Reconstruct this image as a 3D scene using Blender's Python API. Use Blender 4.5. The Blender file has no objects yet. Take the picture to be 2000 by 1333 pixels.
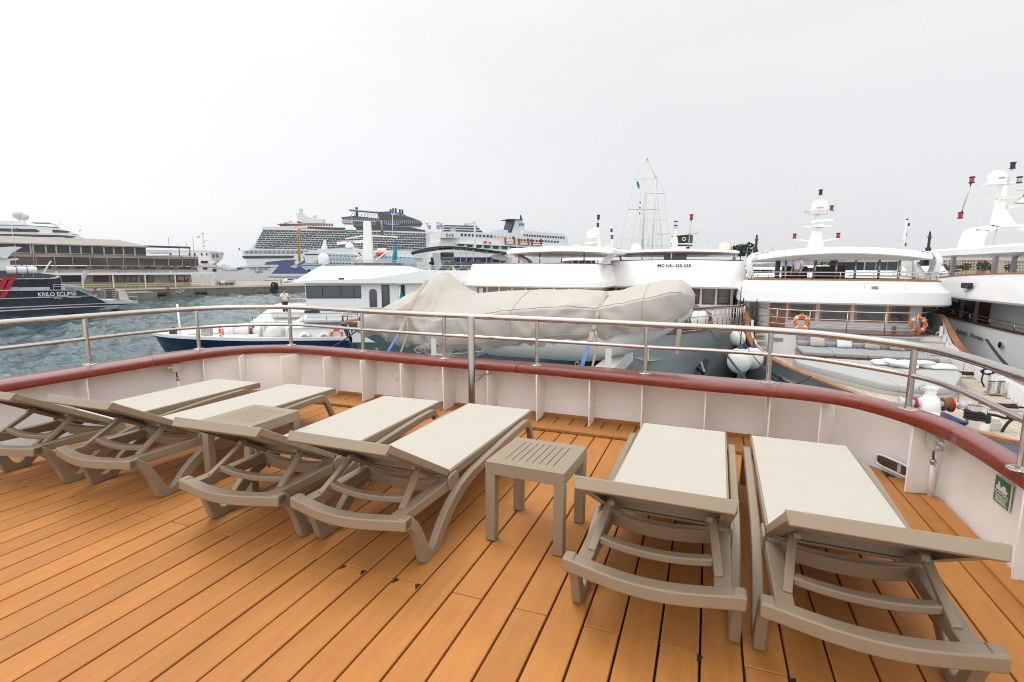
import bpy, math, random
from mathutils import Vector, Matrix
R = math.radians
rnd = random.Random(7)
scn = bpy.context.scene
COL = scn.collection
# ------------------------------------------------------------------ camera
EYE = 1.437                      # eye height over our own deck (z = 0)
PITCH, ROLL, FPX = 0.13857, 0.00361, 1004.4
DECK_YAW = 0.36432               # our deck's planks run this far to the right of the view
WATER = -5.6
cd = bpy.data.cameras.new('camera'); cam = bpy.data.objects.new('camera', cd); COL.objects.link(cam)
cd.sensor_width = 36.0; cd.lens = 36.0 * FPX / 2000.0; cd.clip_start = 0.05; cd.clip_end = 6000
cam.matrix_world = Matrix.Translation((0, 0, EYE)) @ Matrix.Rotation(R(90) - PITCH, 4, 'X') @ Matrix.Rotation(ROLL, 4, 'Z')
scn.camera = cam
# ------------------------------------------------------------------ world: bright overcast
SUN_EL, SUN_AZ = R(64), R(-40)   # high behind thin cloud, ahead and a little to the left
w = bpy.data.worlds.new('World'); scn.world = w; w.use_nodes = True
nt = w.node_tree; N = nt.nodes; L = nt.links
for n in list(N): N.remove(n)
out = N.new('ShaderNodeOutputWorld'); bg = N.new('ShaderNodeBackground')
sky = N.new('ShaderNodeTexSky'); sky.sky_type = 'NISHITA'; sky.sun_disc = False
sky.sun_elevation = SUN_EL; sky.sun_rotation = SUN_AZ; sky.air_density = 1.0; sky.dust_density = 4.0
tc = N.new('ShaderNodeTexCoord'); sep = N.new('ShaderNodeSeparateXYZ'); L.new(tc.outputs['Generated'], sep.inputs[0])
ramp = N.new('ShaderNodeValToRGB'); L.new(sep.outputs['Z'], ramp.inputs[0])
cr = ramp.color_ramp
cr.elements[0].position = 0.0; cr.elements[0].color = (6.1, 6.25, 6.45, 1)
cr.elements[1].position = 0.10; cr.elements[1].color = (6.45, 6.55, 6.68, 1)
e = cr.elements.new(0.40); e.color = (6.85, 6.9, 6.9, 1)
e = cr.elements.new(1.0); e.color = (11.0, 11.0, 10.9, 1)
noi = N.new('ShaderNodeTexNoise'); noi.inputs['Scale'].default_value = 1.6; noi.inputs['Detail'].default_value = 4
mp = N.new('ShaderNodeMapping'); mp.inputs['Scale'].default_value = (1, 1, 3.2)
L.new(tc.outputs['Generated'], mp.inputs[0]); L.new(mp.outputs[0], noi.inputs[0])
mr = N.new('ShaderNodeMapRange'); mr.inputs[1].default_value = 0.3; mr.inputs[2].default_value = 0.7
mr.inputs[3].default_value = 0.965; mr.inputs[4].default_value = 1.035; L.new(noi.outputs['Fac'], mr.inputs[0])
# brighter from ahead right to behind left; unseen part raised to light camera-facing walls
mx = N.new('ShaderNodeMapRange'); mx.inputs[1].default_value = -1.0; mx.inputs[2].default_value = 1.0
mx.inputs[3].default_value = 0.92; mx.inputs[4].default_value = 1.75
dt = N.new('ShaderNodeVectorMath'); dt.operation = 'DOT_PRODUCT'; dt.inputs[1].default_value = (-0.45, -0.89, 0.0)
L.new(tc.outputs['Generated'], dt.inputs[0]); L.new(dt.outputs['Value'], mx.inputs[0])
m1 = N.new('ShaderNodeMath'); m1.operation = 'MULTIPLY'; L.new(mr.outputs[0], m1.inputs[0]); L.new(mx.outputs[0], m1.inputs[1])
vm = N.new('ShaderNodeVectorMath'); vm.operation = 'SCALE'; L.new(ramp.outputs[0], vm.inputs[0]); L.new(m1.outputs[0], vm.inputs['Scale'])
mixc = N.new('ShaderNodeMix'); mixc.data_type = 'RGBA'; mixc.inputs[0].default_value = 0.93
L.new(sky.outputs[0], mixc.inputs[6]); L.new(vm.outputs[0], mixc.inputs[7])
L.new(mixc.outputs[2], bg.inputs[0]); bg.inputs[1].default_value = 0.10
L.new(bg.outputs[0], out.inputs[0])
sl = bpy.data.lights.new('sun', 'SUN'); sl.energy = 0.65; sl.angle = R(22); sl.color = (1.0, 0.97, 0.92)
sun = bpy.data.objects.new('sun', sl); COL.objects.link(sun)
sd = Vector((math.sin(SUN_AZ) * math.cos(SUN_EL), math.cos(SUN_AZ) * math.cos(SUN_EL), math.sin(SUN_EL)))
sun.rotation_euler = (-sd).to_track_quat('-Z', 'Y').to_euler(); sun.location = (0, 0, 40)
scn.view_settings.view_transform = 'Standard'; scn.view_settings.look = 'None'
scn.view_settings.exposure = 0.46; scn.view_settings.gamma = 1.0; scn.view_settings.use_curve_mapping = False
scn.render.engine = 'CYCLES'
scn.cycles.max_bounces = 6; scn.cycles.diffuse_bounces = 4; scn.cycles.glossy_bounces = 3; scn.cycles.transparent_max_bounces = 6
scn.cycles.use_denoising = True; scn.cycles.filter_width = 1.0

# ------------------------------------------------------------------ helpers
_M = None
def at(px, py, d):
    """the place that far ahead of the eye which the photograph shows at pixel (px, py): used to measure positions"""
    u0, v0 = px - 1000.0, py - 666.5
    c, s = math.cos(ROLL), math.sin(ROLL)
    u, v = (c * u0 + s * v0) / FPX, -(-s * u0 + c * v0) / FPX
    dy = math.cos(PITCH) + v * math.sin(PITCH); dz = -math.sin(PITCH) + v * math.cos(PITCH)
    t = d / dy
    return Vector((u * t, d, EYE + dz * t))
CY_, SY_ = math.cos(DECK_YAW), math.sin(DECK_YAW)
def dk(X, Y, z=0.0):             # our deck's own axes (X across, Y along the planks) to world
    return Vector((X * CY_ + Y * SY_, -X * SY_ + Y * CY_, z))
DECKM = Matrix.Rotation(-DECK_YAW, 4, 'Z')

class MB:
    """collects faces for ONE mesh object"""
    def __init__(s, M=None): s.v = []; s.f = []; s.M = M
    def add(s, vs, fs):
        o = len(s.v)
        if s.M is not None: vs = [s.M @ Vector(p) for p in vs]
        s.v += [tuple(p) for p in vs]; s.f += [tuple(i + o for i in f) for f in fs]; return s
    def box(s, c, d, rz=0.0, M=None):
        hx, hy, hz = d[0] / 2, d[1] / 2, d[2] / 2
        T = M or (Matrix.Translation(c) @ Matrix.Rotation(rz, 4, 'Z'))
        vs = [T @ Vector((x, y, z)) for z in (-hz, hz) for x, y in ((-hx, -hy), (hx, -hy), (hx, hy), (-hx, hy))]
        return s.add(vs, [(3, 2, 1, 0), (4, 5, 6, 7), (0, 1, 5, 4), (1, 2, 6, 5), (2, 3, 7, 6), (3, 0, 4, 7)])
    def bx(s, x0, x1, y0, y1, z0, z1): return s.box(((x0 + x1) / 2, (y0 + y1) / 2, (z0 + z1) / 2), (x1 - x0, y1 - y0, z1 - z0))
    def beam(s, a, b, w, h, up=(0, 0, 1)):
        a, b = Vector(a), Vector(b); d = b - a; ln = d.length; d.normalize()
        u = Vector(up); x = d.cross(u)
        if x.length < 1e-4: x = d.cross(Vector((1, 0, 0)))
        x.normalize(); z = x.cross(d)
        T = Matrix(((x.x, d.x, z.x, 0), (x.y, d.y, z.y, 0), (x.z, d.z, z.z, 0), (0, 0, 0, 1)))
        return s.box((0, 0, 0), (w, ln, h), M=Matrix.Translation((a + b) / 2) @ T)
    def tube(s, pts, r, n=8, closed=False, cap=True, sx=1.0):
        pts = [Vector(p) for p in pts]; m = len(pts); rs = r if isinstance(r, (list, tuple)) else [r] * m
        vs = []; prev = None
        for i, p in enumerate(pts):
            if closed: t = pts[(i + 1) % m] - pts[i - 1]
            else: t = pts[min(i + 1, m - 1)] - pts[max(i - 1, 0)]
            t.normalize()
            if prev is None:
                a = Vector((0, 0, 1)) if abs(t.z) < 0.9 else Vector((1, 0, 0)); x = t.cross(a).normalized()
            else:
                x = prev - t * prev.dot(t); x.normalize()
            prev = x; y = t.cross(x)
            for k in range(n):
                q = 2 * math.pi * k / n; vs.append(p + (x * math.cos(q) * sx + y * math.sin(q)) * rs[i])
        fs = []
        for i in range(m if closed else m - 1):
            a, b = i * n, ((i + 1) % m) * n
            for k in range(n): fs.append((a + k, a + (k + 1) % n, b + (k + 1) % n, b + k))
        if cap and not closed: fs += [tuple(reversed(range(n))), tuple(range((m - 1) * n, m * n))]
        return s.add(vs, fs)
    def lathe(s, prof, c=(0, 0, 0), n=16, axis='Z', sc=(1, 1, 1)):
        vs = []
        for r, h in prof:
            for k in range(n):
                q = 2 * math.pi * k / n; x, y = r * math.cos(q) * sc[0], r * math.sin(q) * sc[1]; z = h * sc[2]
                p = (x, y, z) if axis == 'Z' else ((z, x, y) if axis == 'X' else (y, z, x))
                vs.append(Vector(p) + Vector(c))
        m = len(prof); fs = []
        for i in range(m - 1):
            for k in range(n): fs.append((i * n + k, i * n + (k + 1) % n, (i + 1) * n + (k + 1) % n, (i + 1) * n + k))
        if prof[0][0] > 1e-5: fs.append(tuple(reversed(range(n))))
        if prof[-1][0] > 1e-5: fs.append(tuple(range((m - 1) * n, m * n)))
        return s.add(vs, fs)
    def ball(s, c, r, n=16, sc=(1, 1, 1)):
        m = max(4, n // 2)
        return s.lathe([(max(1e-6, r * math.sin(math.pi * i / m)), -r * math.cos(math.pi * i / m)) for i in range(m + 1)], c, n, 'Z', sc)
    def prism(s, poly, f, h0, h1):
        """poly: 2-D outline; f(a, b, h) -> 3-D; extruded from h0 to h1"""
        n = len(poly); vs = [f(a, b, h0) for a, b in poly] + [f(a, b, h1) for a, b in poly]
        fs = [tuple(reversed(range(n))), tuple(range(n, 2 * n))] + [(i, (i + 1) % n, n + (i + 1) % n, n + i) for i in range(n)]
        return s.add(vs, fs)
    def loft(s, rings, closed=True, caps=True):
        n = len(rings[0]); vs = [p for r in rings for p in r]; fs = []
        for i in range(len(rings) - 1):
            for k in range(n if closed else n - 1):
                a, b = i * n, (i + 1) * n; fs.append((a + k, a + (k + 1) % n, b + (k + 1) % n, b + k))
        if caps and closed: fs += [tuple(reversed(range(n))), tuple(range((len(rings) - 1) * n, len(rings) * n))]
        return s.add(vs, fs)
    def build(s, name, mat, parent=None, smooth=None, bevel=0.0, seg=2, **k):
        me = bpy.data.meshes.new(name); me.from_pydata(s.v, [], s.f); me.validate(); me.update()
        import bmesh
        b = bmesh.new(); b.from_mesh(me); bmesh.ops.recalc_face_normals(b, faces=b.faces); b.to_mesh(me); b.free()
        me.materials.append(mat)
        if smooth is not None:
            me.polygons.foreach_set('use_smooth', [True] * len(me.polygons))
            if smooth < 180: me.set_sharp_from_angle(angle=R(smooth))
        o = bpy.data.objects.new(name, me); COL.objects.link(o)
        if parent: o.parent = parent
        if bevel:
            m = o.modifiers.new('bevel', 'BEVEL'); m.width = bevel; m.segments = seg; m.limit_method = 'ANGLE'; m.angle_limit = R(35)
            m.harden_normals = False
            if smooth is None:
                me.polygons.foreach_set('use_smooth', [True] * len(me.polygons)); me.set_sharp_from_angle(angle=R(40))
        for a, q in k.items(): o[a] = q
        return o
def tag(o, label=None, category=None, group=None, kind=None):
    for a, q in (('label', label), ('category', category), ('group', group), ('kind', kind)):
        if q: o[a] = q
    return o
def thing(name, label, category, loc=(0, 0, 0), rz=0.0, group=None):
    o = bpy.data.objects.new(name, None); COL.objects.link(o); o.location = loc; o.rotation_euler = (0, 0, rz); o.empty_display_size = 0.2
    return tag(o, label, category, group)
def place(o, loc, rz=0.0): o.location = loc; o.rotation_euler = (0, 0, rz); return o
KIDS = {}
def dup(root, loc, rz, label):
    def cp(o, par):
        c = o.copy(); COL.objects.link(c); c.parent = par
        for ch in [x for x in o.children]: cp(ch, c)
        return c
    r = cp(root, None); r.location = loc; r.rotation_euler = (0, 0, rz); r['label'] = label
    return r
def text(body, name, mat, parent, M, size, ext=0.004, align='CENTER', shear=0.0, off=0.0, sx=1.0):
    cu = bpy.data.curves.new(name, 'FONT'); cu.body = body; cu.size = size; cu.extrude = ext; cu.align_x = align; cu.align_y = 'CENTER'
    cu.shear = shear; cu.offset = off; cu.resolution_u = 3; cu.materials.append(mat)
    t = bpy.data.objects.new(name, cu); COL.objects.link(t)
    dg = bpy.context.evaluated_depsgraph_get(); me = bpy.data.meshes.new_from_object(t.evaluated_get(dg))
    bpy.data.objects.remove(t); bpy.data.curves.remove(cu)
    o = bpy.data.objects.new(name, me); COL.objects.link(o); o.parent = parent
    o.matrix_local = M @ Matrix.Diagonal((sx, 1, 1, 1)); return o
def face_M(p, right, up=(0, 0, 1)):
    """frame for flat lettering at p: x along right, y along up, facing right x up"""
    x = Vector(right).normalized(); y = Vector(up); y = (y - x * y.dot(x)).normalized(); z = x.cross(y)
    return Matrix(((x.x, y.x, z.x, p[0]), (x.y, y.y, z.y, p[1]), (x.z, y.z, z.z, p[2]), (0, 0, 0, 1)))
def lerp(a, b, t): return a + (b - a) * t
def interp(x, xs, ys):
    if x <= xs[0]: return ys[0]
    for i in range(len(xs) - 1):
        if x <= xs[i + 1]: return lerp(ys[i], ys[i + 1], (x - xs[i]) / (xs[i + 1] - xs[i]))
    return ys[-1]
def smoothpath(P, n=6):
    """Catmull-Rom through points"""
    P = [Vector(p) for p in P]; Q = []
    for i in range(len(P) - 1):
        a, b, c, d = P[max(i - 1, 0)], P[i], P[i + 1], P[min(i + 2, len(P) - 1)]
        for k in range(n):
            t = k / n
            Q.append(0.5 * ((2 * b) + (c - a) * t + (2 * a - 5 * b + 4 * c - d) * t * t + (3 * b - a - 3 * c + d) * t ** 3))
    Q.append(P[-1]); return Q

# ------------------------------------------------------------------ materials
def mat(name, col, rough=0.5, metal=0.0, var=0.06, scale=4.0, bump=0.0, bscale=60.0, coat=0.0, spec=0.5, streak=None, objvar=0.0, dirt=None, dscale=1.5, stretch=None):
    m = bpy.data.materials.new(name); m.use_nodes = True; t = m.node_tree; n = t.nodes; l = t.links
    b = n['Principled BSDF']; b.inputs['Roughness'].default_value = rough; b.inputs['Metallic'].default_value = metal
    b.inputs['Coat Weight'].default_value = coat; b.inputs['Coat Roughness'].default_value = 0.06; b.inputs['Specular IOR Level'].default_value = spec
    tcn = n.new('ShaderNodeTexCoord'); mpn = n.new('ShaderNodeMapping'); l.new(tcn.outputs['Object'], mpn.inputs[0])
    if stretch: mpn.inputs['Scale'].default_value = stretch
    nz = n.new('ShaderNodeTexNoise'); nz.inputs['Scale'].default_value = scale; nz.inputs['Detail'].default_value = 5; l.new(mpn.outputs[0], nz.inputs[0])
    r = n.new('ShaderNodeMapRange'); r.inputs[1].default_value = 0.25; r.inputs[2].default_value = 0.75
    r.inputs[3].default_value = 1 - var; r.inputs[4].default_value = 1 + var; l.new(nz.outputs['Fac'], r.inputs[0])
    fac = r.outputs[0]
    if objvar:
        oi = n.new('ShaderNodeObjectInfo'); r2 = n.new('ShaderNodeMapRange'); r2.inputs[3].default_value = 1 - objvar; r2.inputs[4].default_value = 1 + objvar
        l.new(oi.outputs['Random'], r2.inputs[0]); mm = n.new('ShaderNodeMath'); mm.operation = 'MULTIPLY'; l.new(fac, mm.inputs[0]); l.new(r2.outputs[0], mm.inputs[1]); fac = mm.outputs[0]
    sc = n.new('ShaderNodeVectorMath'); sc.operation = 'SCALE'; sc.inputs[0].default_value = col[:3]; l.new(fac, sc.inputs['Scale'])
    colout = sc.outputs[0]
    if dirt:
        n3 = n.new('ShaderNodeTexNoise'); n3.inputs['Scale'].default_value = dscale; n3.inputs['Detail'].default_value = 8; n3.inputs['Roughness'].default_value = 0.65; l.new(mpn.outputs[0], n3.inputs[0])
        r3 = n.new('ShaderNodeMapRange'); r3.inputs[1].default_value = 0.50; r3.inputs[2].default_value = 0.72; r3.inputs[4].default_value = dirt[3]; l.new(n3.outputs['Fac'], r3.inputs[0])
        mc = n.new('ShaderNodeMix'); mc.data_type = 'RGBA'; l.new(r3.outputs[0], mc.inputs[0]); l.new(colout, mc.inputs[6]); mc.inputs[7].default_value = (*dirt[:3], 1); colout = mc.outputs[2]
    l.new(colout, b.inputs['Base Color'])
    if bump:
        n2 = n.new('ShaderNodeTexNoise'); n2.inputs['Scale'].default_value = bscale; n2.inputs['Detail'].default_value = 3; l.new(mpn.outputs[0], n2.inputs[0])
        bp = n.new('ShaderNodeBump'); bp.inputs['Strength'].default_value = bump; bp.inputs['Distance'].default_value = 0.01; l.new(n2.outputs['Fac'], bp.inputs['Height']); l.new(bp.outputs[0], b.inputs['Normal'])
    r4 = n.new('ShaderNodeMapRange'); r4.inputs[3].default_value = max(0.02, rough - 0.08); r4.inputs[4].default_value = min(1, rough + 0.08); l.new(nz.outputs['Fac'], r4.inputs[0]); l.new(r4.outputs[0], b.inputs['Roughness'])
    return m
def grain(name, c1, c2, rough=0.4, coat=0.0, scale=6.0, stretch=(1, 12, 12), axis=None, objvar=0.0, bump=0.05):
    """wood: streaks stretched along an axis"""
    m = bpy.data.materials.new(name); m.use_nodes = True; t = m.node_tree; n = t.nodes; l = t.links; b = n['Principled BSDF']
    tcn = n.new('ShaderNodeTexCoord'); mpn = n.new('ShaderNodeMapping'); mpn.inputs['Scale'].default_value = stretch
    l.new(tcn.outputs['Object'], mpn.inputs[0])
    nz = n.new('ShaderNodeTexNoise'); nz.inputs['Scale'].default_value = scale; nz.inputs['Detail'].default_value = 6; nz.inputs['Roughness'].default_value = 0.6; l.new(mpn.outputs[0], nz.inputs[0])
    rp = n.new('ShaderNodeValToRGB'); rp.color_ramp.elements[0].position = 0.3; rp.color_ramp.elements[1].position = 0.72
    rp.color_ramp.elements[0].color = (*c1, 1); rp.color_ramp.elements[1].color = (*c2, 1); l.new(nz.outputs['Fac'], rp.inputs[0])
    co = rp.outputs[0]
    if objvar:
        oi = n.new('ShaderNodeObjectInfo'); r2 = n.new('ShaderNodeMapRange'); r2.inputs[3].default_value = 1 - objvar; r2.inputs[4].default_value = 1 + objvar; l.new(oi.outputs['Random'], r2.inputs[0])
        s2 = n.new('ShaderNodeVectorMath'); s2.operation = 'SCALE'; l.new(co, s2.inputs[0]); l.new(r2.outputs[0], s2.inputs['Scale']); co = s2.outputs[0]
    l.new(co, b.inputs['Base Color']); b.inputs['Roughness'].default_value = rough; b.inputs['Coat Weight'].default_value = coat; b.inputs['Coat Roughness'].default_value = 0.1
    bp = n.new('ShaderNodeBump'); bp.inputs['Strength'].default_value = bump; bp.inputs['Distance'].default_value = 0.004; l.new(nz.outputs['Fac'], bp.inputs['Height']); l.new(bp.outputs[0], b.inputs['Normal'])
    return m
M = {}
M['paint'] = mat('white_bulwark_paint', (0.87, 0.835, 0.80), 0.45, var=0.03, bump=0.12, bscale=9, dirt=(0.55, 0.48, 0.40, 0.10), dscale=3)
M['white'] = mat('white_gelcoat', (0.85, 0.85, 0.85), 0.3, var=0.015, scale=1.5, coat=0.3)
M['offwhite'] = mat('offwhite_paint', (0.70, 0.69, 0.66), 0.4, var=0.04, scale=2, dirt=(0.45, 0.38, 0.3, 0.12), dscale=2)
M['greywhite'] = mat('grey_white_paint', (0.52, 0.53, 0.55), 0.45, var=0.05, scale=0.6, dirt=(0.35, 0.3, 0.26, 0.25), dscale=0.6)
M['wpaint'] = mat('matte_white_paint', (0.84, 0.83, 0.80), 0.6, var=0.02)
M['cream'] = mat('cream_dome', (0.70, 0.66, 0.54), 0.35, var=0.02)
M['taupe'] = mat('taupe_resin', (0.268, 0.206, 0.140), 0.42, var=0.05, scale=9, bump=0.05, bscale=160)
M['sling'] = None
M['psteel'] = mat('pole_steel', (0.36, 0.32, 0.29), 0.2, 1.0, var=0.03, scale=14)
M['steel'] = mat('polished_steel', (0.56, 0.52, 0.48), 0.14, 1.0, var=0.03, scale=14)
M['dsteel'] = mat('dull_steel', (0.45, 0.44, 0.43), 0.35, 1.0, var=0.05)
M['chrome'] = mat('bright_chrome', (0.8, 0.8, 0.8), 0.08, 1.0, var=0.02)
M['mahog'] = grain('varnished_mahogany', (0.13, 0.010, 0.004), (0.24, 0.030, 0.009), 0.35, 0.5, 5.0, (1.2, 9, 9), objvar=0.06)
M['teak'] = grain('varnished_teak', (0.30, 0.11, 0.035), (0.46, 0.19, 0.06), 0.25, 0.6, 3.0, (1, 7, 7), objvar=0.1)
M['dwood'] = grain('dark_door_wood', (0.07, 0.018, 0.012), (0.13, 0.035, 0.02), 0.35, 0.3, 3.0, (7, 7, 1))
M['mwood'] = grain('mid_brown_wood', (0.16, 0.055, 0.022), (0.27, 0.10, 0.04), 0.35, 0.4, 3.0, (7, 7, 1), objvar=0.1)
M['tdeck'] = grain('weathered_teak', (0.40, 0.33, 0.26), (0.55, 0.47, 0.38), 0.75, 0.0, 4.0, (8, 1, 8), objvar=0.08)
M['black'] = mat('black_plastic', (0.018, 0.018, 0.02), 0.45, var=0.1)
M['rubber'] = mat('black_rubber', (0.022, 0.022, 0.023), 0.8, var=0.2, bump=0.2)
M['rope'] = mat('black_rope', (0.02, 0.02, 0.022), 0.9, var=0.3, scale=40, bump=0.6, bscale=120)
M['glass'] = mat('dark_window_glass', (0.025, 0.027, 0.028), 0.06, var=0.3, scale=0.7, spec=0.9)
M['glass2'] = mat('greenish_window_glass', (0.07, 0.075, 0.068), 0.07, var=0.4, scale=0.5, spec=0.9)
M['lglass'] = mat('curtained_window_glass', (0.20, 0.20, 0.18), 0.08, var=0.35, scale=0.8, spec=0.9)
M['green_hull'] = mat('grey_green_hull', (0.125, 0.175, 0.175), 0.22, var=0.12, scale=0.35, coat=0.5, stretch=(1, 1, 3), dirt=(0.22, 0.25, 0.25, 0.35), dscale=0.5)
M['grey_hull'] = mat('slate_grey_hull', (0.37, 0.40, 0.415), 0.22, var=0.12, scale=0.35, coat=0.5, stretch=(1, 1, 3), dirt=(0.28, 0.30, 0.31, 0.4), dscale=0.5)
M['navy'] = mat('navy_hull', (0.006, 0.013, 0.062), 0.2, var=0.08, scale=0.5, coat=0.6)
M['dnavy'] = mat('black_navy_hull', (0.014, 0.018, 0.032), 0.25, var=0.15, scale=0.4, coat=0.4)
M['red'] = mat('red_stripe', (0.42, 0.012, 0.025), 0.35)
M['orange'] = mat('orange_buoy', (0.85, 0.14, 0.02), 0.45, var=0.05)
M['rorange'] = mat('red_orange_buoy', (0.80, 0.06, 0.025), 0.45, var=0.05)
M['cushion'] = mat('grey_cushion', (0.40, 0.40, 0.39), 0.9, var=0.05, scale=3, bump=0.15, bscale=200)
M['cushion2'] = mat('mid_grey_cushion', (0.30, 0.305, 0.31), 0.9, var=0.05, scale=3, bump=0.15, bscale=200)
M['pillow'] = mat('beige_pillow', (0.50, 0.45, 0.38), 0.9, var=0.12, scale=9, bump=0.2)
M['wpillow'] = mat('white_pillow', (0.78, 0.77, 0.75), 0.9, var=0.04, scale=5, bump=0.2, bscale=20)
M['teal'] = mat('teal_cloth', (0.0, 0.23, 0.30), 0.8, var=0.15, scale=8, bump=0.2, bscale=20)
M['yellow'] = mat('yellow_paint', (0.62, 0.50, 0.05), 0.5)
M['bluestrap'] = mat('blue_webbing', (0.12, 0.19, 0.42), 0.7, var=0.08, scale=60)
M['bluestrap2'] = mat('bright_blue_webbing', (0.04, 0.20, 0.45), 0.7, var=0.08, scale=60)
M['beigestrap'] = mat('beige_webbing', (0.42, 0.35, 0.26), 0.85, var=0.1, scale=60, bump=0.3, bscale=300)
M['bwrope'] = mat('grey_white_rope', (0.35, 0.34, 0.32), 0.9, var=0.6, scale=60, bump=0.5, bscale=120)
M['fender'] = mat('white_fender', (0.72, 0.72, 0.68), 0.4, var=0.05, scale=3, dirt=(0.4, 0.4, 0.36, 0.3), dscale=4)
M['box'] = mat('grey_junction_box', (0.50, 0.47, 0.38), 0.5, var=0.04)
M['conduit'] = mat('white_conduit', (0.74, 0.71, 0.67), 0.5)
M['green'] = mat('sign_green', (0.008, 0.16, 0.045), 0.4)
M['redlamp'] = mat('red_lamp_glass', (0.45, 0.01, 0.02), 0.2)
M['navyblue'] = mat('royal_blue_paint', (0.01, 0.03, 0.16), 0.35)
M['letters'] = mat('black_lettering', (0.03, 0.03, 0.035), 0.5)
M['wletters'] = mat('silver_lettering', (0.75, 0.75, 0.76), 0.4)
M['rust'] = mat('rusty_steel', (0.22, 0.09, 0.04), 0.8, var=0.4, scale=6)
M['skin'] = mat('skin', (0.42, 0.22, 0.14), 0.55)
M['wshirt'] = mat('white_shirt', (0.72, 0.72, 0.76), 0.85, bump=0.2, bscale=15)
M['dcloth'] = mat('dark_trousers', (0.02, 0.022, 0.035), 0.85)
M['hair'] = mat('dark_hair', (0.03, 0.018, 0.01), 0.7)
M['bluecloth'] = mat('blue_jacket', (0.01, 0.035, 0.12), 0.85)
# sling fabric: fine weave
m = mat('cream_sling_fabric', (0.475, 0.445, 0.39), 0.8, var=0.025, scale=5, bump=0.25, bscale=420); M['sling'] = m
# tarpaulin with stains and soft wrinkles
def tarp_mat():
    m = mat('tan_tarpaulin', (0.46, 0.43, 0.38), 0.8, var=0.06, scale=2.2, dirt=(0.34, 0.28, 0.21, 0.32), dscale=2.6)
    t = m.node_tree; n = t.nodes; l = t.links; b = n['Principled BSDF']
    tcn = n.new('ShaderNodeTexCoord'); 
    nz = n.new('ShaderNodeTexNoise'); nz.inputs['Scale'].default_value = 3.2; nz.inputs['Detail'].default_value = 3; nz.inputs['Distortion'].default_value = 1.2
    mpn = n.new('ShaderNodeMapping'); mpn.inputs['Scale'].default_value = (1.6, 1.0, 0.8); mpn.inputs['Rotation'].default_value = (0, 0.5, 0)
    l.new(tcn.outputs['Object'], mpn.inputs[0]); l.new(mpn.outputs[0], nz.inputs[0])
    wv = n.new('ShaderNodeTexNoise'); wv.inputs['Scale'].default_value = 500; l.new(tcn.outputs['Object'], wv.inputs[0])
    b1 = n.new('ShaderNodeBump'); b1.inputs['Strength'].default_value = 0.16; b1.inputs['Distance'].default_value = 0.12; l.new(nz.outputs['Fac'], b1.inputs['Height'])
    b2 = n.new('ShaderNodeBump'); b2.inputs['Strength'].default_value = 0.15; b2.inputs['Distance'].default_value = 0.003; l.new(wv.outputs['Fac'], b2.inputs['Height']); l.new(b1.outputs[0], b2.inputs['Normal'])
    l.new(b2.outputs[0], b.inputs['Normal']); return m
M['tarp'] = tarp_mat()
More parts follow.
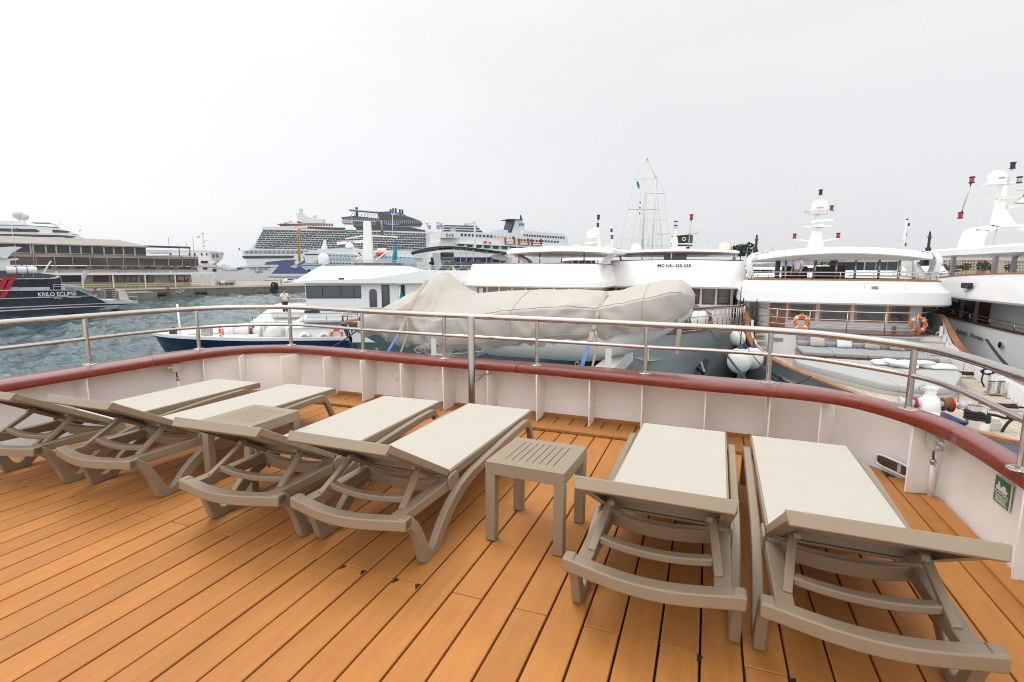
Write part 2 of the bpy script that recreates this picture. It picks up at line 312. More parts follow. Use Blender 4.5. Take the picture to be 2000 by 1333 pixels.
def plank_mat():
    """orange composite decking: fine lengthwise grooves, each board a little different, cloudy wear"""
    m = bpy.data.materials.new('orange_composite_decking'); m.use_nodes = True; t = m.node_tree; n = t.nodes; l = t.links; b = n['Principled BSDF']
    tcn = n.new('ShaderNodeTexCoord'); oi = n.new('ShaderNodeObjectInfo')
    mpn = n.new('ShaderNodeMapping'); mpn.inputs['Scale'].default_value = (9, 0.9, 1); l.new(tcn.outputs['Object'], mpn.inputs[0]); l.new(oi.outputs['Random'], mpn.inputs['Location'])
    nz = n.new('ShaderNodeTexNoise'); nz.inputs['Scale'].default_value = 3; nz.inputs['Detail'].default_value = 7; nz.inputs['Roughness'].default_value = 0.65; l.new(mpn.outputs[0], nz.inputs[0])
    rp = n.new('ShaderNodeValToRGB'); rp.color_ramp.elements[0].position = 0.25; rp.color_ramp.elements[1].position = 0.75
    rp.color_ramp.elements[0].color = (0.40, 0.158, 0.037, 1); rp.color_ramp.elements[1].color = (0.50, 0.212, 0.054, 1); l.new(nz.outputs['Fac'], rp.inputs[0])
    n2 = n.new('ShaderNodeTexNoise'); n2.inputs['Scale'].default_value = 1.3; n2.inputs['Detail'].default_value = 6; n2.inputs['Roughness'].default_value = 0.7; l.new(tcn.outputs['Object'], n2.inputs[0])
    r0 = n.new('ShaderNodeMapRange'); r0.inputs[1].default_value = 0.3; r0.inputs[2].default_value = 0.7; r0.inputs[3].default_value = 0.90; r0.inputs[4].default_value = 1.08; l.new(n2.outputs['Fac'], r0.inputs[0])
    r2 = n.new('ShaderNodeMapRange'); r2.inputs[3].default_value = 0.93; r2.inputs[4].default_value = 1.07; l.new(oi.outputs['Random'], r2.inputs[0])
    mm = n.new('ShaderNodeMath'); mm.operation = 'MULTIPLY'; l.new(r0.outputs[0], mm.inputs[0]); l.new(r2.outputs[0], mm.inputs[1])
    # grooves
    sp = n.new('ShaderNodeSeparateXYZ'); l.new(tcn.outputs['Object'], sp.inputs[0])
    g = n.new('ShaderNodeMath'); g.operation = 'MULTIPLY'; g.inputs[1].default_value = 2 * math.pi / 0.0060; l.new(sp.outputs['X'], g.inputs[0])
    si = n.new('ShaderNodeMath'); si.operation = 'SINE'; l.new(g.outputs[0], si.inputs[0])
    r3 = n.new('ShaderNodeMapRange'); r3.inputs[1].default_value = -1; r3.inputs[2].default_value = -0.2; r3.inputs[3].default_value = 0.80; r3.inputs[4].default_value = 1.0; l.new(si.outputs[0], r3.inputs[0])
    m3 = n.new('ShaderNodeMath'); m3.operation = 'MULTIPLY'; l.new(mm.outputs[0], m3.inputs[0]); l.new(r3.outputs[0], m3.inputs[1])
    s2 = n.new('ShaderNodeVectorMath'); s2.operation = 'SCALE'; l.new(rp.outputs[0], s2.inputs[0]); l.new(m3.outputs[0], s2.inputs['Scale']); l.new(s2.outputs[0], b.inputs['Base Color'])
    bp = n.new('ShaderNodeBump'); bp.inputs['Strength'].default_value = 0.4; bp.inputs['Distance'].default_value = 0.0015; l.new(r3.outputs[0], bp.inputs['Height']); l.new(bp.outputs[0], b.inputs['Normal'])
    b.inputs['Roughness'].default_value = 0.62; b.inputs['Specular IOR Level'].default_value = 0.35
    return m
M['plank'] = plank_mat()
def water_mat():
    m = bpy.data.materials.new('harbour_water'); m.use_nodes = True; t = m.node_tree; n = t.nodes; l = t.links; b = n['Principled BSDF']
    b.inputs['Base Color'].default_value = (0.007, 0.050, 0.060, 1); b.inputs['Roughness'].default_value = 0.05; b.inputs['IOR'].default_value = 1.22
    tcn = n.new('ShaderNodeTexCoord'); a = n.new('ShaderNodeTexNoise'); a.inputs['Scale'].default_value = 2.6; a.inputs['Detail'].default_value = 4; l.new(tcn.outputs['Object'], a.inputs[0])
    bp = n.new('ShaderNodeBump'); bp.inputs['Strength'].default_value = 0.6; bp.inputs['Distance'].default_value = 0.10; l.new(a.outputs['Fac'], bp.inputs['Height']); l.new(bp.outputs[0], b.inputs['Normal'])
    return m
M['water'] = water_mat()
# ------------------------------------------------------------------ water
# one sheet: the open water lies level; where the photo looks down on it the sheet carries real wavelets
import numpy as np
_r = np.random.RandomState(3); NY, NX = 330, 330
yy = 13.0 * np.exp(np.arange(NY) * 0.0086); tt = np.linspace(-1.2, -0.12, NX); Yg = np.repeat(yy[:, None], NX, 1); Xg = Yg * tt[None, :]
Zg = np.zeros_like(Xg)
for k in range(26):
    lam = 0.55 * 1.115 ** k; ang = R(62) + _r.normal(0, 0.55); kx, ky = 2 * math.pi / lam * math.cos(ang), 2 * math.pi / lam * math.sin(ang)
    ph = kx * Xg + ky * Yg + _r.uniform(0, 6.28) + 1.2 * np.sin(0.21 * Xg + 0.17 * Yg + k); fade = np.clip(lam / (0.011 * Yg), 0, 1)
    Zg += 0.0135 * lam ** 0.85 * (np.abs(np.sin(ph / 2)) * -2 + 1.27) * fade
edge = np.minimum(1, np.minimum(np.minimum(np.arange(NX)[None, :], NX - 1 - np.arange(NX)[None, :]) / 12.0, np.minimum(np.arange(NY)[:, None], NY - 1 - np.arange(NY)[:, None]) / 12.0)); Zg = Zg * edge + WATER
vs = np.stack([Xg, Yg, Zg], -1).reshape(-1, 3); idx = np.arange(NY * NX).reshape(NY, NX)
fs = np.stack([idx[:-1, :-1], idx[:-1, 1:], idx[1:, 1:], idx[1:, :-1]], -1).reshape(-1, 4)
me = bpy.data.meshes.new('water'); x0_, x1_ = Xg, Xg
a_, b_, c_, d_ = (-1.2 * 13.0, 13.0), (-0.12 * 13.0, 13.0), (-0.12 * yy[-1], yy[-1]), (-1.2 * yy[-1], yy[-1])
n0 = len(vs); ext = [(-2500, -60), (2500, -60), (2500, 4000), (-2500, 4000)]
lf = [int(i) for i in idx[:, 0]]; rg_ = [int(i) for i in idx[:, -1]]; bt = [int(i) for i in idx[0, :]]; tp_ = [int(i) for i in idx[-1, :]]
allv = [tuple(p) for p in vs.tolist()] + [(x, y, WATER) for x, y in ext]
allf = [tuple(f) for f in fs.tolist()] + [tuple([n0, n0 + 1] + list(reversed(bt))), tuple([n0 + 1, n0 + 2] + list(reversed(rg_))), tuple([n0 + 2, n0 + 3] + tp_), tuple([n0 + 3, n0] + lf)]
me.from_pydata(allv, [], allf); me.update(); me.polygons.foreach_set('use_smooth', [True] * len(me.polygons)); me.materials.append(M['water'])
wo = bpy.data.objects.new('water', me); COL.objects.link(wo); tag(wo, kind='structure')

# ------------------------------------------------------------------ our own ship: deck
deck = thing('deck', None, None); tag(deck, kind='structure'); deck.rotation_euler = (0, 0, -DECK_YAW)
sb = MB(); sb.bx(-5.2, 1.42, -2.2, 4.78, -0.12, -0.03); sb.build('deck_base', M['black'], deck)
PITCHX, X0 = 0.15, -2.210
def plank_mesh(w, ln):
    mb = MB(); mb.bx(-w / 2, w / 2, -ln / 2, ln / 2, -0.028, 0.0); return mb
def plank(x0, x1, y0, y1, z=0.0, parent=deck, name='plank'):
    o = plank_mesh(x1 - x0, y1 - y0).build(name, M['plank'], parent, bevel=0.003, seg=1)
    o.location = ((x0 + x1) / 2, (y0 + y1) / 2, z); return o
GAP = 0.0085
for k in range(-19, 24):
    xa, xb = X0 + k * PITCHX + GAP / 2, X0 + (k + 1) * PITCHX - GAP / 2
    if xb < -5.15 or xa > 1.40: continue
    xa, xb = max(xa, -5.2), min(xb, 1.41)
    j1 = 1.900 if k % 2 == 0 else 0.55
    ys = [-2.2, j1 - 1.9, j1, 4.275] if k % 2 == 0 else [-2.2, -0.9, 4.275]
    if xa > 0.85: ys[-1] = interp(xa, [0.85, 1.41], [4.62, 4.0])
    for i in range(len(ys) - 1):
        plank(xa, xb, ys[i] + 0.002, ys[i + 1] - 0.002, rnd.uniform(-0.0012, 0.0006))
    if -4.9 < xa < 0.84: plank(xa, xb, 4.47, 4.745, 0.0)       # short ends between the knees
for xa, xb in ((-5.0, -2.2), (-2.197, 0.35), (0.353, 0.95)):   # raised transverse margin board
    plank(xa, xb, 4.295, 4.455, 0.022, name='margin_board')
for ya, yb in ((-2.2, 1.2), (1.203, 3.86)): plank(1.335, 1.43, ya, yb, 0.018, name='margin_board')
tb = MB(); tb.bx(-4.6, 1.0, 4.735, 4.775, 0.0, 0.028); tb.build('edge_trim', M['plank'], deck)
for xx, yy in ((1.37, 3.6), (1.385, 3.3), (1.39, 2.9), (1.37, 2.3), (1.39, 1.9)):
    MB().lathe([(0.006, 0), (0.006, 0.0195)], (xx, yy, 0), 8).build('screw', M['dsteel'], deck)

for X, sx in ((-1.60, 1), (-1.468, -1), (-1.30, 1), (-1.168, -1), (0.03, 1), (0.36, -1)):     # chipped board corners at the butt joints
    MB().add([(X, 1.897, .0014), (X + sx * .004, 1.897, .0014), (X + sx * .022, 1.886, .0014), (X + sx * .012, 1.868, .0014), (X, 1.852, .0014)], [(0, 1, 2, 3, 4)]).build('chipped_corner', M['black'], deck)
# ------------------------------------------------------------------ bulwark with knees, cap rail, boxes
bul = thing('bulwark', 'white ship bulwark with plate knees under the varnished red cap rail', 'bulwark'); bul.rotation_euler = (0, 0, -DECK_YAW)
PL = smoothpath([(-5.34, -2.2, 0), (-5.34, 1.0, 0), (-5.34, 3.2, 0), (-5.30, 3.75, 0), (-5.12, 4.2, 0), (-4.80, 4.55, 0), (-4.35, 4.72, 0), (-3.5, 4.77, 0), (-1.5, 4.77, 0), (0.2, 4.76, 0), (0.72, 4.72, 0), (1.05, 4.60, 0), (1.27, 4.40, 0), (1.40, 4.10, 0), (1.45, 3.75, 0), (1.458, 3.4, 0), (1.46, 2.5, 0), (1.46, 0.5, 0), (1.46, -2.2, 0)], 5)
def offp(P, o):
    Q = []
    for i, p in enumerate(P):
        t = (P[min(i + 1, len(P) - 1)] - P[max(i - 1, 0)]).normalized(); n = Vector((-t.y, t.x, 0)); Q.append(p + n * o)
    return Q
def wall(P, zs, th):
    """zs: list of (z, outward offset); a plate of thickness th"""
    rings = []
    for z, o in zs: rings.append([p + Vector((0, 0, z)) for p in offp(P, o)])
    n = len(P); mb = MB()
    mb.loft(rings, closed=False)
    mb.loft([[p + Vector((0, 0, z)) for p in offp(P, o + th)] for z, o in zs], closed=False)
    a, b = zs[-1]; mb.loft([rings[-1], [p + Vector((0, 0, a)) for p in offp(P, b + th)]], closed=False)
    a, b = zs[0]; mb.loft([rings[0], [p + Vector((0, 0, a)) for p in offp(P, b + th)]], closed=False)
    return mb
# the plate leans out a little; a freeing port is cut near the right-hand corner
o = wall(PL, [(-0.15, -0.03), (0.0, 0.0), (0.10, 0.012), (0.25, 0.028), (0.46, 0.034)], 0.012).build('plate', M['paint'], bul, smooth=60)
wall(PL, [(-2.4, 0.10), (-0.15, 0.05), (0.453, 0.048)], 0.008).build('outer_skin', M['white'], bul, smooth=60)
# cap rail: lofted varnished board in lengths
PAIR = [((-5.17, -2.2), (-5.48, -2.2)), ((-5.17, 0.5), (-5.49, 0.5)), ((-5.17, 2.2), (-5.51, 2.3)), ((-5.17, 2.9), (-5.53, 3.05)), ((-5.165, 3.45), (-5.545, 3.7)), ((-5.12, 3.95), (-5.46, 4.13)),
        ((-4.98, 4.35), (-5.19, 4.51)), ((-4.68, 4.58), (-4.76, 4.79)), ((-4.15, 4.63), (-4.22, 4.86)), ((-3.5, 4.585), (-3.55, 4.835)), ((-2.4, 4.52), (-2.42, 4.79)), ((-1.45, 4.52), (-1.45, 4.80)),
        ((-0.48, 4.43), (-0.48, 4.77)), ((0.0, 4.385), (0.02, 4.735)), ((0.45, 4.37), (0.5, 4.70)), ((0.72, 4.345), (0.85, 4.61)), ((0.985, 4.255), (1.12, 4.39)), ((1.18, 4.02), (1.32, 4.165)),
        ((1.315, 3.74), (1.44, 3.86)), ((1.36, 3.42), (1.485, 3.6)), ((1.375, 3.0), (1.50, 3.1)), ((1.38, 2.3), (1.51, 2.4)), ((1.38, 0.5), (1.52, 0.5)), ((1.38, -2.2), (1.52, -2.2))]
INN = smoothpath([(a[0], a[1], 0) for a, b in PAIR], 4); OUT = smoothpath([(b[0], b[1], 0) for a, b in PAIR], 4)
def capsec(a, b):
    d = b - a; P = []
    for t, z in ((0.0, 0.466), (0.006, 0.458), (0.03, 0.455), (0.95, 0.455), (0.988, 0.462), (1.0, 0.478), (1.0, 0.500), (0.985, 0.516), (0.93, 0.525), (0.5, 0.5275), (0.06, 0.525), (0.022, 0.520), (0.005, 0.511), (0.0, 0.500)):
        P.append(a + d * t + Vector((0, 0, z)))
    return P
JO = [0, 4 * 4, 7 * 4 + 2, 11 * 4 - 1, 14 * 4 + 1, 16 * 4 + 1, 18 * 4 + 2, len(INN) - 1]
for i in range(len(JO) - 1):
    rings = [capsec(INN[k], OUT[k]) for k in range(JO[i], JO[i + 1] + 1)]
    # a hairline joint between lengths
    if i: rings[0] = [lerp(p, q, 0.03) for p, q in zip(rings[0], rings[1])]
    MB().loft(rings).build('cap_rail', M['mahog'], bul, smooth=50)
# knees along the front
for X in (-4.45, -3.97, -3.47, -2.97, -2.47, -1.98, -1.475, -0.97, -0.50, 0.02, 0.50):
    yb = 4.53 if X < -0.7 else 4.53 - (X + 0.7) * 0.06
    if X < -4.2: yb = 4.40
    mb = MB(); mb.prism([(yb, 0.0), (4.79 if X > -4.2 else 4.66, 0.0), (4.81 if X > -4.2 else 4.70, 0.456), (yb - 0.02, 0.456)], lambda a, b, h: (X + h, a, b), -0.006, 0.006); mb.build('knee', M['paint'], bul, bevel=0.002, seg=1)
def knee(p, q, z0=0.0, z1=0.456, th=0.006):
    a, b = Vector((*p, 0)), Vector((*q, 0)); d = (b - a).normalized(); n = Vector((-d.y, d.x, 0)) * th; mb = MB(); vs = []
    for s in (-1, 1):
        for v, z in ((a, z0), (b, z0), (b, z1), (a, z1)): vs.append(v + n * s + Vector((0, 0, z)))
    mb.add(vs, [(0, 1, 2, 3), (7, 6, 5, 4), (0, 4, 5, 1), (1, 5, 6, 2), (2, 6, 7, 3), (3, 7, 4, 0)]); return mb.build('knee', M['paint'], bul, bevel=0.002, seg=1)
knee((0.84, 4.38), (0.98, 4.62)); knee((1.27, 3.92), (1.43, 3.95), th=0.012); knee((1.385, 2.905), (1.47, 2.92)); knee((1.385, 1.3), (1.47, 1.3))
knee((-5.20, 2.88), (-5.36, 2.88)); knee((-5.20, 1.6), (-5.36, 1.6)); knee((-5.14, 3.98), (-5.30, 4.10)); knee((-4.86, 4.20), (-5.02, 4.42))
# corner freeing port: dark slot with a rim and stiffener
fp = thing('freeing_port', None, None); fp.parent = bul
cpt = [Vector((1.22, 4.44, 0.055)), Vector((1.39, 4.10, 0.055))]
dv = (cpt[1] - cpt[0]).normalized(); nv = Vector((-dv.y, dv.x, 0)) * -1
mb = MB(); ring = []
for k in range(20):
    q = 2 * math.pi * k / 20; ca, sa = math.cos(q), math.sin(q)
    ring.append((cpt[0] + cpt[1]) / 2 + dv * (0.15 * math.copysign(abs(ca) ** 0.4, ca)) + Vector((0, 0, 0.042 * math.copysign(abs(sa) ** 0.6, sa))) + nv * 0.012)
MB().tube(ring, 0.008, 6, True).build('port_rim', M['paint'], fp, smooth=180)
MB().add([p + nv * -0.004 for p in ring], [tuple(range(20))]).build('port_opening', M['glass2'], fp)
MB().box((cpt[0] + cpt[1]) / 2 + dv * 0.05 + nv * 0.004, (0.03, 0.012, 0.06), math.atan2(dv.y, dv.x)).build('stiffener', M['greywhite'], fp)
# small weld lumps on the front plate
for X, z in ((-2.72, 0.25), (-1.02, 0.36), (-1.03, 0.24), (-0.9, 0.23), (-1.30, 0.12), (-3.2, 0.22), (0.28, 0.2), (0.44, 0.3), (-0.48, 0.14), (-0.93, 0.13)):
    MB().ball((X, 4.785, z), 0.012, 8, (1, 0.6, 1)).build('weld_lump', M['paint'], bul, smooth=180)
def jbox(name, p, ang, z, flip, lab):
    t = thing(name, None, None); t.parent = bul; t.location = (p[0], p[1], z); t.rotation_euler = (0, 0, ang)
    MB().box((0, 0, 0), (0.10, 0.055, 0.10)).build('housing', M['box'], t, bevel=0.006)
    for s in (-1, 1): MB().lathe([(0.014, 0), (0.014, 0.015), (0.010, 0.02)], (0.05, -0.005, s * 0.025), 10, 'X').build('gland', M['greywhite'], t, smooth=40)
    MB().lathe([(0.012, 0), (0.012, 0.045)], (-0.095 if flip else 0.055, 0, 0.01), 10, 'X').build('plug', M['conduit'], t, smooth=40)
    MB().tube([(0.0, 0, -0.05), (0.004, 0, -0.09), (0.012, 0.0, -0.125)], 0.006, 6).build('cable', M['black'], t, smooth=180)
    MB().lathe([(0.015, 0), (0.018, 0.008), (0.018, 0.022), (0.014, 0.03)], (0.012, 0, -0.145), 10).build('gland', M['dsteel'], t, smooth=40)
    MB().tube([(0.012, 0, -0.15), (0.014, 0.0, -0.25), (0.016, 0.0, -z)], 0.0135, 10).build('conduit', M['conduit'], t, smooth=180)
    return t
jbox('junction_box', (1.375, 3.86), R(-82), 0.375, False, '')
jbox('junction_box', (-5.215, 3.72), R(95), 0.40, True, '')
# evacuation sign on the right-hand wall
sg = thing('safety_sign', 'green sign with a white boat in waves on the inside of the white bulwark', 'sign'); sg.location = dk(1.476, 3.27, 0.302); sg.rotation_euler = (0, 0, R(-90) - DECK_YAW)
# local: x to viewer right (towards -Y of the deck), z up, facing -y
MB().bx(-0.077, 0.077, -0.003, 0.003, -0.072, 0.072).build('backing', M['conduit'], sg)
MB().bx(-0.073, 0.073, -0.0055, -0.0032, -0.068, 0.068).build('panel', M['green'], sg)
def flat(poly, name, m_, parent, y0=-0.0075, y1=-0.0056): return MB().prism(poly, lambda a, b, h: (a, h, b), y0, y1).build(name, m_, parent)
flat([(-0.058, 0.022), (-0.05, 0.004), (0.045, 0.0), (0.062, 0.02), (0.04, 0.02), (0.034, 0.036), (0.006, 0.036), (0.0, 0.022)], 'boat_symbol', M['wletters'], sg)
MB().lathe([(0.008, -0.0075), (0.008, -0.0056)], (-0.03, 0, 0.040), 10, 'Y').build('head_symbol', M['wletters'], sg); flat([(-0.046, 0.02), (-0.02, 0.02), (-0.014, 0.034), (-0.036, 0.034)], 'body_symbol', M['wletters'], sg)
wav = [(-0.066 + 0.132 * i / 16, -0.006 + 0.005 * math.sin(i * 1.57)) for i in range(17)]
flat(wav + [(x, z - 0.005) for x, z in reversed(wav)], 'wave_symbol', M['wletters'], sg)
for z in (-0.022, -0.056): flat([(-0.066, z), (0.066, z), (0.066, z - 0.003), (-0.066, z - 0.003)], 'rule_line', M['wletters'], sg)
for z in (-0.031, -0.039, -0.047):
    for x0, x1 in ((-0.05, -0.02), (-0.015, 0.02), (0.025, 0.05)): flat([(x0, z), (x1, z), (x1, z - 0.0035), (x0, z - 0.0035)], 'print_line', M['wletters'], sg)

# ------------------------------------------------------------------ stainless railing on the cap
rail = thing('railing', 'polished stainless railing standing on the varnished red cap rail', 'railing'); rail.rotation_euler = (0, 0, -DECK_YAW)
POSTS = [(-5.36, 0.6), (-5.42, 1.9), (-5.46, 3.06), (-5.38, 4.13), (-4.66, 4.77), (-3.575, 4.71), (-2.515, 4.64), (-1.51, 4.635), (-0.495, 4.615), (0.488, 4.61), (1.275, 4.04), (1.395, 2.97), (1.43, 1.6), (1.43, 0.2)]
RP = smoothpath([(-5.36, -2.2, 0), (-5.36, 0.6, 0), (-5.42, 1.9, 0), (-5.46, 3.06, 0), (-5.46, 3.65, 0), (-5.38, 4.13, 0), (-5.10, 4.53, 0), (-4.66, 4.77, 0), (-4.15, 4.78, 0), (-3.575, 4.71, 0), (-2.515, 4.64, 0), (-1.51, 4.635, 0), (-0.495, 4.615, 0), (0.0, 4.64, 0), (0.488, 4.61, 0), (0.85, 4.47, 0), (1.275, 4.04, 0), (1.38, 3.6, 0), (1.395, 2.97, 0), (1.43, 1.6, 0), (1.43, 0.2, 0), (1.43, -2.2, 0)], 5)
def zt(p): return interp(p[0], [-5.4, -3.5, -1.0, 1.3], [0.985, 0.975, 0.968, 0.950])
MB().tube([p + Vector((0, 0, zt(p))) for p in RP], 0.0265, 14).build('top_rail', M['steel'], rail, smooth=180)
MB().tube([p + Vector((0, 0, 0.525 + (zt(p) - 0.525) * 0.54)) for p in RP], 0.0175, 12).build('mid_rail', M['steel'], rail, smooth=180)
for x, y in POSTS:
    h = zt((x, y)); po = MB().lathe([(0.0195, 0.526), (0.0195, h - 0.02)], (x, y, 0), 14).build('post', M['steel'], rail, smooth=50)
    fl = MB().lathe([(0.056, 0.526), (0.056, 0.530), (0.050, 0.534), (0.024, 0.535), (0.023, 0.545), (0.0197, 0.545)], (x, y, 0), 20).build('flange', M['steel'], po, smooth=40)
    bb = MB()
    for q in range(4): bb.lathe([(0.007, 0.533), (0.006, 0.538)], (x + 0.038 * math.cos(q * 1.57 + .6), y + 0.038 * math.sin(q * 1.57 + .6), 0), 6)
    bb.build('bolt', M['dsteel'], po)
fp_ = MB().lathe([(0.033, 0.0), (0.033, 0.985), (0.028, 0.992), (0.0, 0.993)], (-2.085, 4.385, 0), 20).build('pole', M['psteel'], None, smooth=50)
tag(fp_, 'thick stainless deck pole standing in front of the cap rail', 'pole'); fp_.rotation_euler = (0, 0, -DECK_YAW)
mb = MB(); mb.beam((-2.05, 4.41, 0.42), (-1.93, 4.52, 0.435), 0.03, 0.008); mb.beam((-2.045, 4.40, 0.37), (-1.99, 4.46, 0.42), 0.02, 0.008); mb.build('bracket', M['dsteel'], fp_)
# ------------------------------------------------------------------ sun loungers (head towards the viewer)
def lounger(label):
    t = thing('sun_lounger', label, 'sun lounger', group='sun loungers on the orange deck')
    T = M['taupe']; f = lambda a, b, h: (h, a, b)
    leg = [(-.225, .302), (-.19, .302), (-.150, .287), (-.115, .252), (-.08, .200), (-.045, .132), (-.018, .076), (-.004, .056), (.012, .048), (.03, .049), (.047, .060), (.085, .10), (.125, .138), (.17, .171), (.24, .212), (.32, .244), (.41, .265), (.5, .278), (.7, .289), (1.0, .304), (1.3, .312), (1.44, .312), (1.475, .308), (1.505, .293), (1.53, .262), (1.565, .20), (1.64, .05), (1.662, 0),
           (1.615, 0), (1.595, .045), (1.51, .215), (1.485, .246), (1.45, .258), (1.3, .262), (1.0, .252), (.7, .234), (.5, .214), (.4, .192), (.3, .158), (.22, .115), (.16, .072), (.115, .030), (.098, .010), (.085, 0), (-.048, 0), (-.066, .010), (-.076, .035), (-.092, .09), (-.115, .15), (-.145, .205), (-.175, .238), (-.225, .252)]
    for s in (-1, 1):
        MB().prism(leg, f, s * 0.335, s * 0.293).build('side_leg', T, t, bevel=0.006)
        MB().lathe([(0.020, 0.0), (0.020, 0.006)], (s * 0.314, 0.018, -0.0005), 10).build('foot_pad', M['rubber'], t)
        MB().prism([(-.205, .298), (.30, .290), (.33, .284), (.33, .240), (.27, .232), (-.205, .252)], f, s * 0.288, s * 0.226).build('side_rail', T, t, bevel=0.004)
        MB().prism([(.262, .312), (.285, .322), (.345, .324), (.372, .318), (.383, .25), (.40, .222), (.46, .212), (.40, .185), (.362, .150), (.345, .19), (.31, .232), (.268, .238)], f, s * 0.300, s * 0.2865).build('hinge_plate', T, t, bevel=0.004)
        MB().lathe([(0.010, -0.001), (0.010, 0.004), (0.006, 0.006)] if s > 0 else [(0.006, -0.006), (0.010, -0.004), (0.010, 0.001)], (s * 0.298, 0.318, 0.305), 10, 'X').build('hinge_pin', T, t, smooth=40)
    def arc(name, v0, v1, bow, z0, z1, w, n=12, sag=0.0, ends=0.0):
        rings = []
        for i in range(n + 1):
            x = -w + 2 * w * i / n; q = 1 - (x / w) ** 2; q2 = q ** 1.5 if ends else q
            rings.append([(x, v0 - bow * q2, z0 - sag * q), (x, v1 - bow * q2, z0 - sag * q), (x, v1 - bow * q2, z1 - sag * q), (x, v0 - bow * q2, z1 - sag * q)])
        return MB().loft(rings).build(name, T, t, bevel=0.006, smooth=30)
    arc('head_crossbar', -.228, -.165, .060, .250, .304, .336, 16, .004, 1)
    for s in (-1, 1): MB().box((s * 0.312, -.197, .279), (0.048, 0.060, 0.057)).build('end_block', T, t, bevel=0.008)
    arc('hinge_crossbar', .285, .335, .045, .232, .296, .295, 12, .020)
    arc('foot_crossbar', 1.40, 1.44, .0, .255, .295, .300, 4, .0)
    # seat and backrest: frames with the sling stretched over
    def panel(name, v0, z0, v1, z1, th, wd, head):
        a, b = Vector((0, v0, z0)), Vector((0, v1, z1)); d = (b - a).normalized(); n = Vector((0, -d.z, d.y)) if d.y > 0 else Vector((0, d.z, -d.y)); ln = (b - a).length
        def P(x, u, k): return Vector((x, 0, 0)) + a + d * u + n * k
        mb = MB(); fr = 0.022
        for x0, x1, u0, u1 in ((-wd, -wd + fr, 0, ln), (wd - fr, wd, 0, ln), (-wd + fr, wd - fr, 0, fr), (-wd + fr, wd - fr, ln - fr, ln)):
            vs = [P(x, u, k) for k in (-th, 0) for x, u in ((x0, u0), (x1, u0), (x1, u1), (x0, u1))]
            mb.add(vs, [(3, 2, 1, 0), (4, 5, 6, 7), (0, 1, 5, 4), (1, 2, 6, 5), (2, 3, 7, 6), (3, 0, 4, 7)])
        o = mb.build(name, T, t, bevel=0.003)
        rg = []
        for i in range(9):
            u = 0.010 + (ln - 0.020) * i / 8; row = []
            for j in range(9):
                x = -wd + 0.011 + (2 * wd - 0.022) * j / 8; k = 0.0035 - 0.004 * math.sin(math.pi * j / 8) * math.sin(math.pi * i / 8); row.append(P(x, u, k))
            rg.append(row)
        mb = MB(); mb.loft(rg, closed=False)
        lo = [[p - n * 0.008 for p in r] for r in rg]; mb.loft(lo, closed=False)
        for A, B in ((rg[0], lo[0]), (rg[-1], lo[-1]), ([r[0] for r in rg], [r[0] for r in lo]), ([r[-1] for r in rg], [r[-1] for r in lo])): mb.loft([A, B], closed=False)
        mb.build('sling', M['sling'], o, smooth=40)
        if head:   # flared head bar
            mb = MB(); vs = []
            for x, uu in ((-wd - 0.004, 0), (wd + 0.004, 0)):
                s = -1 if x < 0 else 1
                vs += [P(x, ln - 0.006, 0.004), P(x, ln + 0.014, 0.002), P(x - s * 0.012, ln + 0.020, -th - 0.012), P(x - s * 0.012, ln - 0.012, -th - 0.012)]
            mb.add(vs, [(0, 1, 2, 3), (7, 6, 5, 4), (0, 4, 5, 1), (1, 5, 6, 2), (2, 6, 7, 3), (3, 7, 4, 0)]); mb.build('head_bar', T, o, bevel=0.004)
            for s in (-1, 1): MB().beam(P(s * 0.20, 0.03, -th - 0.006), P(s * 0.20, ln * 0.40, -th - 0.006), 0.026, 0.022).build('rib', T, o, bevel=0.003)
            # underside tray slopes
            mb = MB(); vs = [P(-wd, 0.01, -th), P(wd, 0.01, -th), P(wd, ln, -th), P(-wd, ln, -th), P(-wd + 0.05, 0.03, -th - 0.004), P(wd - 0.05, 0.03, -th - 0.004), P(wd - 0.05, ln - 0.1, -th - 0.004), P(-wd + 0.05, ln - 0.1, -th - 0.004)]
            mb.add(vs, [(0, 1, 5, 4), (1, 2, 6, 5), (2, 3, 7, 6), (3, 0, 4, 7)]); mb.build('underside_tray', T, o)
        return o
    panel('seat', .302, .337, 1.70, .320, .050, .285, False)
    panel('backrest', .296, .345, -.240, .657, .036, .285, True)
    # H-shaped prop
    pr = MB(); pr.box((0, 0, 0), (0.001, 0.001, 0.001)) if False else None
    for s in (-1, 1): MB().beam((s * .208, .112, .425), (s * .243, -.112, .292), 0.024, 0.032, (1, 0, 0)).build('prop_leg', T, t, bevel=0.003)
    arc('prop_crossbar', -.066, -.022, .022, .302, .334, .222, 10, .012)
    return t
LS = [(-4.285, 2.045, R(3.0), 'far left beige sun lounger cut by the photo edge beside the white bulwark'),
      (-3.487, 2.13, R(1.2), 'sun lounger left of the rear slatted table, second from the left edge'),
      (-2.305, 2.075, R(2.2), 'sun lounger just right of the rear slatted table'),
      (-1.565, 2.105, R(-0.25), 'sun lounger just left of the front slatted table'),
      (-0.150, 2.070, R(-1.0), 'sun lounger just right of the front slatted table'),
      (0.563, 2.045, R(-1.2), 'sun lounger at the right end, nearest the green sign')]
L0 = lounger(LS[0][3])
for i, (x, y, a, lab) in enumerate(LS):
    if i == 0: place(L0, dk(x, y), a - DECK_YAW)
    else: dup(L0, dk(x, y), a - DECK_YAW, lab)
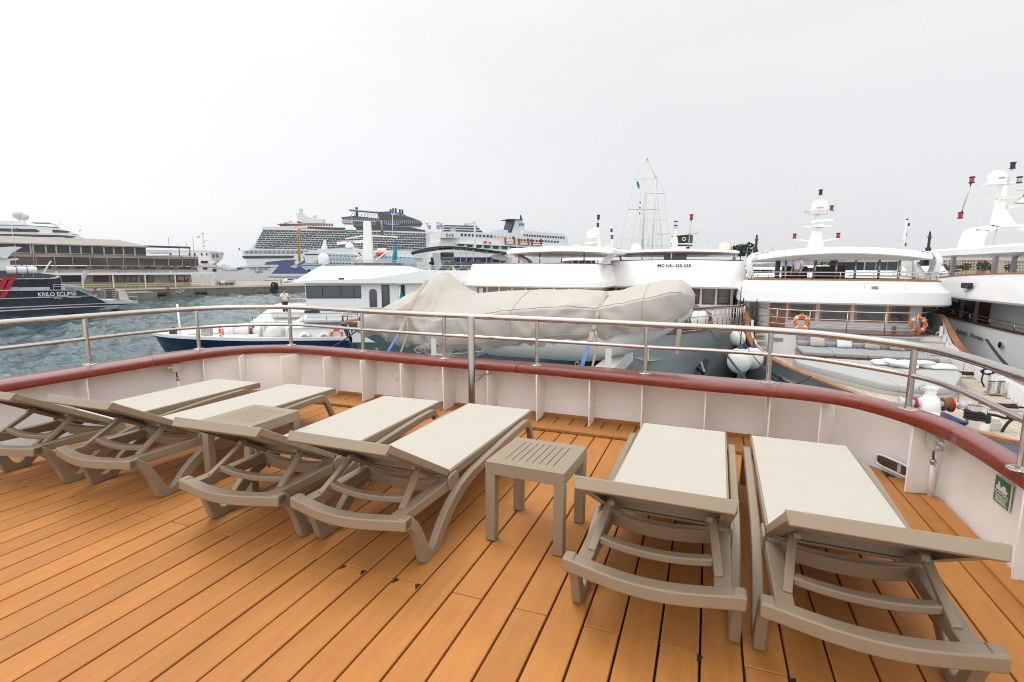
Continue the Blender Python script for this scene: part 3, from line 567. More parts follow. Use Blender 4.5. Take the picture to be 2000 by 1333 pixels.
# ------------------------------------------------------------------ slatted side tables
def side_table(label):
    t = thing('side_table', label, 'side table', group='slatted side tables'); T = M['taupe']; h = .2155
    fr = MB()
    for x0, x1, y0, y1 in ((-h, h, -h, -h + .075), (-h, h, h - .06, h), (-h, -h + .045, -h + .075, h - .06), (h - .045, h, -h + .075, h - .06)): fr.bx(x0, x1, y0, y1, .428, .4416)
    fr.build('top_frame', T, t)
    n = 9; x0, x1 = -h + .045, h - .045; wd = (x1 - x0) / n
    for i in range(n):
        a = x0 + i * wd + (0.0025 if i else 0); b = x0 + (i + 1) * wd - (0.0025 if i < n - 1 else 0)
        MB().bx(a, b, -h + .075, h - .06, .429, .4412).build('slat', T, t)
    ap = MB()
    for s in (-1, 1):
        ap.bx(-h, h, s * h - (0.012 if s > 0 else 0), s * h + (0.012 if s < 0 else 0), .375, .428)
        ap.bx(s * h - (0.012 if s > 0 else 0), s * h + (0.012 if s < 0 else 0), -h + .012, h - .012, .375, .428)
    ap.build('apron', T, t, bevel=0.003)
    for sx in (-1, 1):
        for sy in (-1, 1):
            MB().box((sx * (h - .027), sy * (h - .027), .1895), (.054, .054, .371)).build('leg', T, t, bevel=0.004)
            MB().box((sx * (h - .027), sy * (h - .027), .002), (.046, .046, .004)).build('foot_pad', M['rubber'], t)
    return t
tb1 = side_table('front slatted side table, nearest the middle of the deck'); place(tb1, dk(-.824, 2.567), -DECK_YAW - R(2.4))
dup(tb1, dk(-2.885, 2.56), -DECK_YAW - R(1.0), 'rear slatted side table, half hidden by the lounger in front of it')
# deck marks: a small pale fleck, chipped plank ends
# ------------------------------------------------------------------ the tender under its tarpaulin, outside our bulwark
TX = [-4.43, -4.32, -4.10, -3.85, -3.60, -3.42, -3.30, -3.20, -3.07, -2.93, -2.78, -2.57, -2.29, -1.89, -1.51, -1.14, -0.95, -0.74, -0.46, -0.30, -0.20, -0.14]
TZ = [.66, .76, .88, 1.05, 1.19, 1.285, 1.365, 1.365, 1.275, 1.19, 1.13, 1.145, 1.17, 1.195, 1.20, 1.19, 1.20, 1.26, 1.32, 1.335, 1.27, 1.17]
BX = [-4.43, -4.2, -3.9, -3.7, -3.41, -3.05, -2.71, -2.38, -2.06, -1.69, -1.29, -1.07, -0.91, -0.65, -0.39, -0.2, -0.14]
BZ = [.62, .60, .60, .535, .475, .45, .475, .525, .575, .62, .665, .70, .755, .82, .87, .98, 1.07]
tend = thing('covered_tender', 'tender boat under a beige tarpaulin lashed down outside the railing', 'boat'); tend.rotation_euler = (0, 0, -DECK_YAW)
def tarp():
    n, m = 210, 72; rings = []; yc = 6.05
    for i in range(n + 1):
        X = lerp(-4.43, -0.14, i / n); zt_, zb = interp(X, TX, TZ), interp(X, BX, BZ)
        e = max(0.0, min(1.0, (X + 4.43) / 0.50, (-0.14 - X) / 0.70)); hw = 0.70 * math.sqrt(max(0.0, 1 - (1 - e) ** 2)) + 0.02
        peak = math.exp(-((X + 3.27) / 0.30) ** 2); zsh = min(zb + 0.42, lerp(zb, zt_, 0.72))
        ctl = [(-.82 * hw, zb - .01), (-.95 * hw, lerp(zb, zsh, .30)), (-.96 * hw, lerp(zb, zsh, .80)), (-.88 * hw, zsh), (-.45 * hw, lerp(zsh, zt_, lerp(.62, .46, peak))), (-.05 * hw, zt_ - .006), (.05 * hw, zt_ - .006), (.45 * hw, lerp(zsh, zt_, lerp(.62, .46, peak))), (.88 * hw, zsh), (.96 * hw, lerp(zb, zsh, .80)), (.95 * hw, lerp(zb, zsh, .30)), (.82 * hw, zb - .01)]
        P = smoothpath([(y, 0, z) for y, z in ctl], 8); m = len(P); ring = []
        for j, p in enumerate(P):
            t = P[min(j + 1, m - 1)] - P[max(j - 1, 0)]; t.normalize(); nrm = Vector((-t.z, 0, t.x)); a = abs(-1 + 2 * j / (m - 1)); z = p.z
            rid = lambda q, k=3: (0.5 + 0.5 * math.cos(q)) ** k          # narrow raised creases
            fo = 0.022 * rid(X * 7.3 + z * 8.5 + 1.4 * math.sin(X * 2.3), 14) + 0.018 * rid(X * 5.1 - z * 7 + 2, 18) - 0.003
            fo += 0.032 * rid(X * 4.1 - z * 13 + .6, 9) * min(1, max(0, (X + 1.25) / 0.4))
            fo += 0.050 * rid(9 * math.atan2(1.42 - z, X + 3.27) + .4, 9) * math.exp(-((X + 3.35) / 0.75) ** 2) * min(1, (1.40 - z) / .25)
            for sx in (-3.40, -1.12):
                g = math.exp(-((X - sx) / 0.05) ** 2); fo -= 0.030 * g
                fo += 0.014 * math.exp(-((abs(X - sx) - 0.17) / 0.12) ** 2) * math.sin((z - .9) * 34 + 9 * abs(X - sx))
            fo += 0.012 * math.sin(X * 29 + 3 * math.sin(X * 7)) * max(0, (a - 0.80) / 0.20)
            fo += 0.004 * math.sin(X * 17 + z * 23); fo *= .25 + .75 * min(1, max(0, (a - .12) / .35))
            fo *= min(1, e * 2.2)
            q = p + nrm * fo
            hem = 0.016 * math.sin(X * 15 + 2 * math.sin(X * 5)) * max(0, (a - .86) / .14) * min(1, e * 2)
            ring.append((X, yc + q.x, q.z + hem))
        rings.append(ring)
    o = MB().loft(rings, closed=False).build('tarpaulin', M['tarp'], tend, smooth=180)
    for j in (int(m * .26), int(m * .07)): MB().tube([Vector(rings[i][j]) + Vector((0, -.003, .002)) for i in range(6, n - 5, 2)], 0.004, 5).build('seam', M['tarp'], o, smooth=180)
    for i in range(14, n - 10, 13): MB().lathe([(.012, -.004), (.016, 0), (.012, .004)], Vector(rings[i][3]) + Vector((0, -.004, 0)), 10, 'Y').build('eyelet', M['dsteel'], o)
    for sx in (-2.05, -.62): i = int((sx + 4.43) / 4.29 * n); MB().tube([Vector(rings[i][j]) + Vector((0, -.003, .003)) for j in range(2, m // 2 + 4)], 0.004, 5).build('seam', M['tarp'], o, smooth=180)
    return o
tarp()
# white boat hull showing under the hem
rings = []
for i in range(15):
    t = i / 14; X = lerp(-2.5, -0.16, t); b = 0.62 * (1 - max(0, (t - 0.55) / 0.45) ** 2.2) + 0.015; k = 0.33 + 0.60 * max(0, (t - 0.45) / 0.55) ** 2.0; zs = 0.85 + 0.25 * t ** 2
    rings.append([(X, 6.05 - b, zs), (X, 6.05 - b * 0.94, lerp(k, zs, 0.45)), (X, 6.05 - b * 0.45, lerp(k, zs, 0.12)), (X, 6.05, k), (X, 6.05 + b * 0.45, lerp(k, zs, 0.12)), (X, 6.05 + b * 0.94, lerp(k, zs, 0.45)), (X, 6.05 + b, zs)])
MB().loft(rings, closed=False).build('hull', M['wpaint'], tend, smooth=180)
def strap(name, pts, wd, mt, th=0.004):
    P = [Vector(p) for p in pts]; mb = MB()
    for a, b in zip(P[:-1], P[1:]): mb.beam(a, b, wd, th, (0, -1, 0.2))
    return mb.build(name, mt, tend)
for X0_, dx in ((-3.40, -0.05), (-1.12, -0.03)):
    strap('blue_strap', [(X0_ + dx, 5.02, 0.50), (X0_ + dx * 0.3, 5.20, 0.70)], 0.036, M['bluestrap'])
    strap('blue_strap', [(X0_ + dx - .002, 4.99, 0.46), (X0_ + dx, 5.03, 0.515)], 0.040, M['bluestrap2'])
    MB().beam((X0_, 5.20, 0.70), (X0_ + 0.01, 5.26, 0.79), 0.05, 0.03, (0, -1, 0)).build('ratchet', M['beigestrap'], tend, bevel=0.004)
    strap('beige_strap', [(X0_ + 0.01, 5.29, 0.82), (X0_ + 0.035, 5.335, 0.95), (X0_ + 0.05, 5.44, 1.07), (X0_ + 0.05, 5.75, interp(X0_, TX, TZ) + 0.0)], 0.045, M['beigestrap'], 0.010)
    MB().tube([(X0_ + 0.04, 5.29, 0.80), (X0_ + 0.06, 5.25, 0.65), (X0_ + 0.05, 5.1, 0.45), (X0_ + 0.06, 5.0, 0.3)], 0.012, 6).build('rope_tail', M['beigestrap'], tend, smooth=180)
    MB().tube([(X0_ + dx + 0.02 * math.cos(q), 4.78, 0.535 + 0.02 * math.sin(q)) for q in [k * math.pi / 6 for k in range(12)]], 0.004, 6, True).build('hook_ring', M['steel'], tend, smooth=180)
# frayed lashing rope hanging by the bow and the coil on the cap
MB().tube(smoothpath([(-0.28, 5.62, 0.93), (-0.27, 5.60, 0.8), (-0.285, 5.6, 0.66), (-0.28, 5.6, 0.55)], 4), [0.022] * 3 + [0.026] * 6 + [0.02] * 3 + [0.012], 8).build('frayed_rope', M['beigestrap'], tend, smooth=180)
cr_ = []
for k in range(46): cr_.append((-3.10 + 0.07 * math.sin(k * 1.7) + 0.004 * k, 5.15 + 0.05 * math.cos(k * 1.1), 0.50 + 0.035 * math.sin(k * 2.3) + 0.0015 * k))
MB().tube(smoothpath(cr_, 3), 0.009, 6).build('rope_coil', M['bwrope'], tend, smooth=180)
MB().tube([(x, 5.33 + 0.01 * math.sin(x * 40), interp(x, BX, BZ) - 0.02 + 0.006 * math.sin(x * 55)) for x in [-3.15 + 0.02 * k for k in range(40)]], 0.010, 6).build('hem_rope', M['bwrope'], tend, smooth=180)
tend.location = (0, 0, 0)
# white bracket arms carrying it, outside the bulwark
cd_ = thing('boat_cradle', 'white welded cradle arms under the covered tender', 'boat cradle'); cd_.rotation_euler = (0, 0, -DECK_YAW)
for X in (-2.95, -0.98):
    MB().beam((X, 4.95, 0.36), (X + 0.02, 6.6, 0.36), 0.20, 0.16).build('arm', M['offwhite'], cd_, bevel=0.01)
    MB().beam((X + 0.08, 5.05, 0.44), (X + 0.08, 5.05, 0.66), 0.012, 0.06).build('upright', M['offwhite'], cd_)
    MB().beam((X + 0.02, 4.9, -0.9), (X + 0.02, 5.9, 0.30), 0.10, 0.10).build('brace', M['offwhite'], cd_)
# ------------------------------------------------------------------ helpers for the neighbouring ships
# every ship stands in its own frame: origin under the middle of its house front, x to the right, y towards its stern, bow at -y
def frame_of(px, d, rz, k=1.2):
    # ships are laid out at d and enlarged k times: heights are written from eye level down
    p = at(px, 526, d * k); return Matrix.Translation((p.x, p.y, EYE * (1 - k))) @ Matrix.Rotation(rz, 4, 'Z') @ Matrix.Scale(k, 4)
def ship_thing(name, label, cat, T, group=None):
    t = thing(name, label, cat, group=group); t.matrix_world = T; return t
def hull(t, Lf, La, W, zs, flare, m, cap_m, y0=4.0, p=2.2, cap=True, zkeel=WATER - 0.6, capw=0.10, nst=26, rake=0.16, bulw=0.0, transom=1.0, cap_y=None, ex=0.75):
    """zs(y): sheer height; returns half-beam function"""
    def hb(y):
        if y > -y0: return W / 2
        k = (-y - y0) / (Lf - y0); return W / 2 * max(0.0, 1 - k ** p) ** ex + 0.02
    ys = [-Lf + (Lf + La) * (i / nst) ** 1.3 for i in range(nst + 1)]; rings = []
    for y in ys:
        b = hb(y); k = max(0, (-y - y0) / (Lf - y0)); s = zs(y)
        yb = y + (Lf * rake) * k ** 2          # raked stem: lower points lie further aft
        bw = b * (0.93 - flare * min(1, k * 1.4))
        zz = [s, lerp(s, WATER, 0.35), lerp(s, WATER, 0.75), WATER - 0.2, zkeel]; bb = [b, lerp(b, bw, 0.55), lerp(b, bw, 0.92), bw * 0.97, 0.0]; yy = [y, lerp(y, yb, 0.3), lerp(y, yb, 0.75), yb, yb]
        rings.append([(-q, u, z) for q, u, z in zip(bb, yy, zz)] + [(q, u, z) for q, u, z in reversed(list(zip(bb, yy, zz)))][1:])
    o = MB().loft(rings, closed=False).build('hull', m, t, smooth=50)
    MB().add(rings[-1], [tuple(range(len(rings[-1])))]).build('transom', m, t)
    if cap:
        lim = cap_y if cap_y is not None else La
        for sx in (-1, 1):
            L_ = [y for y in ys if y <= lim]; secs = []
            for y in L_:
                b = hb(y) * sx; s = zs(y); w_ = min(capw, abs(b)) * sx
                secs.append([(b + 0.03 * sx, y, s), (b + 0.03 * sx, y, s + 0.06), (b - w_, y, s + 0.06), (b - w_, y, s)])
            MB().loft(secs).build('cap_rail', cap_m, t, smooth=30)
    return hb
def strip_deck(t, name, hb, ya, yb, z, inset, m, n=16):
    rings = []
    for i in range(n + 1):
        y = lerp(ya, yb, i / n); b = max(0.01, hb(y) - inset); zz = z(y) if callable(z) else z; rings.append([(-b, y, zz), (b, y, zz)])
    return MB().loft(rings, closed=False).build(name, m, t)
def outline(w, f, la, n=20, e=2.4):
    """plan outline of a house or visor: rounded front (-f at the middle), straight sides to la"""
    P = [(-w, la)]
    for i in range(n + 1):
        q = math.pi * (1 - i / n); c, s_ = math.cos(q), math.sin(q)
        P.append((w * math.copysign(abs(c) ** (2 / e), c), -f * abs(s_) ** (2 / e)))
    P.append((w, la)); return P
def shell(t, name, rings, m, smooth=40, top=True, bottom=True, dz=None):
    """rings: list of (outline, z) joined upwards"""
    R_ = [[(x, y, z + (dz(x, y) if dz else 0)) for x, y in o] for o, z in rings]; mb = MB(); mb.loft(R_, closed=True, caps=False)
    if top: mb.add(R_[-1], [tuple(range(len(R_[-1])))])
    if bottom: mb.add(R_[0], [tuple(reversed(range(len(R_[0]))))])
    return mb.build(name, m, t, smooth=smooth)
def pipe(t, name, pts, r, m=None, n=8, closed=False): return MB().tube(pts, r, n, closed).build(name, m or M['steel'], t, smooth=180)
def rails(t, path, z0, hs, r=0.018, posts=None, m=None, rp=None):
    """path: plan points; hs: heights of the rails; posts: list of indices"""
    m = m or M['steel']
    for i, h in enumerate(hs): pipe(t, 'rail', [(p[0], p[1], (p[2] if len(p) > 2 else z0) + h) for p in path], r if i == len(hs) - 1 else r * 0.7, m)
    for i in (posts if posts is not None else range(len(path))):
        p = path[i]; b = p[2] if len(p) > 2 else z0; pipe(t, 'post', [(p[0], p[1], b), (p[0], p[1], b + hs[-1])], rp or r * 0.9, m, 6)
def window(t, a, b, z0, z1, out, fm, gm, fw=0.06, proud=0.03, name='window', lean=0.0):
    """a, b: plan ends of the window on its wall; out: outward plan direction"""
    a, b = Vector((a[0], a[1], 0)), Vector((b[0], b[1], 0)); d = (b - a).normalized(); ln = (b - a).length; n = Vector((out[0], out[1], 0)).normalized()
    T_ = Matrix(((d.x, n.x, 0, a.x), (d.y, n.y, 0, a.y), (0, 0, 1, 0), (0, 0, 0, 1)))
    mb = MB(T_)
    for x0, x1, q0, q1 in ((0, ln, z0, z0 + fw), (0, ln, z1 - fw, z1), (0, fw, z0 + fw, z1 - fw), (ln - fw, ln, z0 + fw, z1 - fw)): mb.bx(x0, x1, -0.02, proud, q0, q1)
    f = mb.build(name, fm, t); g = MB(T_); g.bx(fw, ln - fw, 0.0, proud * 0.4, z0 + fw, z1 - fw); g.build('pane', gm, f); return f
def ring_buoy(label, T, m, r=0.245, grp='lifebuoys on the neighbouring ships'):
    """T: frame whose y axis is the ring's axis"""
    t = ship_thing('lifebuoy', label, 'lifebuoy', T, grp)
    MB().tube([(r * math.cos(q), 0, r * math.sin(q)) for q in [2 * math.pi * k / 28 for k in range(28)]], 0.062, 10, True).build('ring', m, t, smooth=180)
    for k in range(4):
        q0 = math.pi / 4 + k * math.pi / 2; MB().tube([(r * math.cos(q0 + u), 0, r * math.sin(q0 + u)) for u in (-0.16, -0.05, 0.05, 0.16)], 0.065, 10).build('band', M['wpillow'], t, smooth=180)
    pipe(t, 'grab_line', [(1.33 * r * math.cos(q) * (1 + 0.07 * math.cos(8 * q)), -0.02, 1.33 * r * math.sin(q) * (1 + 0.07 * math.cos(8 * q))) for q in [2 * math.pi * k / 48 for k in range(48)]], 0.010, M['wpillow'], 6, True)
    return t
def fender(label, T, r=0.55):
    t = ship_thing('ball_fender', label, 'fender', T, 'white ball fenders'); MB().ball((0, 0, 0), r, 24, (1, 1, 1.12)).build('ball', M['fender'], t, smooth=180)
    MB().lathe([(r * .30, r * 1.04), (r * .26, r * 1.18), (r * .12, r * 1.3), (r * .07, r * 1.42)], (0, 0, 0), 14).build('neck', M['navyblue'], t, smooth=40)
    pipe(t, 'lanyard', [(0, 0, r * 1.4), (0.02, 0.02, r * 1.4 + 1.6)], 0.018, M['rope']); return t
def dome(t, p, r, h, m, name='radome'):
    return MB().lathe([(r * .94, 0), (r, 0.12 * h), (r, h - r * .85), (r * .94, h - r * .52), (r * .72, h - r * .22), (r * .38, h - r * .05), (0.001, h)], p, 20).build(name, m, t, smooth=50)
def navlight(t, p, m=None, s=1.0):
    o = MB().lathe([(0.10 * s, 0), (0.10 * s, 0.03 * s), (0.075 * s, 0.04 * s), (0.075 * s, 0.20 * s), (0.10 * s, 0.21 * s), (0.10 * s, 0.25 * s)], p, 10).build('lamp', M['black'], t, smooth=30)
    MB().lathe([(0.079 * s, 0.05 * s), (0.079 * s, 0.19 * s)], p, 10).build('lens', m or M['redlamp'], o, smooth=30)
def person(label, T, top, legs, pose='stand', hairm=None):
    """clothed standing figure about 1.75 m, facing -y"""
    t = ship_thing('person', label, 'person', T)
    def skin(name, V, E, rad, m, lv=2):
        me = bpy.data.meshes.new(name); me.from_pydata(V, E, []); o = bpy.data.objects.new(name, me); COL.objects.link(o); o.parent = t
        s = o.modifiers.new('skin', 'SKIN')
        for v, r in zip(me.skin_vertices[0].data, rad): v.radius = r if isinstance(r, tuple) else (r, r)
        me.skin_vertices[0].data[0].use_root = True
        u = o.modifiers.new('sub', 'SUBSURF'); u.levels = lv; u.render_levels = lv
        dg = bpy.context.evaluated_depsgraph_get(); m2 = bpy.data.meshes.new_from_object(o.evaluated_get(dg)); o.modifiers.clear(); o.data = m2; m2.name = name
        m2.materials.clear(); m2.materials.append(m); m2.polygons.foreach_set('use_smooth', [True] * len(m2.polygons)); return o
    hip = pose == 'hips'
    aL = [(-.20, 0, 1.42), (-.33 if hip else -.25, .02, 1.17), (-.20 if hip else -.25, -.10 if hip else -.08, 1.02 if hip else .95), (-.15 if hip else -.24, -.13, .97 if hip else .84)]
    aR = [(.20, 0, 1.42), (.26, .02, 1.15), (.25 if not hip else .33, -.10, .97), (.24 if not hip else .36, -.16, .88)]
    V = [(0, 0, .95), (0, 0, 1.15), (0, .01, 1.36), (0, 0, 1.47), (0, -.01, 1.53), (0, -.02, 1.62), (0, -.02, 1.72), (-.09, 0, .90), (-.10, -.01, .50), (-.10, .02, .08), (-.10, -.14, .03), (.09, 0, .90), (.10, -.01, .50), (.10, .02, .08), (.10, -.14, .03)] + aL + aR
    E = [(0, 1), (1, 2), (2, 3), (3, 4), (4, 5), (5, 6), (0, 7), (7, 8), (8, 9), (9, 10), (0, 11), (11, 12), (12, 13), (13, 14), (2, 15), (15, 16), (16, 17), (17, 18), (2, 19), (19, 20), (20, 21), (21, 22)]
    rad = [(.15, .11), (.14, .10), (.17, .11), .06, .055, (.078, .092), (.07, .085), .085, .06, .042, .035, .085, .06, .042, .035, .06, .045, .035, .03, .06, .045, .035, .03]
    b = skin('body', V, E, rad, M['skin'])
    skin('shirt', [(0, 0, .93), (0, 0, 1.15), (0, .01, 1.36), (0, 0, 1.455), aL[0], tuple(lerp(a, b_, .75) for a, b_ in zip(aL[0], aL[1])), aR[0], tuple(lerp(a, b_, .75) for a, b_ in zip(aR[0], aR[1]))], [(0, 1), (1, 2), (2, 3), (2, 4), (4, 5), (2, 6), (6, 7)], [(.175, .135), (.16, .12), (.19, .13), (.075, .07), .08, .066, .08, .066], top)
    skin('trousers', [(0, 0, .96), (-.09, 0, .88), (-.10, -.01, .50), (-.10, .02, .10), (.09, 0, .88), (.10, -.01, .50), (.10, .02, .10)], [(0, 1), (1, 2), (2, 3), (0, 4), (4, 5), (5, 6)], [(.165, .125), .105, .082, .07, .105, .082, .07], legs)
    MB().ball((0, .012, 1.685), .098, 12, (.88, 1.02, 1.02)).build('hair', hairm or M['hair'], t, smooth=180)
    MB().ball((0, -.045, 1.635), .078, 12, (.92, .85, 1.12)).build('face', M['skin'], t, smooth=180)
    MB().prism([(-.012, 1.62), (.012, 1.62), (.006, 1.66), (-.006, 1.66)], lambda a, b_, h: (a, h, b_), -.128, -.10).build('nose', M['skin'], t)
    for s in (-1, 1): MB().ball((s * .03, -.108, 1.655), .010, 6).build('eye', M['black'], t); MB().ball((s * .078, -.01, 1.635), .02, 8, (.5, 1, 1.3)).build('ear', M['skin'], t, smooth=180)
    MB().box((0, -.108, 1.595), (.04, .008, .008)).build('mouth', M['redlamp'], t)
    for sx, h_ in ((-1, aL[3]), (1, aR[3])):
        for q in range(4): MB().tube([(h_[0] + (q - 1.5) * .018, h_[1] - .01, h_[2] - .02), (h_[0] + (q - 1.5) * .019, h_[1] - .03, h_[2] - .055), (h_[0] + (q - 1.5) * .018, h_[1] - .025, h_[2] - .085 - .006 * (1.5 - abs(q - 1.5)))], .008, 5).build('finger', M['skin'], t, smooth=180)
        MB().tube([(h_[0] - sx * .03, h_[1] - .01, h_[2] + .0), (h_[0] - sx * .05, h_[1] - .03, h_[2] - .04)], .010, 5).build('thumb', M['skin'], t, smooth=180)
    return t

# ================================================================== SHIP with sun pads (second from the right)
T4 = frame_of(1640, 21.5, R(-21)); L4 = ship_thing('cruise_yacht', 'grey hulled yacht with sofa, sun pad and windlass on its teak foredeck', 'yacht', T4, 'small cruise ships moored side by side')
def zs4(y): return interp(y, [-15, -12, -8, -5, -3.2, -1.8, -0.9, 3, 14], [-1.22, -1.28, -1.42, -1.50, -1.42, -1.12, -0.35, -0.15, -0.1])
hb4 = hull(L4, 15.2, 16, 7.0, zs4, 0.42, M['grey_hull'], M['teak'], y0=1.5, p=1.35, ex=0.55, capw=0.16, nst=34)
def zd4(y): return interp(y, [-14.6, -4, -1], [-1.68, -1.95, -1.98])
base4 = strip_deck(L4, 'foredeck', hb4, -15.0, -0.4, zd4, 0.10, M['tdeck'])
# teak planks of the foredeck, individually laid
for k in range(-23, 24):
    x0 = k * 0.135; ye = -1.05; ys_ = -14.9
    while hb4(ys_) - 0.26 < abs(x0) + 0.14 and ys_ < ye: ys_ += 0.25
    if ye - ys_ < 0.5: continue
    o = MB(); zz = [ys_, lerp(ys_, ye, .5), ye]
    o.loft([[(x0 + .006, y, zd4(y) + .002), (x0 + .129, y, zd4(y) + .002), (x0 + .129, y, zd4(y) + .020), (x0 + .006, y, zd4(y) + .020)] for y in zz]); o.build('deck_plank', M['tdeck'], L4)
# inner bulwark on both sides with white stiffening ribs
for sx in (-1, 1):
    rings = []
    for i in range(31):
        y = lerp(-14.9, -1.0, i / 30); b = max(0.02, hb4(y) - 0.24); rings.append([(sx * b, y, zd4(y)), (sx * (b + 0.08), y, zs4(y) + 0.0)])
    MB().loft(rings, closed=False).build('inner_bulwark', M['white'], L4, smooth=60)
    mb = MB()
    for i in range(42):
        y = lerp(-14.2, -1.2, i / 41); b = hb4(y) - 0.27; mb.bx(sx * b - 0.05, sx * b + 0.05, y - 0.03, y + 0.03, zd4(y) + 0.04, zs4(y) - 0.02)
    mb.build('rib', M['white'], L4, kind='stuff')
# raised deck with curved front, toe rail and rail with lifebuoys
ZR = -1.00; o_ = outline(3.15, 2.1, 1.0, 20, 2.6)
shell(L4, 'raised_deck_front', [(o_, zd4(-1)), (o_, ZR)], M['white']); shell(L4, 'raised_deck_edge', [(outline(3.22, 2.16, 1.0, 20, 2.6), ZR + .004), (outline(3.22, 2.16, 1.0, 20, 2.6), ZR + .06)], M['mwood'])
shell(L4, 'vent_grille', [([(-2.45, -1.66), (-2.1, -1.80), (-2.08, -1.76), (-2.43, -1.62)], -1.42), ([(-2.45, -1.66), (-2.1, -1.80), (-2.08, -1.76), (-2.43, -1.62)], -1.28)], M['dsteel'])
pth = [p for p in outline(3.08, 2.02, 0.6, 20, 2.6)][1:-1]; rails(L4, pth, ZR + .05, [.25, .50, .82], .022, [0, 5, 8, 10, 12, 15, 20])
# house
wall = outline(2.95, 0.55, 6, 20, 3.0); shell(L4, 'house', [(wall, ZR), (wall, 0.6)], M['white'], 30)
def y4(x): return -0.55 * (max(0, 1 - (abs(x) / 2.95) ** 3.0)) ** (1 / 3.0)
def win4(x0, x1, z0, z1, fm, gm, **k): return window(L4, (x0, y4(x0) - .012), (x1, y4(x1) - .012), z0, z1, (y4(x1) - y4(x0), -(x1 - x0)), fm, gm, **k)
d4 = win4(-2.52, -1.92, -0.96, 0.16, M['teak'], M['lglass'], fw=.12, name='door'); MB().bx(-2.42, -2.02, y4(-2.2) - .06, y4(-2.2) - .028, -0.9, -0.36).build('lower_panel', M['teak'], d4); MB().box((-2.46, y4(-2.4) - .09, -0.42), (.10, .03, .025)).build('handle', M['chrome'], d4)
for x0, x1 in ((-1.82, -.84), (-.68, .40), (.55, 1.62), (1.72, 2.42)): win4(x0, x1, -0.62, 0.16, M['teak'], M['glass2'], fw=.085)
MB().box((1.95, y4(1.95) - .03, -0.82), (.13, .02, .13)).build('safety_plate', M['green'], L4)
# visor (brow), its wooden toe rail, upper deck
dz4 = lambda x, y: -0.03 * (x / 3.8) ** 2
shell(L4, 'visor', [(outline(3.74, 1.55, 7, 24, 2.5), 0.12), (outline(3.80, 1.60, 7, 24, 2.5), 0.18), (outline(3.74, 1.52, 7, 24, 2.5), 0.62), (outline(3.66, 1.40, 7, 24, 2.5), 0.68), (outline(3.50, 0.45, 7, 24, 2.4), 1.02)], M['white'], 28, dz=dz4)
shell(L4, 'toe_rail', [(outline(3.47, .38, 7, 24, 2.4), 1.02), (outline(3.47, .38, 7, 24, 2.4), 1.085)], M['teak'], 30, dz=dz4)
shell(L4, 'upper_deck', [(outline(3.36, .28, 7, 24, 2.4), 1.088), (outline(3.36, .28, 7, 24, 2.4), 1.095)], M['tdeck'], dz=dz4)
up = [p for p in outline(3.33, .22, 5.5, 22, 2.4)]; rails(L4, up, 1.06, [.15, .30], .020, list(range(0, 24, 2)))
for x in (-.35, .95): pipe(L4, 'aerial', [(x + 1.0, -1.22, .70), (x + 1.02, -1.15, 1.05)], .012)
MB().lathe([(.05, 0), (.05, .08), (.14, .09), (.14, .12), (.02, .14)], (1.0, -1.2, .70), 12).build('light_bracket', M['dsteel'], L4); MB().ball((1.3, -1.2, .78), .07, 10).build('camera_ball', M['white'], L4)
# canopy on posts and two curved white end frames
can = lambda w, f: outline(w, f, 6.0, 22, 2.2)
shell(L4, 'canopy', [(can(3.00, .10), 1.84), (can(3.12, .25), 1.88), (can(3.12, .22), 2.02), (can(3.0, .05), 2.10), (can(2.7, -.4), 2.16)], M['white'], 20, dz=lambda x, y: 0.26 * (1 - (x / 3.12) ** 2))
for x, y in ((-1.9, .8), (-1.35, .8), (-.75, .9), (.05, .9), (.75, .9), (1.6, .9), (2.3, .9)): pipe(L4, 'canopy_post', [(x, y, 1.09), (x, y, 1.95)], .045, M['dsteel'])
for x, y in ((-2.1, 1.9), (.15, 2.2)): MB().bx(x - .1, x + .1, y, y + .1, 1.09, 1.95).build('wooden_column', M['dwood'], L4)
for sx in (-1, 1):
    P = smoothpath([(sx * 3.02, .5, 2.22), (sx * 3.28, .4, 2.12), (sx * 3.42, .3, 1.86), (sx * 3.38, .3, 1.50), (sx * 3.30, .35, 1.09)], 5); mb = MB()
    mb.loft([[(p.x - .10 * (1 if abs(p.x) < 3.2 else 1), p.y - .05, p.z), (p.x + .10, p.y - .05, p.z), (p.x + .10, p.y + .55, p.z), (p.x - .10, p.y + .55, p.z)] for p in P]); mb.build('end_frame', M['white'], L4, smooth=40)
    MB().beam((sx * 3.3, 2.6, 1.95), (sx * 3.15, 1.9, 1.09), .10, .35).build('end_frame', M['offwhite'], L4)
    o = MB().lathe([(.10, 0), (.10, .16), (.05, .18), (.05, .55), (.10, .56), (.05, .62), (.03, .8)], (sx * 3.15, .7, 2.2), 10).build('lamp_mast', M['black'], L4, smooth=30)
for x, y, w_ in ((-1.4, 1.7, .5), (-.05, 1.6, .6)): MB().bx(x - w_, x + w_, y, y + .5, 1.09, 1.62).build('console', M['black'], L4, bevel=.04)
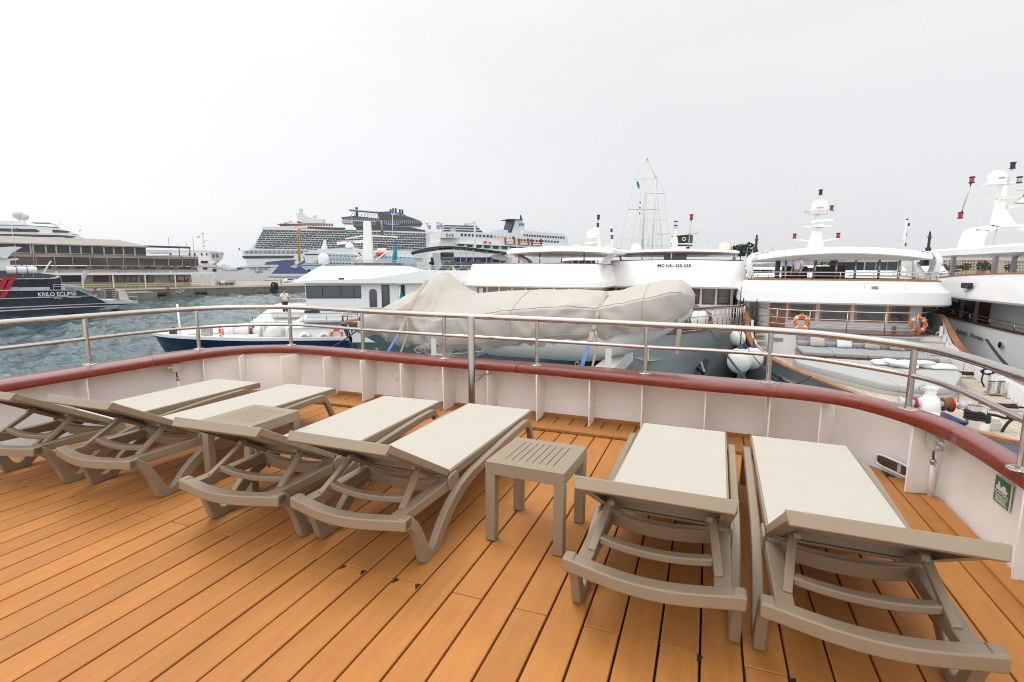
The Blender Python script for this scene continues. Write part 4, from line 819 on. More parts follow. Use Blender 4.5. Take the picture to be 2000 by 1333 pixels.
# mast with radar dome
mst = MB(); mst.loft([[(-.28 * s - .55, 2.6 - .25 * s, z), (.28 * s - .55, 2.6 - .25 * s, z), (.28 * s - .55, 2.6 + .25 * s, z), (-.28 * s - .55, 2.6 + .25 * s, z)] for s, z in ((1.25, 2.40), (.95, 2.7), (.7, 3.1), (.45, 3.6), (.32, 3.95))]); ms = mst.build('mast', M['white'], L4, bevel=.03)
MB().prism([(-1.45, 2.86), (-.55, 2.70), (.35, 2.86), (.35, 2.90), (-.3, 2.80), (-.55, 2.95), (-.8, 2.80), (-1.45, 2.90)], lambda a, b, h: (a, h, b), 2.45, 2.7).build('spreader', M['white'], ms)
MB().prism([(-1.15, 3.42), (-.55, 3.35), (.05, 3.42), (.05, 3.46), (-1.15, 3.46)], lambda a, b, h: (a, h, b), 2.45, 2.7).build('spreader', M['white'], ms)
MB().bx(-.75, -.25, 2.2, 2.5, 3.30, 3.34).build('radar_shelf', M['cream'], ms); MB().lathe([(.22, 0), (.24, .05), (.2, .12)], (-.5, 2.3, 3.36), 14).build('radar_unit', M['white'], ms); MB().beam((-.85, 2.25, 3.62), (.0, 2.25, 3.70), .12, .09).build('radar_bar', M['white'], ms)
dm = dome(L4, (-.5, 2.6, 4.02), .34, .62, M['white']); text('sailor', 'lettering', M['bluestrap'], dm, face_M((-.5, 2.6 - .345, 4.25), (1, 0, 0)), .13)
MB().lathe([(.46, 0), (.46, .03)], (-.5, 2.6, 3.98), 18).build('platform', M['cream'], ms); pipe(ms, 'hoop', [(-.5 + .62 * math.cos(q), 2.6 + .4 * math.sin(q), 4.10) for q in [k * math.pi / 8 for k in range(16)]], .012, M['dsteel'], 6, True)
for x, z in ((-1.42, 2.9), (.33, 2.9), (-.02, 4.12)): navlight(ms, (x, 2.55, z), s=.9)
pipe(ms, 'pole', [(-.5, 2.6, 4.6), (-.5, 2.6, 4.85)], .025, M['cream']); navlight(ms, (-.5, 2.6, 4.85), M['black'], .9)
for x in (-1.05, .12): pipe(ms, 'whip_aerial', [(x, 2.6, 4.1), (x + .02 * (x > -.5), 2.6, 5.0)], .007, M['cream'], 5)
# stairs to the raised deck on the right
for i in range(5): MB().bx(2.50, 3.42, -2.75 + .33 * i, -2.45 + .33 * i, zd4(-2) + .19 * i, zd4(-2) + .19 * i + .19).build('step', M['white'], L4); MB().bx(2.48, 3.42, -2.78 + .33 * i, -2.46 + .33 * i, zd4(-2) + .19 * (i + 1), zd4(-2) + .19 * (i + 1) + .03).build('tread', M['tdeck'], L4)
for i in range(4): MB().bx(-3.5, -2.75, -2.4 + .33 * i, -2.1 + .33 * i, zd4(-2) + .05 + .22 * i, zd4(-2) + .09 + .22 * i).build('tread', M['tdeck'], L4)
gate = [(2.30, -2.95), (2.30, -2.35)]; rails(L4, gate, zd4(-2), [.3, .5, .68], .02); pipe(L4, 'hose_reel', [(3.18 + .1 * math.cos(q), -1.2, -.95 + .1 * math.sin(q)) for q in [k * math.pi / 6 for k in range(12)]], .03, M['dsteel'], 8, True)
# hull details: hawse plates and the name
for y, z in ((-4.2, -2.05), (-5.6, -2.35), (-3.2, -2.9)):
    b = hb4(y) * .965; MB().box((0, 0, 0), (.03, .42, .16), M=Matrix.Translation((-b - .0, y, z)) @ Matrix.Rotation(R(-14), 4, 'Z') @ Matrix.Rotation(R(-14), 4, 'X')).build('hawse_plate', M['chrome'], L4, bevel=.02)
nm = (hb4(-7.4) * -1.0 - .03, -7.4, zs4(-7.4) - .35); text('Aurum', 'name_lettering', M['navyblue'], L4, face_M(nm, (0.22, -1, -0.03), (-.2, 0, 1)), .34)
def in4(px, py, d): return T4.inverted() @ at(px, py, d)
# furniture on that foredeck: things of their own
def cushion(mb_c, dims, m, name, parent, bev=.035): return MB().box(mb_c, dims).build(name, m, parent, bevel=bev, seg=3)
sf = ship_thing('sofa_lounge', 'long grey daybed sofa with wooden base against the white deck wall', 'sofa', T4 @ Matrix.Translation((.15, -3.45, zd4(-3.4) + .02)) @ Matrix.Rotation(R(0), 4, 'Z'))
for i in range(40): MB().bx(-1.95 + .0975 * i + .003, -1.95 + .0975 * (i + 1) - .003, -1.22, -1.18, 0, .42).build('base_slat', M['mwood'], sf)
for i in range(11): MB().bx(-1.97, -1.95, -1.18 + .13 * i, -1.18 + .13 * i + .124, 0, .42).build('base_slat', M['mwood'], sf)
MB().bx(-1.95, 1.95, -1.18, .62, 0, .42).build('base', M['mwood'], sf)
for i in range(4): cushion((-1.47 + .98 * i, -.36, .49), (.97, 1.72, .13), M['cushion2'], 'seat_cushion', sf)
for i in range(5): cushion((-1.56 + .78 * i, .68, .86), (.77, .16, .30), M['cushion2'], 'back_cushion', sf); cushion((-1.56 + .78 * i, .52, .64), (.775, .22, .20), M['cushion2'], 'bolster', sf, .08)
for i, (x, lab, mm) in enumerate(((-1.28, 'beige throw pillow at the left end of the grey sofa', 'pillow'), (-.42, 'pale patterned throw pillow, second from the left on the grey sofa', 'wpillow'), (.45, 'beige throw pillow, third from the left on the grey sofa', 'pillow'), (1.22, 'beige throw pillow at the right end of the grey sofa', 'pillow'))):
    pw = ship_thing('throw_pillow', lab, 'pillow', T4 @ Matrix.Translation((.15 + x, -3.45 + .30, zd4(-3.4) + .79)) @ Matrix.Rotation(R(-24), 4, 'X') @ Matrix.Rotation(R(rnd.uniform(-7, 7)), 4, 'Y'), 'throw pillows on the grey sofa')
    rings = []
    for j in range(9):
        t = -1 + j / 4; rings.append([(.24 * (1 - .06 * abs(t)) * c_ * (1 if abs(c_) > .9 else 1), .085 * s_ * math.sqrt(max(0, 1 - t * t * .96)), .20 * t) for c_, s_ in [(math.copysign(abs(math.cos(q)) ** .35, math.cos(q)), math.sin(q)) for q in [k * math.pi / 8 for k in range(16)]]])
    MB().loft(rings).build('cover', M[mm], pw, smooth=180)
def pad_outline(x0, x1, y0, y1, r):
    P = [(x1, y1), (x0, y1)]
    for k in range(9): q = math.pi + k * math.pi / 16; P.append((x0 + r + r * math.cos(q), y0 + r + r * math.sin(q)))
    P += [(x1, y0)]; return P
pd = ship_thing('sun_pad', 'big pale grey sun pad with chamfered corner in the middle of the teak foredeck', 'sun pad', T4 @ Matrix.Translation((0, 0, zd4(-7) + .02)))
for po in ([(-.25, -5.0), (-2.1, -5.0), (-2.17, -5.1), (-2.19, -6.2), (-2.12, -6.5), (-1.95, -6.8), (-.75, -8.75), (-.55, -9.0), (-.25, -9.12)], [(-.245, -9.12), (.6, -9.12), (.85, -9.0), (1.05, -8.75), (1.92, -6.8), (2.02, -6.5), (2.05, -6.2), (2.03, -5.1), (1.96, -5.0), (-.245, -5.0)]):
    cx = sum(p[0] for p in po) / len(po); cy = sum(p[1] for p in po) / len(po)
    ins = lambda e: [(x + (cx - x) * e, y + (cy - y) * e) for x, y in po]
    for q0, q1, nm_ in ((0.0, .17, 'base_panel'), (.172, .34, 'mattress')):
        shell(pd, nm_, [(ins(.006), q0), (ins(0), q0 + .015), (ins(0), q1 - .03), (ins(.02), q1)], M['cushion'], 60)
wp = [(.35, -5.75, 0, .40), (.85, -5.6, 50, .40), (.75, -6.05, -20, .40), (1.4, -5.75, 75, .40), (1.15, -5.95, 20, .48), (.5, -6.0, 100, .46), (1.7, -5.9, 15, .40)]
wt = ship_thing('pillow_heap', 'heap of white pillows lying on the grey sun pad', 'pillows', T4 @ Matrix.Translation((0, 0, zd4(-7))))
for x, y, a, z in wp:
    mb = MB(Matrix.Translation((x, y, z + .03)) @ Matrix.Rotation(R(a), 4, 'Z') @ Matrix.Rotation(R(rnd.uniform(-8, 8)), 4, 'X')); rings = []
    for j in range(9):
        t = -1 + j / 4; rings.append([(.36 * c_, .25 * t, .085 * s_ * math.sqrt(max(0.0, 1 - t * t * .97))) for c_, s_ in [(math.copysign(abs(math.cos(q)) ** .4, math.cos(q)), math.sin(q)) for q in [k * math.pi / 8 for k in range(16)]]])
    mb.loft(rings); mb.build('pillow', M['wpillow'], wt, smooth=180)
p_ = T4 @ Matrix.Translation((-1.55, -2.02, ZR + .40)); ring_buoy('orange lifebuoy hanging on the ship rail under the wheelhouse windows', p_ @ Matrix.Rotation(R(20), 4, 'Z'), M['orange'])
p_ = T4 @ Matrix.Translation((2.42, -1.42, ZR + .42)); ring_buoy('orange lifebuoy hanging on the corner of the ship rail above the stairs', p_ @ Matrix.Rotation(R(18), 4, 'Z'), M['orange'])
# windlass, bollards and black mooring ropes near the bow
W_ = ship_thing('anchor_windlass', 'white anchor windlass with red drum and blue bed on the teak foredeck', 'windlass', Matrix.Translation(at(1812, 814, 13.1)) @ Matrix.Rotation(R(-14), 4, 'Z') @ Matrix.Scale(1.25, 4))
MB().bx(-.32, .45, -.5, .35, -.03, .05).build('bed', M['navyblue'], W_, bevel=.01)
MB().lathe([(.20, .05), (.21, .1), (.19, .34), (.15, .42), (.10, .46), (.10, .58), (.125, .60), (.125, .64), (.0, .65)], (0, 0, 0), 18).build('gearbox', M['white'], W_, smooth=40)
MB().lathe([(.10, -.55), (.10, -.52), (.065, -.50), (.065, -.34), (.10, -.32), (.06, -.30), (.06, .50), (.09, .52), (.06, .54), (.06, .66), (.10, .68), (.10, .70)], (0, 0, .28), 14, 'X').build('shaft_drum', M['greywhite'], W_, smooth=40)
MB().lathe([(.14, .24), (.14, .26), (.09, .28), (.09, .32), (.14, .34), (.14, .36)], (0, 0, .28), 16, 'X').build('chain_wheel', M['rust'], W_, smooth=30); MB().lathe([(.155, .365), (.155, .40)], (0, 0, .28), 16, 'X').build('brake_band', M['red'], W_, smooth=30)
MB().lathe([(.12, -.275), (.12, -.245)], (0, 0, .28), 16, 'X').build('brake_band', M['red'], W_, smooth=30)
for s in (-.15, .50): pipe(W_, 'handle', [(s + .07 * math.cos(q), .0, .60 + .07 * math.sin(q)) for q in [k * math.pi / 6 for k in range(12)]], .012, M['dsteel'], 6, True); MB().beam((s, 0, .28), (s, 0, .55), .02, .02).build('lever', M['dsteel'], W_)
ch = MB()
for k in range(12):
    t = k / 11; c_ = Vector((lerp(.36, .75, t), lerp(-.05, -.6, t), lerp(.36, .05, t))); ch.tube([c_ + (Vector((.03 * math.cos(q), .015 * math.sin(q), .018 * math.sin(q) * (1 if k % 2 else -1)))) for q in [j * math.pi / 4 for j in range(8)]], .008, 5, True)
ch.build('chain', M['dsteel'], W_, kind='stuff')
for x, y in ((-.2, -.52), (.75, -.62)):
    s_ = MB().bx(x - .14, x + .14, y - .10, y + .10, -.03, .14).build('chain_stopper', M['cream'], W_, bevel=.02); MB().lathe([(.07, -.12), (.07, .12)], (x, y, .16), 12, 'X').build('roller', M['cream'], s_)
MB().lathe([(.16, -.03), (.16, .16), (.13, .19), (0.01, .20)], (.52, -.72, 0), 16).build('hawse_cover', M['white'], W_, smooth=40)
def bollard(label, P, r, h, two=.0):
    t = ship_thing('bollard', label, 'bollard', Matrix.Translation(P), 'steel bollards on the teak foredeck'); MB().bx(-.3, .3, -.14, .14, -.02, .015).build('base_plate', M['steel'], t)
    for x in ((-two, two) if two else (0,)): MB().lathe([(r, 0), (r, h), (r * 1.12, h + .01), (r * 1.12, h + .035), (0, h + .04)], (x, 0, 0), 18).build('drum', M['chrome'], t, smooth=40)
    return t
B1 = at(1905, 838, 12.1); bollard('fat steel bollard with black rope wound round it, near the wooden toe rail', B1, .20, .56)
B2 = at(1947, 768, 16.0); bollard('pair of small steel bollards further back on the teak foredeck', B2, .12, .34, .16)
rp = ship_thing('mooring_rope', 'black mooring rope wound round the fat bollard and led off to the right', 'rope', Matrix.Translation(B1) @ Matrix.Scale(1.3, 4), 'black mooring ropes')
pts = []
for k in range(70):
    q = k * .5; pts.append((.175 * math.cos(q) + .004 * math.sin(k * 3), .175 * math.sin(q), .17 + .17 * (k % 35) / 35))
pts += [(.22, -.15, .30), (.34, -.2, .26), (.40, -.22, .34), (.46, -.2, .24), (.36, -.24, .2), (.30, -.22, .05), (.24, -.26, -.05)]
pipe(rp, 'coil', smoothpath(pts, 2), .024, M['rope'], 6); pipe(rp, 'line', smoothpath([(.36, -.2, .27), (.9, -.35, .20), (1.6, -.6, .17), (2.6, -1.0, .2)], 5), .024, M['rope'], 6)
def coil(label, P, sx, sy, rz, tail):
    t = ship_thing('rope_coil', label, 'rope', Matrix.Translation(P) @ Matrix.Rotation(rz, 4, 'Z'), 'black mooring ropes'); pts = []
    for k in range(120):
        q = k * .35; r = .45 + .55 * (k % 40) / 40; pts.append((sx * r * math.cos(q), sy * r * math.sin(q), .02 + .03 * (k // 40) + .01 * math.sin(k)))
    pipe(t, 'coil', pts, .025, M['rope'], 6); pipe(t, 'line', smoothpath(tail, 5), .022, M['rope'], 6); return t
coil('flattened black rope coil on the teak deck left of the small bollards', at(1868, 731, 19.2), .62, .16, R(-20), [(-1.6, .3, .03), (-1.0, .22, .05), (-.5, .05, .05)])
coil('black rope coil on the teak deck right of the fat bollard', at(1950, 796, 14.0), .5, .12, R(-12), [(.4, 0, .03), (.9, -.05, .05), (1.6, -.1, .06)])
hk = at(1925, 725, 17.6); t = ship_thing('hanging_rope', 'black rope hung in loops on the white bulwark ribs', 'rope', Matrix.Translation(hk), 'black mooring ropes')
pipe(t, 'loops', [(.22 * math.cos(k * .6) * (1 + .1 * math.sin(k)), -.1 + .04 * math.sin(k * 2), .10 * math.sin(k * .6)) for k in range(40)], .026, M['rope'], 6); pipe(t, 'line', smoothpath([(-.15, -.1, 0), (-.28, -.2, -.3), (-.22, -.25, -.5), (-.6, -.6, -.62), (-1.2, -.9, -.62)], 5), .024, M['rope'], 6)
t = ship_thing('orange_cable', 'thin orange cable draped from the white bulwark to the teak deck', 'cable', Matrix.Translation(at(1888, 702, 19.4)))
pipe(t, 'cable', smoothpath([(.05, 0, .05), (-.1, -.05, -.15), (-.16, -.1, -.4), (.0, -.15, -.62), (.25, -.1, -.5), (.32, -.1, -.3)], 6), .012, M['orange'], 6); pipe(t, 'cable', smoothpath([(.2, -1.8, -.86), (.8, -2.0, -.85), (1.3, -2.1, -.84)], 4), .012, M['orange'], 6); MB().box((.07, 0, .1), (.06, .06, .12)).build('plug', M['red'], t)
# ================================================================== SHIP with the IMO number, bow on
T3 = frame_of(1315, 26, R(-20)); S3 = ship_thing('cruise_yacht', 'grey hulled yacht bow on, with IMO number on its white visor', 'yacht', T3, 'small cruise ships moored side by side')
def zs3(y): return interp(y, [-12.4, -8, -5, 0, 16], [-.38, -.52, -.66, -.72, -.72])
hb3 = hull(S3, 12.4, 16, 6.7, zs3, 0.50, M['grey_hull'], M['dwood'], y0=1.0, p=1.5, ex=0.62, capw=.12, nst=30, rake=.20)
strip_deck(S3, 'foredeck', hb3, -12.2, 1, -1.15, .25, M['tdeck'])
pb = []
for sx in (-1, 1):
    side = [(sx * (hb3(y) - .04), y, zs3(y) + .06) for y in [-12.3 + .55 * i for i in range(19)]]
    pb.append(side)
bowp = list(reversed(pb[0])) + pb[1]
rails(S3, bowp, 0, [.20, .40, .60], .02, range(len(bowp)), M['steel']); pipe(S3, 'wood_handrail', [(x, y, z + .66) for x, y, z in bowp], .035, M['dwood'])
w3 = outline(2.85, .45, 6, 20, 3.0); shell(S3, 'house', [(w3, -1.15), (w3, .75)], M['white'], 30)
y3 = lambda x: -.45 * max(0, 1 - (abs(x) / 2.85) ** 3.0) ** (1 / 3.0)
for k in range(8):
    x0 = -2.72 + k * .69; window(S3, (x0, y3(x0) - .012), (x0 + .58, y3(x0 + .58) - .012), -.22, .58, (y3(x0 + .58) - y3(x0), -.58), M['dwood'], M['glass2'], fw=.06)
for sx in (-1, 1):
    for k in range(7): MB().bx(sx * 3.05 - .02, sx * 3.05 + .02, .3 + k * .5, .34 + k * .5, -1.1, .6).build('side_post', M['black'], S3)
d3 = lambda x, y: -0.05 * (x / 3.4) ** 2
shell(S3, 'visor', [(outline(3.40, 1.25, 7, 26, 2.6), .58), (outline(3.47, 1.35, 7, 26, 2.6), .66), (outline(3.46, 1.32, 7, 26, 2.6), .80), (outline(3.36, 1.05, 7, 26, 2.5), 1.22), (outline(3.22, .62, 7, 26, 2.4), 1.90)], M['white'], 30, dz=d3)
shell(S3, 'toe_rail', [(outline(3.19, .56, 7, 26, 2.4), 1.90), (outline(3.19, .56, 7, 26, 2.4), 1.945)], M['dwood'], 30, dz=d3)
text('IMO NR.: 5351038', 'imo_lettering', M['letters'], S3, face_M((.05, -.90, 1.64), (1, 0, 0), (0, .62, 1)), .205, .012, off=.004)
c3 = lambda w_, f: outline(w_, f, 5, 24, 2.3)
shell(S3, 'canopy', [(c3(2.85, .1), 2.18), (c3(3.0, .28), 2.24), (c3(3.0, .26), 2.33), (c3(2.8, .0), 2.37)], M['white'], 25, dz=lambda x, y: .10 * (1 - (x / 3) ** 2))
MB().bx(-.55, .55, 1.0, 2.2, 1.93, 2.26).build('column', M['greywhite'], S3); pipe(S3, 'canopy_post', [(-.12, -.05, 1.94), (-.12, -.05, 2.26)], .035, M['white'])
for x in (-2.85, 2.88): pipe(S3, 'canopy_post', [(x * .97, 1.2, 1.9), (x, 1.1, 2.25)], .05, M['white'])
for x, c_ in ((-2.05, 'white'), (2.38, 'cream')): dome(S3, (x, 1.6, 2.36), .29, .48, M[c_])
fn = MB().lathe([(.55, 0), (.55, .92)], (.25, 2.6, 2.36), 20, 'Z', (1, 1.3, 1)).build('funnel', M['white'], S3, smooth=40)
MB().lathe([(.557, .48), (.557, .93), (.50, .94), (.5, .90)], (.25, 2.6, 2.36), 20, 'Z', (1, 1.3, 1)).build('black_band', M['black'], fn, smooth=40); MB().lathe([(.557, .32), (.557, .41)], (.25, 2.6, 2.36), 20, 'Z', (1, 1.3, 1)).build('black_band', M['black'], fn, smooth=40)
pipe(fn, 'emblem_ring', [(.38 + .08 * math.cos(q), 2.6 - .745, 3.05 + .08 * math.sin(q)) for q in [k * math.pi / 8 for k in range(16)]], .022, M['white'], 6, True)
m3 = MB().loft([[(-.15 * s - .05, 1.2, z), (.15 * s - .05, 1.2, z), (.15 * s - .05, 1.5, z), (-.15 * s - .05, 1.5, z)] for s, z in ((1.1, 2.3), (.9, 2.9), (.55, 3.2), (.45, 3.55))]).build('mast', M['white'], S3, bevel=.02)
MB().beam((-.62, 1.05, 3.17), (.60, 1.05, 3.28), .12, .09).build('radar_bar', M['cream'], m3); MB().lathe([(.19, 0), (.2, .05), (.17, .28), (.1, .32)], (-.08, 1.1, 2.82), 14).build('radar_unit', M['white'], m3, smooth=40)
MB().beam((-.95, 1.3, 3.28), (1.05, 1.3, 3.28), .05, .05).build('yard', M['dsteel'], m3); MB().lathe([(.25, 0), (.25, .03)], (-.05, 1.35, 3.62), 14).build('platform', M['white'], m3)
navlight(m3, (-.05, 1.35, 3.44), M['cream']); navlight(m3, (-.05, 1.35, 3.70), M['cream'])
for x in (-.95, 1.05): pipe(m3, 'aerial', [(x, 1.3, 3.26), (x, 1.3, 3.45)], .015, M['dsteel'], 6)
pl = pipe(S3, 'lamp_pole', [(.62, 1.3, 2.36), (.70, 1.3, 4.0)], .028, M['dsteel']); navlight(pl, (.62, 1.3, 2.36)); navlight(pl, (.71, 1.3, 4.0)); pipe(pl, 'whip_aerial', [(1.05, 1.3, 3.3), (1.07, 1.3, 4.35)], .007, M['cream'], 5)
for x in (-2.9, 2.95): navlight(S3, (x, .9, 2.32), M['black'], .9)
pipe(S3, 'whip_aerial', [(2.75, 1.5, 2.3), (2.74, 1.5, 3.2)], .009, M['cream'], 5)
for x, h in ((1.5, .35), (1.75, .42)): pipe(S3, 'aerial', [(x, 3, 2.35), (x, 3, 2.35 + h)], .02, M['white'], 6)
# bow: anchor pockets, fairleads
for sx in (-1, 1):
    y = -9.6; b = hb3(y); T_ = Matrix.Translation((sx * (b * .80 + .02), y + .45, -1.62)) @ Matrix.Rotation(sx * R(-37), 4, 'Z') @ Matrix.Rotation(sx * R(-26), 4, 'Y') @ Matrix.Rotation(R(45), 4, 'X')
    MB().box((0, 0, 0), (.10, .62, .62), M=T_).build('anchor_pocket', M['black'], S3, bevel=.02); MB().box((0, 0, 0), (.13, .10, .5), M=T_ @ Matrix.Rotation(R(-45), 4, 'X') @ Matrix.Translation((0, 0, -.1))).build('anchor', M['dsteel'], S3)
cv = ship_thing('deck_cover', 'dark red canvas cover on the bow deck behind the ship railing', 'canvas cover', T3 @ Matrix.Translation((.95, -4.6, -1.15)))
MB().loft([[(-.95 * s, -.8 * s, z), (.95 * s, -.8 * s, z), (.95 * s, .8 * s, z), (-.95 * s, .8 * s, z)] for s, z in ((1, 0), (.95, .75), (.1, 1.25))]).build('canvas', M['dwood'], cv)
# ================================================================== SHIP with green hull behind the tender
T2 = frame_of(1040, 25, R(-22)); S2 = ship_thing('cruise_yacht', 'grey green hulled yacht with wooden cap rail behind the covered tender', 'yacht', T2, 'small cruise ships moored side by side')
def zs2(y): return interp(y, [-13.4, -11, -7, 0, 16], [.08, -.10, -.40, -.62, -.62])
hb2 = hull(S2, 13.4, 16, 6.9, zs2, 0.45, M['green_hull'], M['mwood'], y0=1.0, p=1.5, ex=0.62, capw=.14, nst=30, rake=.24)
strip_deck(S2, 'foredeck', hb2, -13.2, 1, lambda y: zs2(y) - .45, .22, M['tdeck'])
for sx in (-1, 1):
    MB().loft([[(sx * max(.02, hb2(y) - .2), y, zs2(y) - .45), (sx * max(.02, hb2(y) - .16), y, zs2(y))] for y in [-13.3 + .5 * i for i in range(28)]], closed=False).build('inner_bulwark', M['white'], S2)
b2 = [(-(hb2(y) - .05), y, zs2(y) + .06) for y in [-7, -8.5, -10, -11.2, -12.2, -12.9, -13.25]] + [((hb2(y) - .05), y, zs2(y) + .06) for y in [-13.25, -12.9, -12.2, -11.2, -10, -8.5, -7]]
rails(S2, b2, 0, [.14, .30], .018)
w2 = outline(2.9, .8, 8, 20, 2.6); shell(S2, 'house', [(w2, -1.0), (w2, .7)], M['white'], 30)
y2 = lambda x: -.8 * max(0, 1 - (abs(x) / 2.9) ** 2.6) ** (1 / 2.6)
for k in range(8):
    x0 = -2.75 + k * .69; window(S2, (x0, y2(x0) - .012), (x0 + .58, y2(x0 + .58) - .012), -.15, .60, (y2(x0 + .58) - y2(x0), -.58), M['teak'], M['lglass'] if k in (1, 2, 3, 5) else M['glass2'], fw=.07)
d2 = lambda x, y: -0.03 * (x / 3.6) ** 2
shell(S2, 'visor', [(outline(3.52, 1.45, 8, 26, 2.5), .62), (outline(3.60, 1.55, 8, 26, 2.5), .68), (outline(3.58, 1.50, 8, 26, 2.5), .90), (outline(3.46, 1.28, 8, 26, 2.4), 1.05), (outline(3.22, .35, 8, 26, 2.3), 1.70)], M['white'], 32, dz=d2)
shell(S2, 'toe_rail', [(outline(3.19, .28, 8, 26, 2.3), 1.70), (outline(3.19, .28, 8, 26, 2.3), 1.745)], M['mwood'], 30, dz=d2)
c2 = lambda w_, f: [(x + 1.25, y) for x, y in outline(w_, f, 6, 24, 2.3)]
shell(S2, 'canopy', [(c2(2.45, -.2), 2.12), (c2(2.6, .05), 2.18), (c2(2.6, .03), 2.36), (c2(2.45, -.2), 2.42)], M['white'], 25, dz=lambda x, y: .10 * (1 - ((x - 1.25) / 2.6) ** 2))
for x in (-.9, .2, 1.3, 2.4): pipe(S2, 'canopy_post', [(x, .5, 1.73), (x, .5, 2.2)], .035, M['dsteel'])
for x0, x1 in ((-1.28, -.55), (3.72, 3.35)):
    P = smoothpath([(x0, .6, 2.3), (lerp(x0, x1, .3), .6, 2.1), (lerp(x0, x1, .8), .6, 1.9), (x1, .6, 1.70)], 5)
    MB().loft([[(p.x - .14, p.y, p.z), (p.x + .14, p.y, p.z), (p.x + .14, p.y + .7, p.z), (p.x - .14, p.y + .7, p.z)] for p in P]).build('end_frame', M['offwhite'], S2, smooth=40)
for x, z in ((-2.1, .55), (-.95, .38), (-.35, .42), (.65, .85)): pipe(S2, 'aerial', [(x, -.75, 1.15), (x, -.72, 1.15 + z)], .010, M['dsteel'], 5)
for x in (-1.75, -.65, .4): MB().lathe([(.03, 0), (.03, .08), (.09, .09), (.09, .12), (.01, .13)], (x, -.9, 1.10), 10).build('deck_fitting', M['dsteel'], S2)
m2 = MB().loft([[(2.3 - .22 * s, 3.2, z), (2.3 + .22 * s, 3.2, z), (2.3 + .22 * s, 3.6, z), (2.3 - .22 * s, 3.6, z)] for s, z in ((1.5, 2.4), (1.0, 2.75), (.6, 3.1), (.5, 3.6))]).build('mast', M['white'], S2, bevel=.02)
dome(S2, (2.15, 3.1, 3.05), .27, .46, M['white']); pipe(m2, 'pole', [(2.35, 3.4, 3.6), (2.38, 3.4, 4.05)], .03, M['dsteel']); navlight(m2, (2.38, 3.4, 4.02), M['black'], .9); navlight(m2, (2.36, 3.4, 3.62), M['black'], .8)
MB().lathe([(.33, 0), (.36, .06), (.2, .14)], (2.1, 3.0, 2.72), 14).build('radar_unit', M['cream'], m2, smooth=40); MB().bx(1.1, 1.5, 3.2, 3.6, 2.42, 2.75).build('locker', M['cream'], S2); MB().bx(2.75, 3.2, 3.2, 3.6, 2.42, 2.75).build('locker', M['cream'], S2)
m2b = pipe(S2, 'aerial_mast', [(3.05, 4, 2.4), (2.95, 4, 3.7)], .045, M['white']); navlight(m2b, (3.0, 3.98, 3.05), M['redlamp'], .8); navlight(m2b, (2.96, 3.98, 3.4), M['black'], .7)
um = ship_thing('closed_parasol', 'closed teal parasol on a steel pole at the bow of the green hulled ship', 'parasol', T2 @ Matrix.Translation((.25, -11.5, 0)))
pipe(um, 'pole', [(0, 0, -.9), (0, 0, 1.02)], .03, M['dsteel']); MB().lathe([(.06, 1.0), (.06, 1.04)], (0, 0, 0), 10).build('cap', M['dsteel'], um)
rg = []
for z, r in ((-.62, .13), (-.5, .16), (-.2, .145), (.2, .11), (.55, .06), (.78, .02)): rg.append([(r * (1 + .35 * math.cos(6 * q)) * math.cos(q) + .05, r * (1 + .35 * math.cos(6 * q)) * math.sin(q), z) for q in [k * 2 * math.pi / 36 for k in range(36)]])
MB().loft(rg).build('canopy', M['teal'], um, smooth=60); pipe(um, 'tie', [(.165 * math.cos(q) + .05, .165 * math.sin(q), -.25) for q in [k * math.pi / 8 for k in range(16)]], .012, M['navyblue'], 6, True)
# ================================================================== white SHIP on the far right
T5 = frame_of(1790, 20, R(-17), 1.42)
S5 = ship_thing('cruise_yacht', 'white hulled yacht on the far right with Adriatic Princess lettering', 'yacht', T5, 'small cruise ships moored side by side')
def zs5(y): return interp(y, [-14, -6, 0, 12], [-.40, -.36, -.08, -.02])
rings = []
for i in range(25):
    y = lerp(-14, 12, i / 24); k = max(0, (-y - 3) / 11); b = 3.6 * (1 - k ** 2.2) ** .75 + .02; c = 3.9 + .10
    bw = b * (.96 - .35 * k)
    rings.append([(c - b, y, zs5(y)), (c - lerp(b, bw, .5), y + .5 * k, lerp(zs5(y), WATER, .4)), (c - bw, y + 1.5 * k, WATER - .5), (c + bw, y + 1.5 * k, WATER - .5), (c + lerp(b, bw, .5), y + .5 * k, lerp(zs5(y), WATER, .4)), (c + b, y, zs5(y))])
MB().loft(rings, closed=False).build('hull', M['white'], S5, smooth=40)
MB().loft([[(r[0][0] - .03, r[0][1], r[0][2]), (r[0][0] - .03, r[0][1], r[0][2] + .05), (r[0][0] + .12, r[0][1], r[0][2] + .05), (r[0][0] + .12, r[0][1], r[0][2])] for r in rings]).build('cap_rail', M['dwood'], S5)
MB().loft([[(r[0][0] + .1, r[0][1], -.55), (r[-1][0] - .1, r[0][1], -.55)] for r in rings], closed=False).build('side_deck', M['tdeck'], S5)
rails(S5, [(r[0][0] + .04, r[0][1], r[0][2] + .05) for r in rings[6:]], 0, [.11, .22], .016)
MB().bx(1.25, 6.5, -9, 12, -.6, .62).build('house', M['white'], S5)
def w5(y0, y1, z0, z1, fm, gm, **k): return window(S5, (1.24, y1), (1.24, y0), z0, z1, (-1, 0), fm, gm, **k)
w5(-.6, .9, -.5, .42, M['dwood'], M['glass']); 
for y in (-1.6, -2.55): w5(y, y + .62, -.52, .5, M['dwood'], M['dwood'], name='door', fw=.05)
w5(-4.75, -4.4, -.05, .46, M['dwood'], M['glass']); w5(-5.6, -5.05, -.52, .46, M['dwood'], M['glass'], name='door', fw=.13); w5(-7.2, -6.9, -.52, .46, M['dwood'], M['dwood'], name='door'); w5(-7.75, -7.3, -.52, .46, M['dwood'], M['glass'], name='door', fw=.10); w5(-8.2, -7.85, .0, .46, M['dwood'], M['glass'])
vis = []
